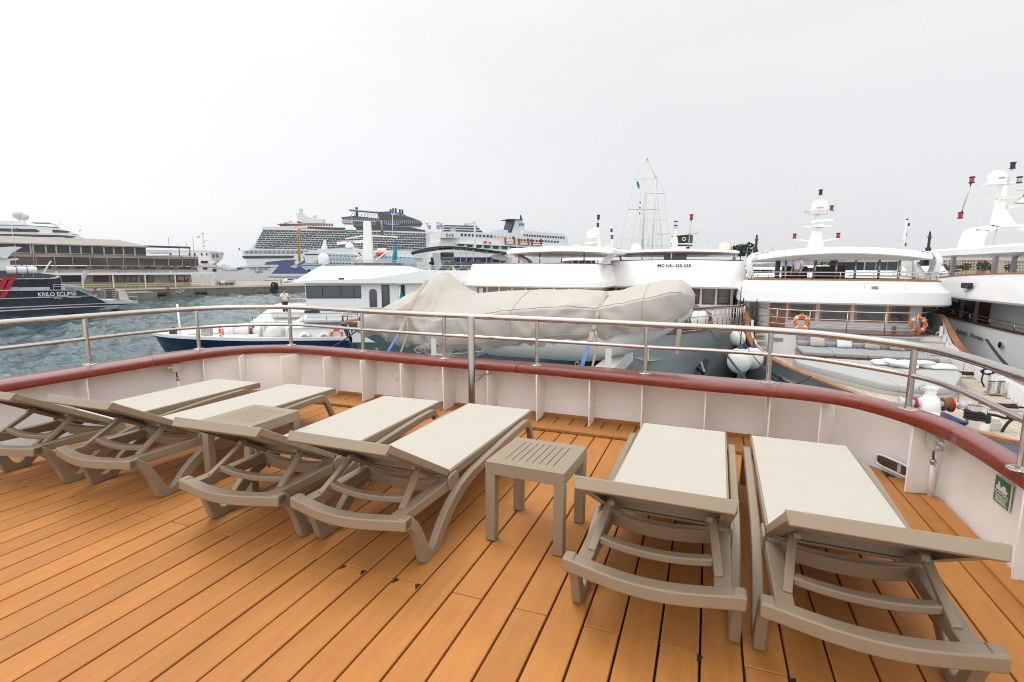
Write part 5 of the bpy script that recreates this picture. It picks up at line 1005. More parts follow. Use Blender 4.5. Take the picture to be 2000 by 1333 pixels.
for i in range(22):
    y = lerp(-12, 9, i / 21); zt5 = interp(y, [-12, -5, -2.2, -1.2, 9], [1.42, 1.36, 1.28, 1.19, 1.19]); a = interp(y, [-12, -6, 9], [.75, .10, 0]); zb5 = interp(y, [-12, -6, 0, 9], [.45, .50, .50, .55])
    vis.append([(a + .04, y, zb5), (a, y, zb5 + .06), (a + .02, y, zb5 + .26), (a + .28, y, zt5), (a + .36, y, zt5), (7, y, zt5), (7, y, zb5)])
MB().loft(vis).build('visor', M['white'], S5, smooth=28)
MB().loft([[(v[3][0] - .03, v[3][1], v[3][2]), (v[3][0] - .03, v[3][1], v[3][2] + .035), (v[4][0] + .06, v[3][1], v[3][2] + .035), (v[4][0] + .06, v[3][1], v[3][2])] for v in vis]).build('toe_rail', M['teak'], S5)
rails(S5, [(.30, y, interp(y, [-5, -2.2, -1.2, 3], [1.36, 1.28, 1.2, 1.19])) for y in (-2.6, -1.9, -1.2, -.5, .2, .9, 1.6, 2.3, 3.0)], 0, [.10, .20], .014)
cs = []
for i in range(22):
    y = lerp(-11, 3.2, i / 21); e = 1 - max(0, (y - 1.6) / 1.6) ** 2 * .9
    cs.append([(.35, y, 1.90), (.12, y, 1.96), (.12, y, lerp(1.98, 2.14, e)), (.6, y, lerp(2.02, 2.24, e)), (6.8, y, lerp(2.02, 2.24, e)), (6.8, y, 1.90)])
MB().loft(cs).build('canopy', M['white'], S5, smooth=28)
for yt, yb, wd in ((2.0, .2, .75),): MB().loft([[(.15, lerp(yb, yt, t) + s * wd * (1 + .5 * t), lerp(1.15, 2.0, t)) for s in (-.5, .5)] + [(.40, lerp(yb, yt, t) + s * wd * (1 + .5 * t), lerp(1.15, 2.0, t)) for s in (.5, -.5)] for t in (0, .5, 1)]).build('slanted_pillar', M['white'], S5)
for x, y in ((.5, -1.5), (.5, -4.0), (2.5, -1.0), (2.5, -3.6), (.5, -5.6)): MB().bx(x - .05, x + .05, y - .07, y + .07, 1.2, 1.92).build('canopy_post', M['dsteel'], S5)
bxo = MB().bx(.02, .14, -3.75, -3.25, .88, 1.06).build('loudspeaker', M['black'], S5, bevel=.03); MB().bx(.0, .06, -3.6, -3.4, .8, .87).build('bracket', M['cream'], bxo)
# mast arch
A_ = smoothpath([(0, 0, 0), (.05, 0, .40), (.14, 0, .68), (.42, 0, .84), (1.1, 0, .88), (1.75, 0, .84), (2.1, 0, .5), (2.25, 0, 0)], 5); ax, ay = 1.25, -.6
MB().loft([[(ax + p.x - .02, ay - .15, 2.2 + p.z), (ax + p.x + (.40 if p.x < .6 else .05), ay - .15, 2.2 + p.z - (.10 if .15 < p.x < 2 else 0)), (ax + p.x + (.40 if p.x < .6 else .05), ay + .65, 2.2 + p.z - (.10 if .15 < p.x < 2 else 0)), (ax + p.x - .02, ay + .65, 2.2 + p.z)] for p in A_]).build('mast_arch', M['white'], S5, smooth=40)
mx_ = ax + .95; m5 = MB().loft([[(mx_ - .16 * s, ay + .1, z), (mx_ + (.16 + .25 * e) * s, ay + .1, z), (mx_ + (.16 + .25 * e) * s, ay + .45, z), (mx_ - .16 * s, ay + .45, z)] for s, e, z in ((1.0, 1.4, 3.05), (.8, .5, 3.45), (.6, 0, 3.8), (.45, 0, 4.5))]).build('mast', M['white'], S5, bevel=.02)
MB().beam((mx_ - .25, ay, 4.0), (mx_ + 1.25, ay, 4.12), .13, .10).build('radar_bar', M['cream'], m5); text('SIMRAD', 'lettering', M['letters'], m5, face_M((mx_ + .62, ay - .075, 4.07), (1, 0, .08)), .10)
MB().lathe([(.22, 0), (.24, .05), (.18, .16)], (mx_ + .58, ay + .1, 3.82), 14).build('radar_unit', M['white'], m5, smooth=40); MB().prism([(mx_ + .1, 3.62), (mx_ + .95, 3.80), (mx_ + .95, 3.83), (mx_ + .1, 3.75)], lambda a, b, h: (a, h, b), ay - .05, ay + .35).build('radar_shelf', M['cream'], m5)
MB().lathe([(.02, 0), (.02, .1), (.27, .12), (.22, .15), (0, .16)], (mx_ + .62, ay + .1, 4.16), 14).build('disc_aerial', M['white'], m5)
MB().bx(mx_ - .55, mx_ + .3, ay, ay + .4, 4.5, 4.56).build('platform', M['white'], m5); dm = dome(S5, (mx_ - .22, ay + .2, 4.56), .28, .44, M['white']); text('sailor', 'lettering', M['bluestrap'], dm, face_M((mx_ - .2, ay + .2 - .285, 4.70), (1, 0, 0)), .10)
pipe(m5, 'pole', [(mx_ + .02, ay, 4.5), (mx_ + .09, ay, 5.05)], .03, M['cream']); navlight(m5, (mx_ + .09, ay, 5.0), M['black'], .9); navlight(m5, (mx_ + .33, ay, 4.5), M['dsteel'], .9)
lp = pipe(S5, 'lamp_pole', [(mx_ - 1.25, ay, 3.45), (mx_ - 1.06, ay, 4.58)], .026, M['dsteel']); navlight(lp, (mx_ - 1.26, ay, 3.32), s=.9); navlight(lp, (mx_ - 1.05, ay, 4.56), s=.9); pipe(lp, 'stay', smoothpath([(mx_ - 1.14, ay, 4.08), (mx_ - .7, ay, 3.98), (mx_ - .15, ay, 4.05)], 4), .014, M['cream'], 5)
MB().lathe([(.16, 0), (.10, -.12), (.03, -.2)], (ax + .62, ay + .2, 3.0), 12).build('fan_lamp', M['dsteel'], S5); pipe(S5, 'flag_staff', [(ax + .85, ay + .2, 2.2), (ax + .92, ay + .2, 2.95)], .025, M['cream'])
nx = lambda y: 4.0 - (3.6 * (1 - max(0, (-y - 3) / 11) ** 2.2) ** .75 + .02)
text('Adriatic', 'name_lettering', M['letters'], S5, face_M((nx(-2.95) - .03, -2.95, -.60), (0.0, -1, -.05), (0, 0, 1)), .225, .004)
text('Princess', 'name_lettering', M['letters'], S5, face_M((nx(-3.82) - .03, -3.82, -.645), (0.0, -1, -.05), (0, 0, 1)), .225, .004)
hw = MB().lathe([(.10, -.03), (.10, .02), (.05, .02), (.05, -.03)], (0, 0, 0), 14, 'X').build('hawse_hole', M['steel'], S5); hw.location = (nx(-5) - .0, -4.95, -.74)
# ================================================================== navy hulled boat lying across, far left of the ships
pB = at(617, 526, 32.5); TB = Matrix.Translation((pB.x, pB.y, 0)) @ Matrix.Rotation(R(-84), 4, 'Z')
SB = ship_thing('motor_yacht', 'navy blue hulled boat with white wheelhouse lying across behind the left railing', 'yacht', TB)
zsb = lambda y: interp(y, [-11.5, -8, -3, 14], [-2.40, -2.50, -2.56, -2.56])
hbb = hull(SB, 9.9, 15, 6.0, zsb, .40, M['navy'], M['white'], y0=2, p=1.7, ex=.62, capw=.16, nst=30, rake=.17)
for sx in (-1, 1): 
    MB().loft([[(sx * (hbb(y) + .02), y, zsb(y) - .14), (sx * (hbb(y) + .05), y, zsb(y) + .02)] for y in [-9.8 + .6 * i for i in range(40)]], closed=False).build('rub_strake', M['white'], SB)
    MB().loft([[(sx * max(.02, hbb(y) - .34), y, -2.80), (sx * max(.02, hbb(y) - .15), y, zsb(y) + .02)] for y in [-9.7 + .5 * i for i in range(30)]], closed=False).build('inner_bulwark', M['white'], SB)
    mb = MB()
    for i in range(14): y = -8.9 + .55 * i; b = hbb(y) - .36; mb.bx(sx * b - .07, sx * b + .07, y - .025, y + .025, -2.8, zsb(y))
    mb.build('rib', M['white'], SB, kind='stuff')
strip_deck(SB, 'foredeck', hbb, -9.5, 0, -2.82, .42, M['greywhite'])
jack = pipe(SB, 'jack_staff', [(0, -8.3, -3.1), (0, -8.35, -.75)], .06, M['white']); MB().beam((0, -8.3, -1.25), (.3, -7.5, -1.0), .04, .04).build('arm', M['white'], jack)
MB().lathe([(.34, -.05), (.36, .05), (.1, .1)], (hbb(-8.3) * .55, -8.3, -2.42), 16, 'Y').build('hawse_disc', M['black'], SB)
# raised coach roofs with sloping fronts
for x0, x1, ya, yb, zt_, zb_ in ((-2.9, -.2, -4.3, -.9, -.92, -1.95), (.15, 2.75, -1.3, 4.4, -.98, -2.02)):
    yc = ya + (1.0 if x0 < 0 else 1.4)
    MB().add([(x1, ya, zb_), (x1, yb, zb_), (x0, yb, zb_), (x0, ya, zb_), (x1 - 1.9, yc, zt_), (x1 - 1.9, yb, zt_), (x0, yb, zt_), (x0, yc, zt_)], [(0, 1, 5, 4), (1, 2, 6, 5), (2, 3, 7, 6), (3, 0, 4, 7), (4, 5, 6, 7), (3, 2, 1, 0)]).build('coach_roof', M['white'], SB, bevel=.06)
    MB().bx(x0 + .15, x1 - .12, ya + .25, yb, -3.15, zb_ - .0).build('coach_wall', M['white'], SB)
for y in (-.35, .75): pipe(SB, 'vent_pipe', smoothpath([(2.72, y, -3.1), (2.72, y, -2.6), (2.74, y + .1, -2.38), (2.75, y + .38, -2.32), (2.75, y + .52, -2.46)], 4), .10, M['white'], 10)
# house, flared visor, upper deck
MB().bx(-2.5, 2.5, 0, 14, -1.6, .66).build('house', M['white'], SB)
def wb_(y0, y1, z0, z1, gm, name='window', fm='black', fw=.05): return window(SB, (2.51, y0), (2.51, y1), z0, z1, (1, 0), M[fm], M[gm], fw=fw, name=name)
wb_(.06, 3.15, -.28, .46, 'glass', 'window', 'black', .04)
for y in (.95, 2.0, 2.75): MB().bx(2.5, 2.535, y, y + .04, -.26, .44).build('mullion', M['black'], SB)
window(SB, (-2.2, -.012), (2.2, -.012), -.28, .46, (0, -1), M['black'], M['glass'], .04)
wb_(4.35, 4.8, -1.3, .5, 'glass', 'door'); wb_(5.35, 5.7, -1.3, .5, 'black', 'door'); wb_(7.0, 7.4, -.3, .5, 'glass')
ar = MB(); prof = [(3.85 + .22 * math.cos(q), .05 + .22 * math.sin(q)) for q in [k * math.pi / 10 for k in range(11)]] + [(3.63, -.8), (4.07, -.8)]
ar.prism(prof, lambda a, b, h: (h, a, b), 2.49, 2.525); ar.build('arched_window', M['glass'], SB)
for y0, y1 in ((-.1, .75), (3.1, 3.7)): wb_(y0, y1, -1.15, -.98, 'glass', 'grille')
vb = []
for y, zb_, zf, zt_, xo in ((-.75, .60, .66, .72, 2.55), (.1, .60, .74, 1.20, 2.75), (.85, .60, .80, 1.60, 2.85), (2.5, .60, .82, 1.62, 2.9), (4.0, .60, .90, 1.62, 2.9), (5.6, .60, 1.15, 1.62, 2.9), (6.6, .60, 1.32, 1.34, 2.9), (15, .60, 1.32, 1.34, 2.9)):
    vb.append([(-xo, y, zb_), (-xo, y, zf), (-xo + .7, y, zt_), (xo - .7, y, zt_), (xo, y, zf), (xo, y, zb_)])
MB().loft(vb).build('visor', M['white'], SB, smooth=25)
for x, pts in ((2.1, [(.9, 1.64), (2, 1.64), (3.2, 1.64), (4.4, 1.64), (5.5, 1.64)]), (2.7, [(6.6, 1.34), (7.6, 1.34), (8.6, 1.34), (9.6, 1.34), (10.6, 1.34), (11.6, 1.34)])): rails(SB, [(x, y, z) for y, z in pts], 0, [.16, .30], .018, m=M['dsteel'])
for i in range(9):
    y = 6.9 + i * .62; MB().beam((2.6, y, 1.34), (2.6, y + .35, 1.62), .03, .03).build('rail_brace', M['dsteel'], SB)
MB().bx(-2.0, 1.5, 2.6, 5.2, 1.62, 1.80).build('skylight', M['glass2'], SB)
dmB = MB().lathe([(.10, 1.2), (.16, 1.25), (.10, 1.3), (.09, 1.75)], (1.9, .95, 0), 12).build('dome_pedestal', M['white'], SB); dome(SB, (1.9, .95, 1.72), .30, .62, M['white'])
mB = MB().loft([[(-.2, 3.25 - .26 * s, z), (-.2, 3.25 + .26 * s, z), (.3, 3.25 + .26 * s, z), (.3, 3.25 - .26 * s, z)] for s, z in ((1.35, 1.62), (1.1, 2.6), (.9, 3.7), (.75, 4.35))]).build('mast', M['white'], SB, bevel=.03)
MB().beam((.2, 1.4, 3.0), (.2, 3.2, 3.15), .14, .16).build('radar_bar', M['white'], mB); text('Furuno', 'lettering', M['navyblue'], mB, face_M((.29, 2.25, 3.08), (0, 1, .08)), .16)
MB().beam((.1, 3.1, 3.5), (.1, 5.1, 3.42), .10, .08).build('spreader', M['white'], mB); MB().beam((.1, 3.1, 3.5), (.1, 1.9, 3.28), .10, .08).build('spreader', M['white'], mB); MB().beam((.1, 2.9, 2.1), (.1, 2.3, 2.55), .08, .06).build('strut', M['white'], mB); MB().beam((.1, 3.6, 1.9), (.1, 4.4, 2.5), .10, .08).build('strut', M['white'], mB)
MB().lathe([(.28, 0), (.33, .05), (.33, .22), (.2, .28)], (.2, 2.25, 3.72), 16).build('scanner', M['white'], mB, smooth=40); MB().lathe([(.335, .0), (.335, .07)], (.2, 2.25, 3.73), 16).build('scanner_band', M['teal'], mB)
MB().lathe([(.25, 0), (.28, .12), (.12, .34)], (.2, 2.15, 2.72), 14).build('horn', M['white'], mB, smooth=40); MB().beam((.1, 2.2, 2.7), (.1, 3.1, 2.6), .07, .07).build('arm', M['white'], mB)
rp_ = pipe(mB, 'lamp_pole', [(.1, 4.15, 3.5), (.1, 4.15, 4.75)], .03, M['dsteel']); navlight(rp_, (.1, 4.15, 3.55), s=.9); navlight(rp_, (.1, 4.15, 4.5), s=.9); pipe(mB, 'whip_aerial', [(.1, 4.8, 3.45), (.1, 4.8, 4.8)], .02, M['cream'], 5); pipe(mB, 'whip_aerial', [(.1, 2.3, 4.0), (.1, 2.35, 4.9)], .012, M['cream'], 5)
fl = ship_thing('furled_flag', 'drooping teal flag with a yellow patch hanging from the mast spreader', 'flag', TB @ Matrix.Translation((.1, 4.95, 3.4)))
MB().loft([[(0, .0, 0), (.02, .04, 0)], [(0, -.05, -.5), (.12, .1, -.5)], [(.06, -.2, -1.1), (.0, .1, -1.1)], [(-.05, -.24, -1.55), (.1, .04, -1.5)], [(0, -.12, -1.95), (.03, -.08, -1.95)]], closed=False).build('cloth', M['teal'], fl, smooth=60)
MB().add([(.14, -.02, -.55), (.15, -.10, -.95), (.15, -.20, -1.15), (.15, -.06, -.8)], [(0, 1, 2, 3)]).build('patch', M['yellow'], fl); pipe(fl, 'halyard', [(0, .02, .05), (0, .02, -2.0)], .008, M['cream'], 4)
MB().bx(2.4, 2.75, 8.4, 9.0, .62, .80).build('floodlight', M['black'], SB, bevel=.03); MB().bx(2.6, 2.9, 2.0, 2.3, .82, .9).build('camera_pod', M['black'], SB)
rails(SB, [(2.85, y, -1.55) for y in (-2.9, -1.5, -.1, 1.2, 2.6, 4.0, 5.3)] , 0, [.2, .42], .02, m=M['dsteel'])
rails(SB, [(-2.6, y, -1.1) for y in (-3.0, -1.6, -.2)], 0, [.25, .5], .025, m=M['dsteel'])
MB().bx(-2.9, 2.9, -.3, 14, -1.66, -1.56).build('side_deck', M['greywhite'], SB)
MB().bx(-2.55, -.3, -3.0, -.3, -1.66, -1.3).build('wing_bulwark', M['offwhite'], SB)
bq = TB @ Matrix.Translation((1.5, -5.25, -2.30)) @ Matrix.Rotation(R(40), 4, 'Z'); ring_buoy('red lifebuoy seen edge on beside the white deck machinery of the navy boat', bq, M['rorange'], .28)
ring_buoy('red lifebuoy on the white wall above the navy hull, right end', TB @ Matrix.Translation((2.86, 1.75, -2.40)) @ Matrix.Rotation(R(90), 4, 'Z'), M['rorange'], .30)
wl = ship_thing('deck_winch', 'rounded white anchor winch on the foredeck of the navy hulled boat', 'winch', TB @ Matrix.Translation((1.5, -3.9, -2.85)))
MB().lathe([(.22, -.9), (.3, -.86), (.3, -.6), (.16, -.55), (.16, -.3), (.34, -.25), (.36, .3), (.2, .36), (.2, .6), (.3, .64), (.3, .95), (.18, 1.0)], (0, 0, .55), 16, 'Y').build('drum', M['offwhite'], wl, smooth=40); MB().lathe([(.31, .40), (.31, .5)], (0, 0, .55), 16, 'Y').build('brake_band', M['dwood'], wl); MB().bx(-.3, .3, -.8, .9, 0, .4).build('bed', M['white'], wl)
MB().bx(-.1, .3, 1.2, 1.9, .5, 1.15).build('control_box', M['greywhite'], wl, bevel=.03); MB().bx(-.2, .2, -2.4, -1.9, .3, .85).build('bollard_post', M['dsteel'], wl)
bl = ship_thing('ball_fender', 'big white ball fender lying on the navy hulled boat deck', 'fender', TB @ Matrix.Translation((2.25, -1.9, -2.35)), 'white ball fenders'); MB().ball((0, 0, 0), .56, 24).build('ball', M['fender'], bl, smooth=180)
hwB = MB().box((0, 0, 0), (.04, .55, .20)).build('hawse_plate', M['chrome'], SB, bevel=.03); hwB.location = (hbb(5) * .985 + .03, 5.3, -2.98)
# ------------------------------------------------------------------ fenders and mooring lines between the ships
for px, py, d, r, lab in ((1444, 705, 17.5, .40, 'nearest white ball fender between the two grey hulls'), (1470, 700, 18.2, .36, 'white ball fender against the right-hand grey hull'), (1441, 660, 20.5, .30, 'small white ball fender higher up between the two grey hulls')):
    p = at(px, py, d); fender(lab, Matrix.Translation(p), r)
p = at(1366, 622, 22.5); bl = ship_thing('ball_fender', 'white ball fender lying on the bow deck behind the ship railing', 'fender', Matrix.Translation(p), 'white ball fenders'); MB().ball((0, 0, 0), .38, 20).build('ball', M['fender'], bl, smooth=180)
def line(label, a, b, sag=.15, r=.025, m=None):
    a, b = Vector(a), Vector(b); o = MB().tube([lerp(a, b, t / 12) - Vector((0, 0, sag * math.sin(math.pi * t / 12))) for t in range(13)], r, 6).build('mooring_line', m or M['rope'], None, smooth=180)
    return tag(o, label, 'mooring line', 'mooring lines')
line('black mooring line running down the flank of the bow-on grey ship', at(1387, 645, 16.6), at(1462, 748, 7.6), .05, .022)
line('thin black mooring line in the gap beside the grey hull with hawse plates', at(1441, 645, 20.0), at(1512, 742, 9.0), .12, .012)
line('black mooring line from the green hull down across the navy hull', at(702, 642, 15.6), at(625, 690, 11.0), .05, .018)
line('black mooring line on the white hull below the Adriatic Princess lettering', at(1927, 664, 19.2), at(1972, 720, 17.0), .04, .05)
line('short black mooring line leaving the hawse plate of the grey hull', at(1584, 735, 15.0), at(1530, 748, 14.0), .12, .018)
# ================================================================== far side of the harbour
class Plane:
    """a vertical plane from the place seen at px0 (d0 ahead) to the place seen at px1 (d1 ahead); local x along it, y away from us, z up"""
    def __init__(s, px0, d0, px1, d1):
        a, b = at(px0, 526, d0), at(px1, 526, d1); a.z = b.z = 0; s.a = a; s.d = (b - a).normalized(); s.len = (b - a).length
        s.n = Vector((-s.d.y, s.d.x, 0)); s.T = Matrix.Translation(a) @ Matrix.Rotation(math.atan2(s.d.y, s.d.x), 4, 'Z')
    def uz(s, px, py, y=0.0):
        r = at(px, py, 1.0) - Vector((0, 0, EYE)); o = Vector((0, 0, EYE)) - s.a - s.n * y; t = -(o.dot(s.n)) / r.dot(s.n); P = Vector((0, 0, EYE)) + r * t - s.a
        return P.dot(s.d), P.z
    def rect(s, mb, x0, y0, x1, y1, ya=0.0, yb=0.4):
        """box whose front face covers the pixel rectangle, from depth ya to yb"""
        u0, z1 = s.uz(x0, y0, ya); u1, z0 = s.uz(x1, y1, ya); mb.bx(u0, u1, ya, yb, z0, z1); return mb
    def poly(s, mb, pts, ya=0.0, yb=0.4):
        P = [s.uz(x, y, ya) for x, y in pts]; mb.prism(P, lambda a, b, h: (a, h, b), ya, yb); return mb
def mbx(pl, t, name, m, x0, y0, x1, y1, ya=0.0, yb=0.4, **k): return pl.rect(MB(), x0, y0, x1, y1, ya, yb).build(name, m, t, **k)
def mpo(pl, t, name, m, pts, ya=0.0, yb=0.4, **k): return pl.poly(MB(), pts, ya, yb).build(name, m, t, **k)
M['stone'] = mat('quay_stone', (0.21, 0.185, 0.15), 0.9, var=0.35, scale=1.3, bump=0.4, bscale=6, dirt=(0.14, 0.12, 0.09, 0.6), dscale=.5)
M['conc'] = mat('pale_concrete', (0.33, 0.295, 0.25), 0.9, var=0.15, scale=.3)
M['asphalt'] = mat('grey_asphalt', (0.13, 0.125, 0.13), 0.9, var=.15)
M['louvre'] = mat('brown_louvre', (0.18, 0.135, 0.12), 0.8, var=.15); M['roofg'] = mat('grey_beige_roof', (0.33, 0.30, 0.27), 0.85, var=.12, scale=.3, dirt=(.2, .17, .15, .5), dscale=.2)
M['lblue'] = mat('pale_blue_paint', (0.46, 0.56, 0.63), 0.45, var=.05, scale=.1, dirt=(.4, .42, .42, .3), dscale=.1)
M['hblue'] = mat('ship_blue_art', (0.055, 0.07, 0.20), 0.4); M['ncl'] = mat('funnel_blue', (0.03, 0.10, 0.26), 0.4, var=.1, scale=.05)
M['lifeb'] = mat('lifeboat_orange', (0.70, 0.07, 0.03), 0.5); M['crane'] = mat('crane_orange', (0.50, 0.25, 0.09), 0.6); M['terra'] = mat('terracotta', (0.50, 0.14, 0.06), 0.85, var=.15)
M['dgrey'] = mat('dark_grey_paint', (0.06, 0.06, 0.065), 0.5); M['leaf'] = mat('dark_foliage', (0.030, 0.050, 0.020), 0.8, var=.5, scale=.6); M['hill'] = mat('far_hill', (0.10, 0.13, 0.13), 1.0)
M['wfar'] = mat('ship_white', (0.74, 0.74, 0.74), 0.45, var=.03, scale=.05); M['band'] = mat('dark_ship_glass', (0.03, 0.033, 0.04), 0.15, var=.3, scale=.15)
M['purple'] = mat('slide_purple', (0.28, 0.26, 0.48), 0.4); M['white2'] = M['wfar']
for i_, c_ in enumerate(((0.52, 0.42, 0.26), (0.55, 0.47, 0.33), (0.42, 0.20, 0.16), (0.55, 0.50, 0.42), (0.56, 0.41, 0.20))): M['fac%d' % i_] = mat('house_plaster', c_, 0.9, var=.08, scale=.1)
# ------------------------------------------------------------------ quay
Q = Plane(280, 128, 617, 164); ZQ = -3.75
qs = thing('quay', None, None); tag(qs, kind='structure'); qs.matrix_world = Q.T
MB().bx(-75, 95, .6, 130, WATER - 2, ZQ - .02).build('quay_fill', M['conc'], qs)
MB().bx(-75, 95, 0, .55, WATER - 2, WATER + .25).build('quay_foot', M['stone'], qs)
mb = MB()
for c_ in range(3):
    u = -75.0
    while u < 95: ln = rnd.uniform(1.0, 2.1); mb.bx(u, u + ln - .05, rnd.uniform(-.06, .02), .6, WATER + .26 + .46 * c_, WATER + .26 + .46 * c_ + .43); u += ln
mb.build('stone_courses', M['stone'], qs, kind='stuff'); MB().bx(-75, 95, -.12, 1.2, ZQ - .2, ZQ).build('coping', M['conc'], qs)
MB().bx(-75, 60, 5, 9.5, ZQ - .01, ZQ + .004).build('road', M['asphalt'], qs)
u_, z_ = Q.uz(351, 570, -.05); text('KZV', 'graffiti', M['wletters'], qs, face_M((u_, -.09, WATER + 1.05), (1, 0, 0)), 1.05)
mb = MB(); mb.bx(Q.uz(232, 580)[0], Q.uz(283, 580)[0], -9, 0, WATER - 1, ZQ - .5); mb.build('landing_step', M['stone'], qs)
MB().bx(Q.uz(326, 570)[0], Q.uz(331, 570)[0], -.15, .1, WATER + .1, ZQ + .5).build('rusty_ladder', M['rust'], qs)
for px, lab in ((311, 'left black roller fender hanging low on the stone quay wall'), (392, 'right black roller fender hanging on the stone quay wall')):
    u_, _ = Q.uz(px, 575); t = ship_thing('quay_fender', lab, 'fender', Q.T @ Matrix.Translation((u_, -.45, WATER + .55)), 'black quay fenders'); MB().lathe([(.2, -1.35), (.45, -1.3), (.45, 1.3), (.2, 1.35)], (0, 0, 0), 12, 'X').build('roller', M['rubber'], t, smooth=40)
    for s in (-1, 1): MB().tube([(s * 1.1, 0, .3), (s * 1.3, .35, 1.4)], .05, 5).build('chain', M['rust'], t)
t = ship_thing('tyre_stack', 'heap of big black tyre fenders on the edge of the stone quay', 'tyres', Q.T @ Matrix.Translation((Q.uz(534, 565)[0], -.4, WATER)))
for dx, z, a in ((-.3, .9, 0), (.5, 1.0, 20), (-.1, 2.2, 10), (.9, 2.1, 70), (.2, 1.6, 40)): MB(Matrix.Translation((dx, 0, z)) @ Matrix.Rotation(R(a), 4, 'Z') @ Matrix.Rotation(R(90), 4, 'X')).tube([(.62 * math.cos(q), .62 * math.sin(q), 0) for q in [k * math.pi / 7 for k in range(14)]], .28, 8, True).build('tyre', M['rubber'], t, smooth=180)
def fence(label, u0, u1, y, step=2.4):
    t = ship_thing('barrier_fence', label, 'fence', Q.T @ Matrix.Translation((u0, y, ZQ)), 'yellow barriers on the quay'); L_ = u1 - u0; n = int(L_ / step)
    for z in (.5, 1.0): MB().bx(0, L_, -.04, .04, z, z + .14).build('rail', M['yellow'], t)
    for i in range(n + 1): MB().bx(i * L_ / n - .03, i * L_ / n + .03, -.03, .03, 0, 1.1).build('post', M['yellow'], t)
fence('long yellow barrier along the road in front of the terminal', Q.uz(175, 556)[0], Q.uz(385, 556)[0], 11.0, 3.2); fence('yellow barrier beside the parked dark cars', Q.uz(388, 552)[0], Q.uz(470, 552)[0], 14.5, 1.2); fence('yellow barrier at the far end of the quay by the grey ferry', Q.uz(492, 548)[0], Q.uz(530, 548)[0], 20, 1.2)
# ------------------------------------------------------------------ terminal building
B = Plane(280, 142, 617, 178); tm = ship_thing('terminal_building', 'long brown and grey ferry terminal with hipped roof on the quay', 'building', B.T)
DB = 16
mbx(B, tm, 'ground_wall', M['greywhite'], -40, 537, 374, 560, 3.0, DB); mbx(B, tm, 'canopy', M['offwhite'], -40, 533.5, 418, 536.5, -3.2, 3.2)
for px in (60, 110, 158, 217, 279, 337, 390, 407): u_, _ = B.uz(px, 550); MB().bx(u_ - .14, u_ + .14, -2.9, -2.6, ZQ, B.uz(px, 535)[1]).build('pillar', M['offwhite'], tm)
for x0, x1, g in ((60, 112, 'band'), (120, 160, 'band'), (181, 214, 'dwood')): mbx(B, tm, 'dark_opening', M[g], x0, 539, x1, 551, 2.9, 3.1)
for x0, x1, n, g in ((217, 268, 4, 'lglass'), (275, 300, 2, 'lglass'), (331, 374, 3, 'lblue')):
    u0, u1 = B.uz(x0, 545, 2.9)[0], B.uz(x1, 545, 2.9)[0]; z0, z1 = B.uz(x0, 552, 2.9)[1], B.uz(x0, 539, 2.9)[1]
    for i in range(n): a = lerp(u0, u1, i / n); b = lerp(u0, u1, (i + 1) / n); w_ = MB().bx(a, b - .02, 2.88, 2.97, z0, z1).build('shop_window', M['dgrey'], tm); MB().bx(a + .15, b - .15, 2.85, 2.875, z0 + .15, z1 - .15).build('pane', M[g], w_)
    if g == 'lblue': mpo(B, tm, 'window_print', M['red'], [(335, 550), (342, 545), (346, 549), (352, 546), (358, 549), (368, 544), (371, 547), (366, 551)], 2.80, 2.84)
mbx(B, tm, 'first_floor', M['dgrey'], -40, 519, 386, 533, 1.0, DB); mbx(B, tm, 'parapet', M['conc'], -40, 526.5, 388, 533, .3, .9)
mbx(B, tm, 'parapet_rail', M['offwhite'], -40, 525, 388, 526.2, .25, .5)
for k in range(17): x0 = 100 + k * 17; mbx(B, tm, 'first_floor_window', M[('lglass', 'glass2', 'lglass', 'dwood')[k % 4]], x0, 520, x0 + (12 if k % 4 != 3 else 7), 525, .85, .95)
for px in (229, 241, 291, 306, 330, 107): mbx(B, tm, 'air_conditioner', M['greywhite'], px, 530, px + 6.5, 534, -.2, .25)
for px in (230, 242, 292, 307): u_, z_ = B.uz(px + 2.5, 532, -.25); MB().lathe([(.26, -.02), (.26, .02)], (u_, -.22, z_), 10, 'Y').build('fan', M['dgrey'], tm)
# louvre band: posts, slats
z0, z1 = B.uz(280, 519.5, -.6)[1], B.uz(280, 500, -.6)[1]; u0, u1 = B.uz(-40, 510, -.6)[0], B.uz(388, 510, -.6)[0]
MB().bx(u0, u1, -.1, .0, z0, z1).build('band_backing', M['louvre'], tm)
for i in range(11): z = lerp(z0, z1, i / 11); MB().bx(u0, u1, -.55, -.15, z + .04, z + .13 + (.12 if i > 7 else 0)).build('slat', M['louvre'] if i < 8 else M['roofg'], tm)
for px in (30, 66, 71, 107, 142, 176, 209, 241, 271, 301, 329, 356, 381): u_, _ = B.uz(px, 510, -.7); MB().bx(u_ - .07, u_ + .07, -.75, -.56, z0 - .2, z1 + .2).build('band_post', M['conc'], tm)
MB().bx(u0, u1, -.78, -.1, z1 + .15, z1 + .28).build('band_rail', M['conc'], tm)
MB().bx(B.uz(-40, 490, 4)[0], B.uz(285, 490, 4)[0], 4, DB, z1, z1 + 2.3).build('top_floor', M['band'], tm)
for px in (30, 60, 65, 90, 110, 137, 158, 180, 203, 222, 241, 263): u_, _ = B.uz(px, 490, 3.9); MB().bx(u_ - .15, u_ + .15, 3.8, 4.0, z1, z1 + 2.3).build('mullion', M['dsteel'], tm)
ua, ub = B.uz(-40, 485, 2.0)[0], B.uz(290, 485, 2.0)[0]; zr = z1 + 2.3
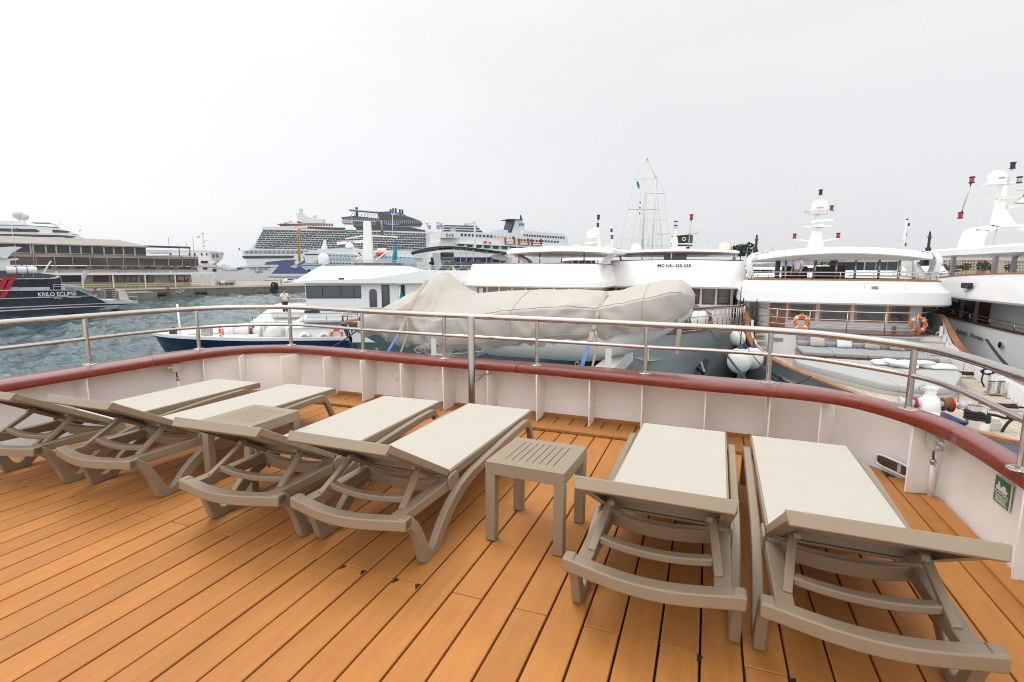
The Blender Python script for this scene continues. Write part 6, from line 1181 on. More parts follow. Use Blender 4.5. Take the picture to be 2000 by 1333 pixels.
MB().add([(ua, 2, zr), (ub, 2, zr), (ub, DB + 2, zr), (ua, DB + 2, zr), (ua, 2, zr + .3), (ub, 2, zr + .3), (ub, DB + 2, zr + .3), (ua, DB + 2, zr + .3), (ua, 8, zr + 2.1), (ub - 5.5, 8, zr + 2.1), (ub - 5.5, 11, zr + 2.1), (ua, 11, zr + 2.1)], [(3, 2, 1, 0), (0, 1, 5, 4), (1, 2, 6, 5), (2, 3, 7, 6), (4, 5, 9, 8), (5, 6, 10, 9), (6, 7, 11, 10), (8, 9, 10, 11), (3, 0, 4, 8, 11, 7)]).build('roof', M['roofg'], tm)
mb = MB(); u0, u1 = B.uz(286, 485, 4)[0], B.uz(372, 485, 4)[0]; zt_ = B.uz(330, 482.5, 4)[1]
for i in range(16): u = lerp(u0, u1, i / 15); mb.bx(u - .08, u + .08, 4, 9, zt_, zt_ + .25)
mb.build('pergola_beams', M['dgrey'], tm); MB().bx(u0, u1, 4, 4.2, zt_ - .35, zt_ - .05).build('pergola_girder', M['dgrey'], tm)
for px in (350, 371): u_, _ = B.uz(px, 490, 4); MB().bx(u_ - .1, u_ + .1, 4, 4.2, z1, zt_).build('pergola_post', M['dgrey'], tm)
# ------------------------------------------------------------------ dark catamaran
K = Plane(0, 74, 255, 87); kr = ship_thing('catamaran_ferry', 'black hulled catamaran ferry with red stripes and KRILO ECLIPSE lettering', 'ferry', K.T)
W_ = 11
mpo(K, kr, 'hull', M['dnavy'], [(-60, 568), (158, 568), (208, 592), (206, 601), (150, 611), (-60, 628)], 0, W_); mpo(K, kr, 'stern_platform', M['greywhite'], [(205, 588), (268, 588.5), (271, 593), (205, 594)], .3, W_ - .3); mpo(K, kr, 'platform_skirt', M['dnavy'], [(206, 594.2), (262, 593.4), (206, 600)], .4, W_)
for pts in ([(-60, 586.5), (0, 585), (110, 581.2), (190, 578.5), (190, 577.4), (110, 579.8), (0, 583.6), (-60, 585)], [(-60, 605.5), (0, 603.2), (120, 597.5), (208, 593.6), (208, 592.6), (120, 596), (0, 601), (-60, 603)], [(-60, 612), (0, 609), (140, 601.3), (232, 598.2), (232, 597), (140, 599.6), (0, 606.6), (-60, 609.6)], [(-60, 569.5), (0, 568.6), (158, 567.4), (158, 566.4), (0, 566.6), (-60, 567)], [(156, 566.4), (210, 590.4), (212, 592.4), (155, 568)]): mpo(K, kr, 'rub_strake', M['greywhite'], pts, -.22, .02)
mpo(K, kr, 'house', M['dnavy'], [(-60, 545), (118, 543), (121, 566.5), (-60, 567)], .6, W_ - .6); mpo(K, kr, 'roof_edge', M['greywhite'], [(-60, 546.5), (100, 545.5), (112, 544), (117, 540.5), (116, 539.5), (110, 542.2), (98, 543.8), (-60, 544.8)], .3, W_ - .3)
mpo(K, kr, 'roof_fairing', M['dgrey'], [(-60, 528), (12, 529), (70, 533), (105, 537), (117, 540.5), (110, 542.2), (98, 543.8), (-60, 545)], 1.2, W_ - 1.2)
for x0, x1 in ((-20, 36), (37, 97)): mpo(K, kr, 'window_shade', M['greywhite'], [(x0, 562), (x1, 561), (x1, 567.2), (x0, 568.2)], .45, .62)
mpo(K, kr, 'lounge_window', M['glass'], [(59, 548), (95, 547.6), (95, 560), (59, 560.5)], .52, .61)
for x0 in (8, 22): mpo(K, kr, 'red_stripe', M['red'], [(x0, 541.2), (x0 + 10, 541.0), (x0 - 12, 582.5), (x0 - 24, 583)], -.16, .5)
u_, z_ = K.uz(112, 575); text('KRILO ECLIPSE', 'name_lettering', M['wletters'], kr, face_M((u_, -.10, z_), (1, 0, .0)), .82, .03, off=.012, sx=.86)
u_, z_ = K.uz(114, 582); text('SPLIT', 'port_lettering', M['wletters'], kr, face_M((u_, -.10, z_), (1, 0, 0)), .42, .03, off=.008, sx=1.1)
for x0, x1 in ((75, 98), (131, 158)): mbx(K, kr, 'name_rule', M['wletters'], x0, 580.6, x1, 581.3, -.06, 0)
mpo(K, kr, 'wing_fin', M['white2'], [(-60, 499), (-20, 485), (20, 482), (44, 483), (24, 494), (14, 505), (8, 505), (-10, 500), (-60, 506)], 2, W_ - 2); mpo(K, kr, 'exhaust_casing', M['white2'], [(-60, 500), (5, 502), (18, 506), (36, 505), (36, 508), (20, 509.5), (19, 530), (-60, 530)], 2.5, W_ - 2.5)
lr = thing('liferaft_canisters', None, None); lr.parent = kr
ua, z_ = K.uz(13, 528.5, .8); ub, _ = K.uz(75, 528.5, .8)
for k in range(3): a, b = lerp(ua, ub, k / 3), lerp(ua, ub, (k + 1) / 3); MB().lathe([(.2, a), (.58, a + .08), (.58, (a + b) / 2 - .06), (.62, (a + b) / 2 - .05), (.62, (a + b) / 2 + .05), (.58, (a + b) / 2 + .06), (.58, b - .1), (.2, b - .02)], (0, 1.5, z_), 14, 'X').build('canister', M['white2'], lr, smooth=40); MB().bx((a + b) / 2 - .1, (a + b) / 2 + .1, 1.2, 1.8, z_ - 1.0, z_ - .5).build('cradle', M['white2'], lr)
mpo(K, kr, 'flag_staff', M['white2'], [(84, 533), (87, 533), (101, 510.5), (99, 509.5)], 3, 3.3); mpo(K, kr, 'flag', M['hblue'], [(96, 516), (100, 514), (99, 519), (96, 520)], 3.1, 3.15)
rb = thing('rescue_boat', None, None); rb.parent = kr; ua, z_ = K.uz(168, 563, 3); ub, _ = K.uz(190, 563, 3)
rr = [[(ua + (ub - ua) * 1.0 * t + (-3.0), 3.6 + r_ * .85 * math.cos(q), z_ - .25 * t + r_ * .75 * math.sin(q)) for q in [k * math.pi / 6 for k in range(12)]] for t, r_ in ((-.5, .9), (0, 1.0), (.8, 1.0), (1.6, .85), (2.2, .5), (2.6, .12))]
MB().loft(rr).build('rescue_hull', M['green_hull'], rb, smooth=180); mpo(K, rb, 'rescue_engine', M['red'], [(184, 563), (189, 564), (188, 568), (184, 567)], 3.2, 3.8)
mpo(K, kr, 'crane_arm', M['greywhite'], [(160, 553), (163, 553), (172, 533), (175, 530), (166, 529), (164, 532)], 4, 4.4); mpo(K, kr, 'ramp', M['fac3'], [(231, 568), (245, 568.5), (253, 586), (234, 587)], 2, 5)
for i in range(5): mpo(K, kr, 'rack_tray', M['dgrey'], [(207 + i * .2, 565 + i * 4), (224, 564.5 + i * 4), (224, 566.6 + i * 4), (206, 567.4 + i * 4)], 2, 4)
for x in (205, 225): mbx(K, kr, 'rack_post', M['dsteel'], x, 563, x + 1, 588, 1.9, 2.1)
mb = MB()
for pts in ([(105, 556), (150, 556), (160, 562), (200, 585)], [(105, 560), (150, 560), (200, 588)], [(232, 580), (268, 580)]):
    P = [K.uz(x, y, .5) for x, y in pts]; mb.tube([(a, .5, b) for a, b in P], .04, 5)
for x, y0, y1 in ((105, 556, 567), (120, 556, 567), (135, 556, 567), (150, 556, 567), (175, 571, 577), (200, 585, 590), (232, 580, 588), (250, 580, 588), (268, 580, 588)): a, b = K.uz(x, y0, .5); c_, d_ = K.uz(x, y1, .5); mb.tube([(a, .5, b), (c_, .5, d_)], .04, 5)
mb.build('deck_rails', M['dsteel'], kr, kind='stuff'); mbx(K, kr, 'deck_box', M['white2'], 113, 560, 128, 566.5, 2, 3)
# ------------------------------------------------------------------ grey vehicle ferry behind the terminal
F = Plane(300, 205, 560, 225); ff = ship_thing('car_ferry', 'grey vehicle ferry with raised bow and TIN UJEVIC lettering', 'ferry', F.T)
mpo(F, ff, 'hull', M['greywhite'], [(330, 516), (415, 516), (424, 521), (445, 527), (458, 524), (470, 521), (492, 518), (543, 517.5), (545, 519), (533, 532), (515, 550), (330, 556)], 0, 14)
mpo(F, ff, 'hull_line', M['hblue'], [(381, 521), (420, 522), (445, 529), (463, 528), (480, 523), (541, 521.6), (541, 522.6), (480, 524.2), (463, 529.2), (445, 530), (420, 523), (381, 522)], -.08, 0)
mpo(F, ff, 'superstructure', M['wfar'], [(330, 495), (417, 494), (424, 511), (414, 517), (330, 517)], .5, 13); mpo(F, ff, 'lower_house', M['greywhite'], [(286, 488), (420, 490), (420, 495), (286, 495)], 2, 12)
mpo(F, ff, 'bridge', M['greywhite'], [(411, 492), (431, 493), (427, 508), (414, 506)], -.6, 14.6); mbx(F, ff, 'bridge_window', M['glass2'], 414.5, 496, 419, 504, -.8, -.55); mbx(F, ff, 'bridge_window', M['glass2'], 421, 496, 427, 504, -.8, -.55)
mpo(F, ff, 'bridge_roof', M['offwhite'], [(408, 490), (432, 492.5), (431, 494), (408, 493)], -1, 15)
for x0, y0, x1, y1 in ((392, 510, 406, 514), (396, 523, 405, 527), (415, 525, 423, 531), (463, 523, 474, 527), (368, 494.5, 372, 499.5), (378, 494.5, 382, 499.5), (392, 494.5, 395.5, 499.5), (402, 494.5, 405, 499.5), (331, 494, 335, 499)): mbx(F, ff, 'window', M['glass'], x0, y0, x1, y1, -.12 if y0 > 505 else .35, .5)
mst_ = mpo(F, ff, 'mast', M['offwhite'], [(394.5, 490), (398.5, 490), (397, 455), (395.5, 455)], 6, 6.6)
for x0, y0, x1, y1 in ((398, 470, 408, 471), (396, 474, 403, 475), (393, 455, 398, 458), (398, 479, 401, 482)): mbx(F, mst_, 'mast_fitting', M['dsteel'], x0, y0, x1, y1, 6, 6.5)
for px, y0, y1 in ((377, 464, 492), (329, 464, 486), (344, 478, 486), (364, 472, 490)): mbx(F, ff, 'aerial', M['dsteel'], px, y0, px + 1.0, y1, 7, 7.3)
mpo(F, ff, 'flag', M['red'], [(385, 464), (391, 461.5), (391, 463), (385, 465.6)], 6.1, 6.2)
mpo(F, ff, 'bow_deckhouse', M['wfar'], [(430, 519), (437, 516), (448, 519), (448, 526), (436, 524)], 4, 10)
u_, z_ = F.uz(507, 526); text('TIN UJEVIĆ', 'name_lettering', M['letters'], ff, face_M((u_, -.12, z_), (1, 0, 0)), 1.75, .03, sx=.95); u_, z_ = F.uz(506, 532); text('RIJEKA', 'port_lettering', M['letters'], ff, face_M((u_, -.12, z_), (1, 0, 0)), 1.0, .03)
# ------------------------------------------------------------------ big cruise ship with balconies
C = Plane(470, 520, 865, 560); cs_ = ship_thing('cruise_ship', 'huge white cruise ship with rows of balconies and blue NCL funnel', 'cruise ship', C.T)
mpo(C, cs_, 'hull', M['wfar'], [(471, 489), (600, 488), (870, 490), (870, 540), (495, 540), (484, 520)], 0, 34)
for pts in ([(520, 512), (560, 508), (620, 506), (690, 516), (690, 535), (505, 535)], [(640, 505), (700, 500), (720, 512), (640, 520)]): mpo(C, cs_, 'hull_art', M['hblue'], pts, -.12, 0)
mpo(C, cs_, 'hull_art', M['lblue'], [(566, 522), (572, 518), (586, 517), (578, 524)], -.2, -.1); mpo(C, cs_, 'window_band', M['band'], [(472.5, 500), (575, 499.5), (572, 505), (475, 505.5)], -.25, 0)
mpo(C, cs_, 'superstructure', M['band'], [(494, 489), (514, 449), (560, 447), (668, 450), (760, 453), (868, 456), (870, 508), (600, 500), (560, 489)], 1.4, 33)
mb = MB()
for i in range(11):
    yl = 489.5 - i * 4.05; x0 = interp(yl, [449, 489], [513, 488])
    def yr(px): return yl + (px - 520) / 345 * interp(i, [0, 10], [15.5, 6.0])
    P = [(x0, yl), (600, yr(600)), (700, yr(700)), (869, yr(869))]; hgt = 0.85
    mpo(C, cs_, 'balcony_slab', M['wfar'], P + [(x, y + hgt) for x, y in reversed(P)], -.2, 1.5)
    n = 70
    for k in range(n):
        px = lerp(x0 + 2, 866, k / n); y_ = yr(px) if px > 520 else yl; C.rect(mb, px, y_ - 2.8, px + (1.6 if (k * 7 + i * 3) % 5 < 2 else .7), y_, 0.1 if k % 2 else .6, 1.45)
mb.build('balcony_dividers', M['dsteel'], cs_, kind='stuff')
mpo(C, cs_, 'promenade_roof', M['wfar'], [(487, 486), (600, 487), (600, 489), (487, 489)], -.5, 3); mb = MB()
for k in range(50): px = 478 + k * 2.5; C.rect(mb, px, 490.5, px + 1.3, 496, -.3, .6)
mb.build('promenade_fittings', M['dgrey'], cs_, kind='stuff'); mpo(C, cs_, 'top_deck', M['wfar'], [(512, 444), (600, 441), (668, 447), (760, 450), (868, 455), (868, 458), (760, 454), (668, 452), (512, 449)], -.6, 33)
mpo(C, cs_, 'dark_band', M['band'], [(600, 443), (668, 445), (728, 441), (800, 444), (830, 450), (830, 453), (760, 451), (668, 450), (600, 447)], -.8, 20)
mb = MB()
for k in range(34): px = 546 + k * 3.1; C.rect(mb, px, 437, px + 1.6, 442, 2, 6)
mb.build('deck_fittings', M['rust'], cs_, kind='stuff')
for k, (px, py) in enumerate(((540, 439), (553, 436), (562, 434), (570, 439), (582, 440), (578, 434))): mpo(C, cs_, 'sun_umbrella', M['terra'], [(px, py), (px + 5, py - 1.6), (px + 10, py)], 3, 8)
mpo(C, cs_, 'fore_mast', M['wfar'], [(577, 417), (592, 418), (604, 425), (620, 428), (632, 428), (632, 436), (580, 436), (582, 428)], 8, 22); mbx(C, cs_, 'fore_funnel', M['greywhite'], 584, 408, 590, 420, 12, 18); u_, z_ = C.uz(614, 422, 12); MB().ball((u_, 12, z_), 2.6, 14).build('radome', M['wfar'], cs_, smooth=180)
for pts, m_ in (([(666, 425), (690, 422), (740, 427), (738, 432), (668, 428)], 'dgrey'), ([(668, 429), (735, 432), (735, 438), (668, 436)], 'greywhite'), ([(690, 432), (740, 434), (740, 442), (690, 442)], 'louvre'), ([(738, 417), (800, 424), (822, 432), (824, 436), (800, 436), (740, 434)], 'dgrey'), ([(735, 434), (826, 437), (822, 442), (735, 442)], 'band')): mpo(C, cs_, 'upper_deck_house', M[m_], pts, 6, 26)
mb = MB()
for k in range(40): px = 668 + k * 3.9; C.rect(mb, px, 426 + (k > 18) * 4, px + 1.1, 434 + (k > 18) * 3, 5.4, 6)
mb.build('stanchions', M['greywhite'], cs_, kind='stuff'); mpo(C, cs_, 'slide_roof', M['lblue'], [(681, 408.5), (690, 409), (740, 414), (740, 415.4), (690, 411), (681, 410.5)], 8, 20)
mb = MB()
for k in range(9): px = 685 + k * 6.5; C.rect(mb, px, 410 + k * .4, px + .9, 425, 9, 10); C.poly(mb, [(px, 423), (px + .6, 423), (px + 6.5, 412 + k * .4), (px + 5.9, 412 + k * .4)], 9.2, 9.8)
mb.build('slide_frame', M['dgrey'], cs_, kind='stuff'); mbx(C, cs_, 'stack_pipe', M['black'], 694, 405, 699, 424, 14, 18)
mpo(C, cs_, 'funnel', M['ncl'], [(740, 414), (764, 413), (785, 417), (800, 425), (806, 431), (780, 428), (766, 428), (752, 420)], 7, 22)
for k in range(5): mpo(C, cs_, 'funnel_lattice', M['lblue'], [(772 + k * 7, 415.5 + k * 2), (773 + k * 7, 415.8 + k * 2), (768 + k * 8, 428), (767 + k * 8, 428)], 6.8, 7)
u_, z_ = C.uz(771, 418.5, 6.5); text('NCL', 'funnel_lettering', M['wfar'], cs_, face_M((u_, 6.6, z_), (1, 0, 0)), 3.4, .1, off=.06, sx=1.1)
for px, y0 in ((766, 407), (771, 407), (779, 409), (784, 409.5), (761, 409)): mbx(C, cs_, 'stack_pipe', M['black'], px, y0, px + 4, 420, 12, 16)
u_, z_ = C.uz(766, 438.5, 5.5); mbx(C, cs_, 'name_panel', M['ncl'], 752, 435.5, 781, 441, 5.6, 6); text('NORWEGIAN VIVA', 'name_lettering', M['wfar'], cs_, face_M((u_, 5.5, z_), (1, 0, 0)), 1.5, .05)
for px, py, r in ((834, 436, 1.9), (855, 434, 2.2), (862, 436, 1.5)): u_, z_ = C.uz(px, py, 10); MB().ball((u_, 10, z_), r, 12).build('radome', M['wfar'], cs_, smooth=180); MB().bx(u_ - .5, u_ + .5, 9.5, 10.5, z_ - 5, z_ - 1).build('radome_post', M['wfar'], cs_)
mpo(C, cs_, 'slide_tower', M['purple'], [(836, 440), (842, 440), (842, 450), (836, 450)], 8, 14); mpo(C, cs_, 'slide_chute', M['purple'], [(852, 441), (862, 438), (875, 452), (868, 455), (855, 450)], 6, 12); mbx(C, cs_, 'aft_house', M['wfar'], 830, 448, 870, 456, 4, 28)
mpo(C, cs_, 'bow_flag', M['red'], [(465.5, 486), (468.5, 484.5), (468, 489), (466, 490)], 10, 10.4)
# ------------------------------------------------------------------ pale blue passenger ferry
G = Plane(585, 320, 800, 335); gf = ship_thing('passenger_ferry', 'pale blue and white ferry with its bow visor lifted, red lifeboat aboard', 'ferry', G.T)
mpo(G, gf, 'hull', M['lblue'], [(586, 519), (600, 511), (618, 498), (640, 495), (812, 503), (815, 532), (612, 533), (594, 526)], 0, 18); mpo(G, gf, 'hull_line', M['hblue'], [(587, 518.4), (815, 517.5), (815, 518.6), (588, 519.6)], -.12, 0); mpo(G, gf, 'bow_door', M['navyblue'], [(601, 526), (606, 526), (607, 533), (602, 533)], -.1, .05)
mpo(G, gf, 'house', M['wfar'], [(592, 493), (624, 492), (626, 503), (612, 515), (597, 514)], -.4, 18.4); mbx(G, gf, 'bridge_glass', M['band'], 595, 496, 623, 498.6, -.6, -.39); mpo(G, gf, 'bow_visor', M['wfar'], [(575, 512), (580, 507), (596, 500), (598, 504), (590, 511), (577, 519)], 5, 13); mpo(G, gf, 'visor_stripe', M['hblue'], [(592, 502), (596, 500.5), (598, 506), (595, 509)], 4.8, 5)
mpo(G, gf, 'upper_house', M['wfar'], [(620, 487), (668, 485), (800, 492), (808, 503), (624, 498)], 1, 17); mpo(G, gf, 'radar_mast', M['wfar'], [(625, 493), (630, 478), (632, 469), (636, 468), (637, 480), (641, 492)], 8, 10)
for px, y0 in ((611, 480), (646, 472), (657, 474), (597, 488)): mbx(G, gf, 'aerial', M['greywhite'], px, y0, px + 1, 494, 8, 8.4)
for x0 in (619, 625, 639, 645, 651, 657, 663, 669, 675, 681): 
    for yy in (506, 513.5): mbx(G, gf, 'window', M['band'], x0, yy, x0 + 4, yy + 3, -.1, .05)
for k in range(24): mbx(G, gf, 'port', M['band'], 628 + k * 7.3, 498.3 + k * .22, 631 + k * 7.3, 500 + k * .22, .1 if k > 40 else -.1, 1)
mpo(G, gf, 'lifeboat', M['lifeb'], [(733, 494), (737, 493), (750, 493), (752.5, 495), (751, 499.5), (736, 500)], -1.5, 1.2, bevel=.4); mpo(G, gf, 'funnel', M['wfar'], [(738, 485), (754, 483), (756, 494), (734, 494)], 6, 12); mpo(G, gf, 'funnel_top', M['dgrey'], [(737, 478.5), (757, 480), (757, 484.5), (735, 484.5)], 5.8, 12.2)
cr = ship_thing('quay_crane', 'slim orange lattice crane mast in front of the balconied cruise ship', 'crane', Plane(583, 300, 640, 300).T); PC = Plane(583, 300, 640, 300)
for k in range(10): mbx(PC, cr, 'lattice_bar', M['crane'], 582.4, 456 + k * 5.6, 584.8, 456.35 + k * 5.6, 0, .15)
for x in (582.3, 584.5): mbx(PC, cr, 'leg', M['crane'], x, 450, x + .32, 512, 0, .1)
mbx(PC, cr, 'cab', M['crane'], 582, 447, 585, 453, -.2, 1.2); mpo(PC, cr, 'jib', M['crane'], [(575, 444.4), (690, 452.5), (690, 453.6), (575, 445.8)], .3, .8)
# ------------------------------------------------------------------ white ferries further right
H = Plane(840, 470, 1000, 490); h2 = ship_thing('cruise_ship', 'white cruise ship top with terraces between the big ship and the funnel ferry', 'cruise ship', H.T)
mpo(H, h2, 'hull', M['wfar'], [(838, 455), (930, 449), (945, 454), (950, 520), (838, 520)], 0, 26)
for i in range(3): mpo(H, h2, 'terrace', M['band'], [(868, 440 + i * 5), (932 + i * 5, 441.5 + i * 5), (932 + i * 5, 444 + i * 5), (868, 442.5 + i * 5)], -.3, 20); mpo(H, h2, 'terrace_rail', M['wfar'], [(866, 442.6 + i * 5), (936 + i * 5, 444.2 + i * 5), (936 + i * 5, 446 + i * 5), (866, 444.4 + i * 5)], -.6, 20)
mpo(H, h2, 'mast_house', M['wfar'], [(910, 436), (928, 436), (932, 446), (914, 446)], 4, 14); mpo(H, h2, 'pool_screen', M['lblue'], [(880, 446), (890, 446), (890, 453), (880, 453)], -.8, -.4)
J = Plane(860, 235, 1110, 262); jf = ship_thing('car_ferry', 'white car ferry with raked white and black funnel and orange lifeboats', 'ferry', J.T)
mpo(J, jf, 'hull', M['wfar'], [(858, 472), (1110, 485), (1112, 560), (858, 560)], 0, 20)
mpo(J, jf, 'house', M['wfar'], [(861, 453), (899, 453), (940, 455), (1020, 455), (1024, 451), (1100, 457), (1108, 463), (1110, 486), (861, 474)], .6, 19)
mpo(J, jf, 'bridge_wing', M['wfar'], [(861, 453.5), (898, 453.5), (898, 464.5), (861, 465)], -2.5, 2); mbx(J, jf, 'sign_frame', M['red'], 872, 456.5, 874, 463, -2.7, -2.4); mbx(J, jf, 'sign_frame', M['red'], 883.5, 456.5, 885.5, 463, -2.7, -2.4); mbx(J, jf, 'sign_panel', M['offwhite'], 875, 456, 882, 463, -2.75, -2.45); mbx(J, jf, 'sign_mark', M['red'], 877, 458, 880, 461, -2.9, -2.74)
for k in range(15): mbx(J, jf, 'window', M['band'] if not 9 <= k <= 13 else M['fac1'], 900 + k * 7.2, 456.5 + k * .42, 904.3 + k * 7.2, 461.2 + k * .42, .45, .62)
for k in range(16): mbx(J, jf, 'window', M['band'], 1023 + k * 5.1, 457.8 + k * .33, 1026 + k * 5.1, 461.8 + k * .33, .45, .62)
for k in range(14): mbx(J, jf, 'window', M['band'], 1011 + k * 5.9, 467 + k * .3, 1014.5 + k * 5.9, 471 + k * .3, .45, .62)
for i, (x, y) in enumerate(((985, 476), (1012, 477.4), (1037, 478.6))): 
    u0, z_ = J.uz(x, y, -.8); u1, _ = J.uz(x + 23, y, -.8); lb_ = MB().loft([[(lerp(u0, u1, t), -.8 + r_ * 1.0 * math.cos(q), z_ + r_ * .75 * math.sin(q)) for q in [k * math.pi / 5 for k in range(10)]] for t, r_ in ((0, .2), (.12, .8), (.5, 1.0), (.88, .8), (1, .2))]).build('lifeboat', M['cream'], jf, smooth=180)
    MB().bx(u0 + .5, u1 - .5, -1.5, -.1, z_ + .55, z_ + .9).build('boat_cover', M['lifeb'], lb_)
    for px in (x + 2, x + 20): mpo(J, jf, 'davit', M['rust'], [(px, y + 1), (px + 1.3, y + 1), (px + 2, y - 10), (px - 1, y - 12), (px - 1.2, y - 10)], -1.9, -1.2)
for x0, y0, x1, y1 in ((946, 471.5, 951, 475.5), (956, 473.5, 960, 476)): mbx(J, jf, 'raft_box', M['lifeb'], x0, y0, x1, y1, -.6, .3)
for k in range(12): mbx(J, jf, 'promenade_opening', M['dgrey'], 895 + k * 17, 477 + k * .9, 906 + k * 17, 483 + k * .9, -.08, .3)
mpo(J, jf, 'deck_edge', M['wfar'], [(890, 474.5), (1108, 484.5), (1108, 486.5), (890, 476.5)], -1.2, .2); mpo(J, jf, 'funnel', M['lblue'], [(997, 457), (1004, 429.5), (1020, 430), (1027, 452), (1022, 457)], 5, 13); mpo(J, jf, 'funnel_side', M['black'], [(994, 459), (998, 459), (1006.5, 429.5), (1001.5, 429.5)], 4.6, 13.4); mpo(J, jf, 'funnel_top', M['dgrey'], [(993, 427.8), (1022, 429), (1022, 430), (993, 429)], 4.4, 13.6); mpo(J, jf, 'exhaust', M['black'], [(1017, 421), (1018, 420), (1020, 429), (1017.5, 429)], 8, 9)
u_, z_ = J.uz(1019.5, 439, 4.8); text('J.N.S', 'funnel_lettering', M['black'], jf, face_M((u_, 4.9, z_), (1, 0, 0)), 1.5, .05, off=.03)
mbx(J, jf, 'deck_house', M['lblue'], 970, 449, 992, 457, 5, 12); mbx(J, jf, 'mast', M['wfar'], 926, 435, 930, 490, -6, -5.4); mbx(J, jf, 'mast_head', M['dsteel'], 923, 433.5, 929, 435, -6, -5.4)
for px in (1066, 1077, 1034, 1047): u_, z_ = J.uz(px, 452, 6); MB().ball((u_, 6, z_), .5, 8).build('dome', M['lblue'], jf); MB().bx(u_ - .08, u_ + .08, 5.9, 6.1, z_ - 2, z_).build('dome_post', M['lblue'], jf)
# ------------------------------------------------------------------ tiered white cruise ship behind the terminal
V = Plane(0, 265, 170, 285); vs = ship_thing('cruise_ship', 'sleek white cruise ship with dark window bands behind the terminal roof', 'cruise ship', V.T)
mpo(V, vs, 'hull', M['wfar'], [(-60, 463), (120, 464), (172, 470), (172, 500), (-60, 500)], 0, 26); mpo(V, vs, 'lower_tier', M['wfar'], [(-60, 452), (125, 456), (152, 460), (165, 466), (120, 467), (-60, 466)], .8, 25)
mpo(V, vs, 'glass_band', M['band'], [(-60, 456), (118, 459.5), (148, 462), (140, 465), (110, 464.5), (-60, 462.5)], .5, 1); mpo(V, vs, 'middle_tier', M['wfar'], [(-60, 440), (60, 442), (112, 446), (137, 452), (150, 458), (100, 457), (-60, 453)], 2, 24)
for pts in ([(-60, 445), (70, 448), (78, 452), (74, 454), (-60, 451)], [(102, 449), (112, 449.5), (136, 452.5), (134, 455), (103, 454.6)]): mpo(V, vs, 'glass_band', M['band'], pts, 1.7, 2.1)
mpo(V, vs, 'upper_tier', M['wfar'], [(-60, 436), (20, 432), (40, 434), (62, 441), (112, 445), (112, 447), (-60, 444)], 4, 22); mpo(V, vs, 'screen', M['glass2'], [(-60, 437.5), (50, 440.5), (115, 444), (115, 446), (-60, 442)], 3.6, 4)
mpo(V, vs, 'sun_canopy', M['fac3'], [(61, 434), (97, 435), (109, 439.5), (108, 440.3), (96, 436), (61, 435)], 6, 16)
for x in (62, 75, 97, 107): mbx(V, vs, 'canopy_post', M['cream'], x, 435, x + .7, 444, 6, 6.4)
for px, py, r in ((36, 421, 2.6), (46.5, 424, 2.1)): u_, z_ = V.uz(px, py, 10); MB().ball((u_, 10, z_), r, 14, (1, 1, .85)).build('radome', M['greywhite'], vs, smooth=180); MB().bx(u_ - .6, u_ + .6, 9.4, 10.6, z_ - 4.5, z_ - 1.5).build('radome_post', M['wfar'], vs)
for px, y0, y1, w_ in ((22, 434, 466, 2.4), (115.5, 429, 446, 1.6), (118, 457, 468, 1.2), (135, 460, 468, .8), (127, 441, 446, 1)): mbx(V, vs, 'mast', M['wfar'], px, y0, px + w_, y1, -1.5, -1)
mpo(V, vs, 'flag', M['red'], [(27, 447), (36, 445.5), (36, 448.5), (27, 449.5)], -1.6, -1.5); mpo(V, vs, 'flag_stripe', M['hblue'], [(27, 449.5), (36, 448.5), (36, 450.5), (28, 451)], -1.6, -1.5); mpo(V, vs, 'bow_flag', M['red'], [(154, 452), (158, 449), (158, 450.5), (155, 453)], 10, 10.2)
# ------------------------------------------------------------------ dark canopied excursion ship behind the green hulled one
D = Plane(800, 58, 1000, 60); es = ship_thing('excursion_ship', 'navy and white ship under a curved dark sun canopy on steel posts', 'ship', D.T)
mbx(D, es, 'cabin', M['wfar'], 842, 502, 1000, 545, 1.2, 7); mbx(D, es, 'window_band', M['navyblue'], 886, 503.5, 958, 512.5, .95, 1.25); mbx(D, es, 'window_band', M['navyblue'], 963, 507, 986, 512.5, .95, 1.25); mbx(D, es, 'lower_band', M['band'], 848, 505, 884, 507.5, .95, 1.25)
mbx(D, es, 'navy_side', M['navyblue'], 886, 515, 950, 524, .7, 1.2); mpo(D, es, 'tender_boat', M['wfar'], [(957, 502), (966, 498), (985, 499), (994, 506), (984, 510), (963, 506)], 0, 1); mbx(D, es, 'cabin', M['conc'], 862, 493, 886, 502, 2, 6)
top = smoothpath([(803, 0, 492.5), (830, 0, 485), (862, 0, 481.2), (900, 0, 482.2), (945, 0, 487), (1000, 0, 494.5)], 6); P1 = [(p.x, p.z) for p in top]
mpo(D, es, 'sun_canopy', M['dgrey'], P1 + [(x, y + (2.0 + 3.0 * math.exp(-((x - 840) / 30) ** 2))) for x, y in reversed(P1)], -1.2, 5.5)
for k in range(6): y0 = -1.3 + k * 1.3; mpo(D, es, 'canopy_batten', M['offwhite'], [(x, y - .7) for x, y in P1] + [(x, y) for x, y in reversed(P1)], y0, y0 + .12)
mbx(D, es, 'canopy_beam', M['dsteel'], 860, 494, 1000, 496, -.6, -.4)
for px in (886, 899, 910, 924, 950, 976, 990): mbx(D, es, 'post', M['dsteel'], px, 484 if px < 930 else 492, px + 1.4, 525, -.6, -.45)
mpo(D, es, 'slanted_pillar', M['greywhite'], [(845, 495), (858, 495), (865, 528), (850, 528)], -.9, -.2)
for x0, x1, y0, y1, m_ in ((808, 826, 506, 512, 'offwhite'), (810, 824, 505, 507, 'yellow'), (842, 848, 504, 520, 'navyblue'), (838, 850, 512, 517, 'black'), (972, 980, 500.5, 502.5, 'orange')): mbx(D, es, 'deck_equipment', M[m_], x0, y0, x1, y1, .1, .6)
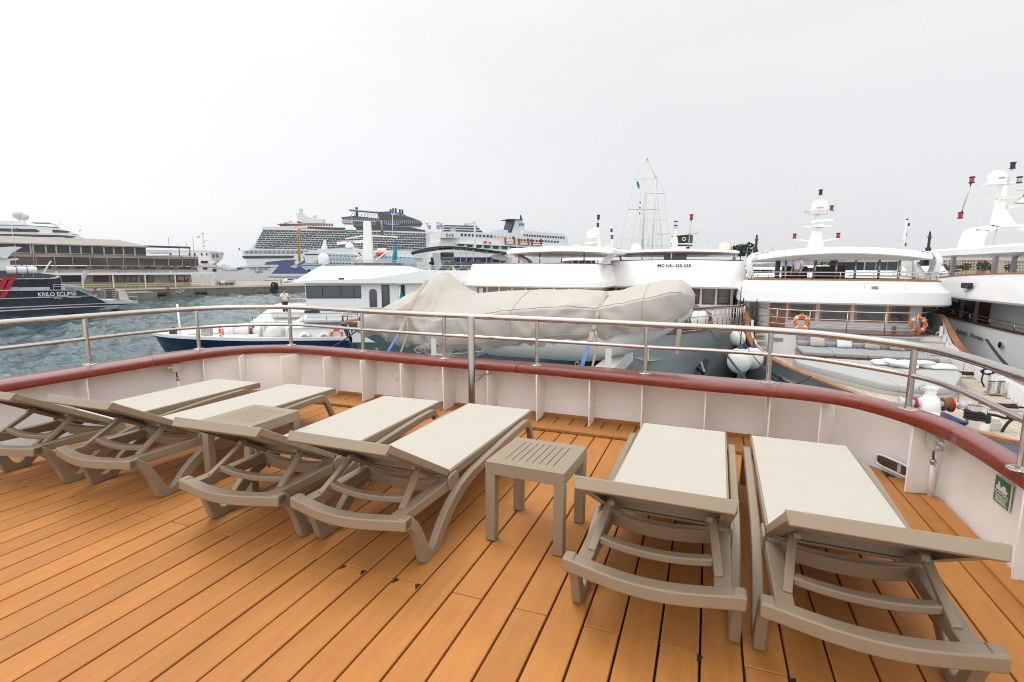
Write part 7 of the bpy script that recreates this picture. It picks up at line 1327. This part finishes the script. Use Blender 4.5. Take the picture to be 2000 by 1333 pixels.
for i, (px, py, d) in enumerate(((905, 528, 40), (918, 527, 40), (880, 529, 40), (868, 530, 40), (930, 526, 40))):
    t = ship_thing('folded_deck_chair', ('third', 'fourth', 'second', 'leftmost', 'rightmost')[i] + ' folded dark deck chair from the left on the navy hulled boat', 'deck chair', Matrix.Translation(at(px, py + 4, d)), 'folded deck chairs'); MB().beam((-.3, 0, 0), (.3, .2, .8), .5, .06, (0, 1, 0)).build('back', M['dgrey'], t); MB().beam((.3, 0, 0), (-.2, .2, .5), .5, .05, (0, 1, 0)).build('seat', M['dsteel'], t)
# ------------------------------------------------------------------ two-masted sailing ship
YT = at(1253, 526, 120); ty = ship_thing('sailing_ship', 'two masted sailing ship with cream spars and fine rigging', 'sailing ship', Matrix.Translation((YT.x, YT.y, 0)))
sx_ = lambda px: (px - 1252) / 1004.4 * 120; sz_ = lambda py: at(1252, py, 120).z
hl = []
for i in range(13): t = i / 12; y = lerp(-3, 30, t); b = 3.2 * math.sin(math.pi * min(.98, .08 + t * .9)) ** .6; hl.append([(-b, y, -2.2 + .8 * (t - .5) ** 2 * 4), (-b * .7, y, WATER), (b * .7, y, WATER), (b, y, -2.2 + .8 * (t - .5) ** 2 * 4)])
MB().loft(hl).build('hull', M['wfar'], ty, smooth=40)
def mast_(px, py, y, yards, r):
    k = (120 + y) / 120; kx = lambda q: (YT.x + sx_(q)) * k - YT.x; x = kx(px); zt_ = EYE + (sz_(py) - EYE) * k
    m_ = MB().tube([(x - .35, y, -2), (x - .15, y, lerp(-2, zt_, .5)), (x + .1, y, zt_)], [r, r * .85, r * .5], 8).build('mast', M['cream'], ty, smooth=180); MB().lathe([(r, 0), (r, .15)], (x + .1, y, zt_), 8).build('truck', M['dsteel'], m_)
    tips = []
    for py_, x0, x1 in yards:
        z = EYE + (sz_(py_) - EYE) * k; a, b = kx(x0), kx(x1); MB().tube([(a, y, z), (b, y, z + .08)], .09, 6).build('crosstree', M['cream'], m_); tips.append((a, b, z))
    rg = MB(); base = (x - 5.2, x + 4.2)
    for s in (0, 1):
        prev = (x + .1, y, zt_)
        for tp in tips: rg.tube([prev, (tp[s], y, tp[2])], .022, 4); prev = (tp[s], y, tp[2])
        rg.tube([prev, (base[s], y + (1 if s else -1), -2)], .022, 4)
        for a in (.35, .6, .8): z = lerp(-2, zt_, a); rg.tube([(x, y, z), (base[s] * .6 + x * .4, y + (2 if s else -2), -2)], .018, 4)
    rg.build('rigging', M['dsteel'], m_, kind='stuff'); return m_
m1_ = mast_(1254, 311, 0, [(350, 1232, 1273), (409.5, 1222, 1280), (469, 1211, 1289)], .26); mast_(1272.5, 345, 9, [(378.5, 1255, 1290), (430, 1246, 1296), (479.5, 1250, 1303)], .22)
MB().tube([(sx_(1254), 0, sz_(312)), ((YT.x + sx_(1272)) * 1.075 - YT.x, 9, EYE + (sz_(345) - EYE) * 1.075)], .02, 4).build('stay', M['dsteel'], ty); MB().tube([(sx_(1254), 0, sz_(312)), (sx_(1216), -2, -1)], .022, 4).build('stay', M['dsteel'], ty); MB().tube([((YT.x + sx_(1272)) * 1.075 - YT.x, 9, EYE + (sz_(345) - EYE) * 1.075), ((YT.x + sx_(1303)) * 1.075 - YT.x, 11, -1)], .022, 4).build('stay', M['dsteel'], ty)
for py in (397, 407, 418): MB().ball((sx_(1242.5), -1, sz_(py)), .16, 8, (1, 1, 1.6)).build('signal_shape', M['black'], ty)
fg = ship_thing('pennant', 'small teal flag flying from the rigging of the two masted ship', 'flag', ty.matrix_world @ Matrix.Translation((sx_(1236), 0, sz_(355)))); MB().loft([[(0, 0, 0), (.4, .1, .1)], [(.15, .1, -.8), (.75, 0, -.7)], [(.5, -.1, -1.6), (.8, .1, -1.5)]], closed=False).build('cloth', M['teal'], fg, smooth=60)
# ------------------------------------------------------------------ marina boats, town and trees to the right
def sail_boat(lab):
    t = thing('sail_boat', lab, 'sailing boat', group='moored sailing boats in the marina'); r_ = []
    for i in range(9): q = i / 8; b = 1.7 * math.sin(math.pi * min(.97, .12 + q * .86)) ** .7; r_.append([(-b, 11 * (q - .5), -4.2), (-b * .8, 11 * (q - .5), WATER - .1), (b * .8, 11 * (q - .5), WATER - .1), (b, 11 * (q - .5), -4.2)])
    MB().loft(r_).build('hull', M['wfar'], t, smooth=40); MB().loft([[(-1.1, -2.5, z), (1.1, -2.5, z), (.9, 2.5, z), (-.9, 2.5, z)] for z in (-4.2, -3.6)]).build('cabin', M['wfar'], t); MB().tube([(0, 1, -4), (0, 1, 9.0)], .09, 6).build('mast', M['greywhite'], t)
    MB().beam((0, 1, -2.7), (0, -3.5, -2.6), .35, .35).build('furled_sail', M['navyblue'], t); MB().tube([(0, 1, 8.9), (0, 5.4, -4)], .03, 4).build('forestay', M['dsteel'], t); MB().beam((-.8, 1, 3), (.8, 1, 3), .05, .05).build('spreader', M['greywhite'], t); return t
sb0 = None
for i in range(34):
    px = 1425 + i * 11.5 + rnd.uniform(-4, 4); d = rnd.uniform(170, 240); p = at(px, 526, d); lab = 'white sailing boat with bare mast in the marina behind the yachts'
    if sb0 is None: sb0 = sail_boat(lab); place(sb0, (p.x, p.y, 0), rnd.uniform(0, 6))
    else: dup(sb0, (p.x, p.y, 0), rnd.uniform(0, 6), lab)
def motor_yacht(lab, px0, d0, px1, d1, py_deck, py_top, x0, x1, wood=True):
    P_ = Plane(px0, d0, px1, d1); t = ship_thing('motor_yacht', lab, 'yacht', P_.T)
    u0, z0 = P_.uz(x0, py_deck); u1, _ = P_.uz(x1, py_deck); zt2 = P_.uz(x0, py_top)[1]
    MB().loft([[(u0 - .6, y, z0 - .1), (u1 + .6, y, z0 - .1), (u1, y, WATER - .2), (u0, y, WATER - .2)] for y in (0, 7)]).build('hull', M['white'], t)
    shell(t, 'visor', [([(x + (u0 + u1) / 2, y) for x, y in outline((u1 - u0) / 2, 1.2, 6, 16, 2.4)], z0), ([(x + (u0 + u1) / 2, y) for x, y in outline((u1 - u0) / 2 - .5, .4, 6, 16, 2.4)], lerp(z0, zt2, .45))], M['white'], 30)
    shell(t, 'roof', [([(x + (u0 + u1) / 2, y) for x, y in outline((u1 - u0) / 2 - .6, .4, 5, 16, 2.4)], zt2 - .28), ([(x + (u0 + u1) / 2, y) for x, y in outline((u1 - u0) / 2 - .8, .2, 5, 16, 2.4)], zt2)], M['white'], 30)
    MB().bx(lerp(u0, u1, .2), lerp(u0, u1, .8), 1.5, 5, lerp(z0, zt2, .45), zt2 - .28).build('saloon', M['band'], t)
    for k in range(5): u = lerp(u0 + .9, u1 - .9, k / 4); MB().bx(u - .05, u + .05, .9, 1.0, lerp(z0, zt2, .45), zt2 - .28).build('roof_post', M['dsteel'], t)
    return t
motor_yacht('white motor yacht with dark saloon glass seen through the ship canopy on the right', 1690, 52, 1790, 54, 548, 505, 1690, 1800)
motor_yacht('white roofed yacht seen through the open canopy left of the wooden columns', 1440, 60, 1560, 62, 543, 522, 1442, 1545); motor_yacht('white yacht seen through the middle of the canopied upper deck', 1590, 66, 1700, 68, 545, 519, 1590, 1672); motor_yacht('white yacht with flat roof beyond the canopy of the middle ship', 1105, 60, 1190, 61, 528, 504, 1108, 1186)
motor_yacht('small white roofed yacht seen through the far right canopy opening', 1810, 70, 1850, 70, 533, 503, 1812, 1846)
mA = ship_thing('lattice_mast', 'thin white mast with black lamps rising behind the canopy edge', 'mast', Matrix.Translation(at(1759, 526, 48)))
pipe(mA, 'pole', [(0, 0, -4), (0, 0, 1.5), (.1, 0, 4.4)], .10, M['wfar']); 
for x, z in ((.12, 4.3), (.3, 3.9), (.12, 3.0), (.2, 2.1)): navlight(mA, (x, 0, z), M['black'], 1.0)
MB().beam((-.8, 0, 2.6), (.5, 0, 2.6), .06, .06).build('yard', M['wfar'], mA)
for i, (x0, x1, yt, yb, f_, d) in enumerate(((1822, 1848, 506, 533, 1, 430), (1846, 1880, 504, 531, 3, 440), (1878, 1905, 505, 532, 0, 435), (1908, 1926, 505, 528, 2, 450), (1925, 1943, 504, 528, 4, 455), (1942, 1966, 503, 530, 3, 470), (1962, 2000, 508, 533, 1, 420), (1995, 2040, 506, 533, 3, 440), (2030, 2080, 505, 533, 0, 445))):
    P_ = Plane(x0, d, x1, d + 2); t = ship_thing('apartment_block', ('cream', 'pale stone', 'sand coloured', 'dusky red', 'yellow', 'off white', 'wide cream', 'far right pale', 'outermost sandy')[i] + ' harbour house with terracotta roof in the distant town', 'house', P_.T, 'town houses across the harbour'); 
    mbx(P_, t, 'wall', M['fac%d' % f_], x0, yt + 1.5, x1, 536, 0, 12); (u0, z1), (u1, _) = P_.uz(x0, yt + 1.6), P_.uz(x1, yt)
    MB().add([(u0 - .5, -.6, z1), (u1 + .5, -.6, z1), (u1 + .5, 12.6, z1), (u0 - .5, 12.6, z1), (u0 + 2.5, 5.5, z1 + 2.6), (u1 - 2.5, 5.5, z1 + 2.6)], [(3, 2, 1, 0), (0, 1, 5, 4), (1, 2, 5), (2, 3, 4, 5), (3, 0, 4)]).build('roof', M['terra'], t)
    n = max(3, int((x1 - x0) / 5))
    for r_ in range(4):
        for k in range(n): xx = x0 + (k + .5) * (x1 - x0) / n; mbx(P_, t, 'window', M['band'], xx - .9, yt + 4 + r_ * 5.6, xx + .9, yt + 6.8 + r_ * 5.6, -.08, .1)
# far bank, wooded in places, and the pale hills beyond
fb = MB()
for i in range(60):
    x = lerp(120, 620, i / 60); fb.bx(x, x + 9, 430, 520, WATER, WATER + 3)
fb.build('far_bank', M['conc'], None, kind='structure')
hb_ = MB(); P_ = []
for i in range(41):
    x = lerp(-1900, 2400, i / 40); h = 16 + 10 * math.sin(i * .9) + 8 * math.sin(i * .37 + 1) + (26 if i > 24 else 0); P_.append([(x, 2300, WATER - 1), (x, 2330, WATER + h), (x, 2700, WATER + h * .6)])
hb_.loft(P_, closed=False).build('hills', M['hill'], None, smooth=180, kind='structure')
def crown(name, cx, cy, z, rx, rz, n, parent):
    vs, fs = [], []
    for k in range(n):
        a, b_, r_ = rnd.uniform(0, 6.28), rnd.uniform(-1, 1), rnd.random() ** .4; s = math.sqrt(1 - b_ * b_); p = Vector((cx + rx * r_ * s * math.cos(a), cy + rx * r_ * s * math.sin(a), z + rz * r_ * b_)); l_ = rx * rnd.uniform(.10, .22)
        u = Vector((rnd.uniform(-1, 1), rnd.uniform(-1, 1), rnd.uniform(-1, 1))).normalized(); w_ = u.cross(Vector((.3, .5, .8))).normalized(); o = len(vs); vs += [p - u * l_, p + w_ * l_ * .6, p + u * l_, p - w_ * l_ * .6]; fs.append((o, o + 1, o + 2, o + 3))
    return MB().add(vs, fs).build(name, M['leaf'], parent)
for i, (px, py, d, r_) in enumerate(((1447, 489, 300, 5), (1460, 488, 305, 5.5), (1436, 491, 300, 4), (1612, 508, 330, 6), (1640, 507, 330, 6), (1660, 507, 335, 7), (1846, 524, 400, 4), (1873, 525, 400, 4), (1888, 521, 400, 3.5), (1921, 520, 410, 5), (1935, 523, 400, 3), (1974, 522, 400, 4))):
    p = at(px, py, d); t = ship_thing('tree', ('middle tree of the dark clump above the marina masts on the left', 'right tree of the dark clump above the marina masts on the left', 'left tree of the dark clump above the marina masts', 'left tree of the trio behind the canopied upper deck', 'middle tree of the trio behind the canopied upper deck', 'right tree of the trio behind the canopied upper deck', 'small tree in front of the cream town house', 'small tree between the cream and the sandy town houses', 'smallest tree in front of the sandy town house', 'tree in front of the dusky red town house', 'small tree in front of the yellow town house', 'tree at the left corner of the wide cream town house')[i], 'tree', Matrix.Translation((p.x, p.y, 0)), 'trees on the far shore'); MB().tube([(0, 0, WATER + 2.5), (0.2, 0, p.z - r_ * .3)], [.35, .2], 6).build('trunk', M['dwood'], t); crown('crown', 0, 0, p.z, r_, r_ * .75, 220, t)
# ------------------------------------------------------------------ cars on the quay
def car(lab, px, y, m_, rz):
    u_, _ = Q.uz(px, 548, y); t = ship_thing('parked_car', lab, 'car', Q.T @ Matrix.Translation((u_, y, ZQ)) @ Matrix.Rotation(rz, 4, 'Z'), 'cars parked on the quay')
    prof = [(-2.1, .35), (2.1, .35), (2.15, .75), (1.3, .92), (.75, 1.42), (-1.1, 1.46), (-1.9, .98), (-2.15, .9)]
    MB().prism(prof, lambda a, b, h: (a, h, b), -.85, .85).build('body', m_, t, bevel=.08)
    for s in (-1, 1): MB().prism([(-1.55, .98), (1.1, .95), (.68, 1.34), (-1.05, 1.38)], lambda a, b, h: (a, h, b), s * .86 - .01, s * .86 + .01).build('side_window', M['band'], t)
    for x in (-1.35, 1.35):
        for s in (-1, 1): w_ = MB().lathe([(.32, -.1), (.32, .1)], (x, s * .8, .32), 14, 'Y').build('wheel', M['rubber'], t); MB().lathe([(.2, -.115), (.2, .115)], (x, s * .8, .32), 10, 'Y').build('hub', M['greywhite'], w_)
    for s in (-1, 1): MB().box((2.12, s * .6, .68), (.08, .3, .12)).build('headlight', M['wletters'], t)
M['darkcar'] = mat('dark_car_paint', (.03, .03, .035), .25, coat=.8); M['whitecar'] = mat('white_car_paint', (.75, .75, .76), .25, coat=.8); M['silvercar'] = mat('silver_car_paint', (.32, .33, .34), .25, coat=.8)
car('white hatchback parked alone on the pale quay', 565, 34, M['whitecar'], R(8)); car('nearest dark car in the row beside the terminal', 446, 16, M['darkcar'], R(75)); car('silver car behind the dark one beside the terminal', 435, 18, M['silvercar'], R(75)); car('black car at the left end of the row beside the terminal', 428, 21, M['darkcar'], R(75)); car('dark car at the back of the row near the grey ferry', 452, 24, M['darkcar'], R(60))
# ------------------------------------------------------------------ people
M['pshirt'] = mat('lilac_shirt', (.50, .47, .58), .85, bump=.2, bscale=15)
T_ = TB @ Matrix.Translation((.2, -2.0, -1.62)); p = at(557, 600, 33.0); person('man in white T-shirt, hand on hip, standing on the navy hulled boat', Matrix.Translation((p.x, p.y, -1.62)) @ Matrix.Rotation(R(60), 4, 'Z'), M['wshirt'], M['dcloth'], 'hips')
p = at(703, 520, 34.0); person('person in white shirt behind the mast of the navy hulled boat', Matrix.Translation((p.x, p.y, .72)) @ Matrix.Rotation(R(60), 4, 'Z'), M['wshirt'], M['dcloth'], 'stand', M['dwood'])
p = at(1557, 530, 26.5); person('man in lilac shirt standing on the canopied upper deck', Matrix.Translation((p.x, p.y, EYE + (1.09 - EYE) * 1.2 - .55)) @ Matrix.Rotation(R(-60), 4, 'Z'), M['pshirt'], M['dcloth'], 'stand')
for px, lab, a in ((537, 'person with pale top walking on the distant quay, left of two', M['wshirt']), (549, 'person in dark clothes walking on the distant quay, right of two', M['dcloth'])):
    u_, _ = Q.uz(px, 556, 8); person(lab, Q.T @ Matrix.Translation((u_, 8, ZQ)) @ Matrix.Rotation(R(80), 4, 'Z'), a, M['dcloth'])
p = at(43, 526, 82); z_ = at(43, 527, 82).z; person('person in blue jacket on the roof of the black catamaran', Matrix.Translation((p.x, p.y, z_ - 1.0)) @ Matrix.Rotation(R(180), 4, 'Z'), M['bluecloth'], M['dcloth'])
# ------------------------------------------------------------------ thin harbour haze
hz = MB(); hz.bx(-2600, 2600, -120, 4050, WATER - 1.0, 75)
ho = hz.build('haze', M['white'], None); tag(ho, kind='stuff'); ho.data.materials.clear()
hm = bpy.data.materials.new('thin_haze'); hm.use_nodes = True; hn = hm.node_tree.nodes
for n_ in list(hn): hn.remove(n_)
o_ = hn.new('ShaderNodeOutputMaterial'); v_ = hn.new('ShaderNodeVolumePrincipled'); v_.inputs['Color'].default_value = (.93, .95, .97, 1); v_.inputs['Density'].default_value = 0.00008; v_.inputs['Anisotropy'].default_value = 0.2
hm.node_tree.links.new(v_.outputs[0], o_.inputs['Volume']); ho.data.materials.append(hm); scn.cycles.volume_bounces = 1
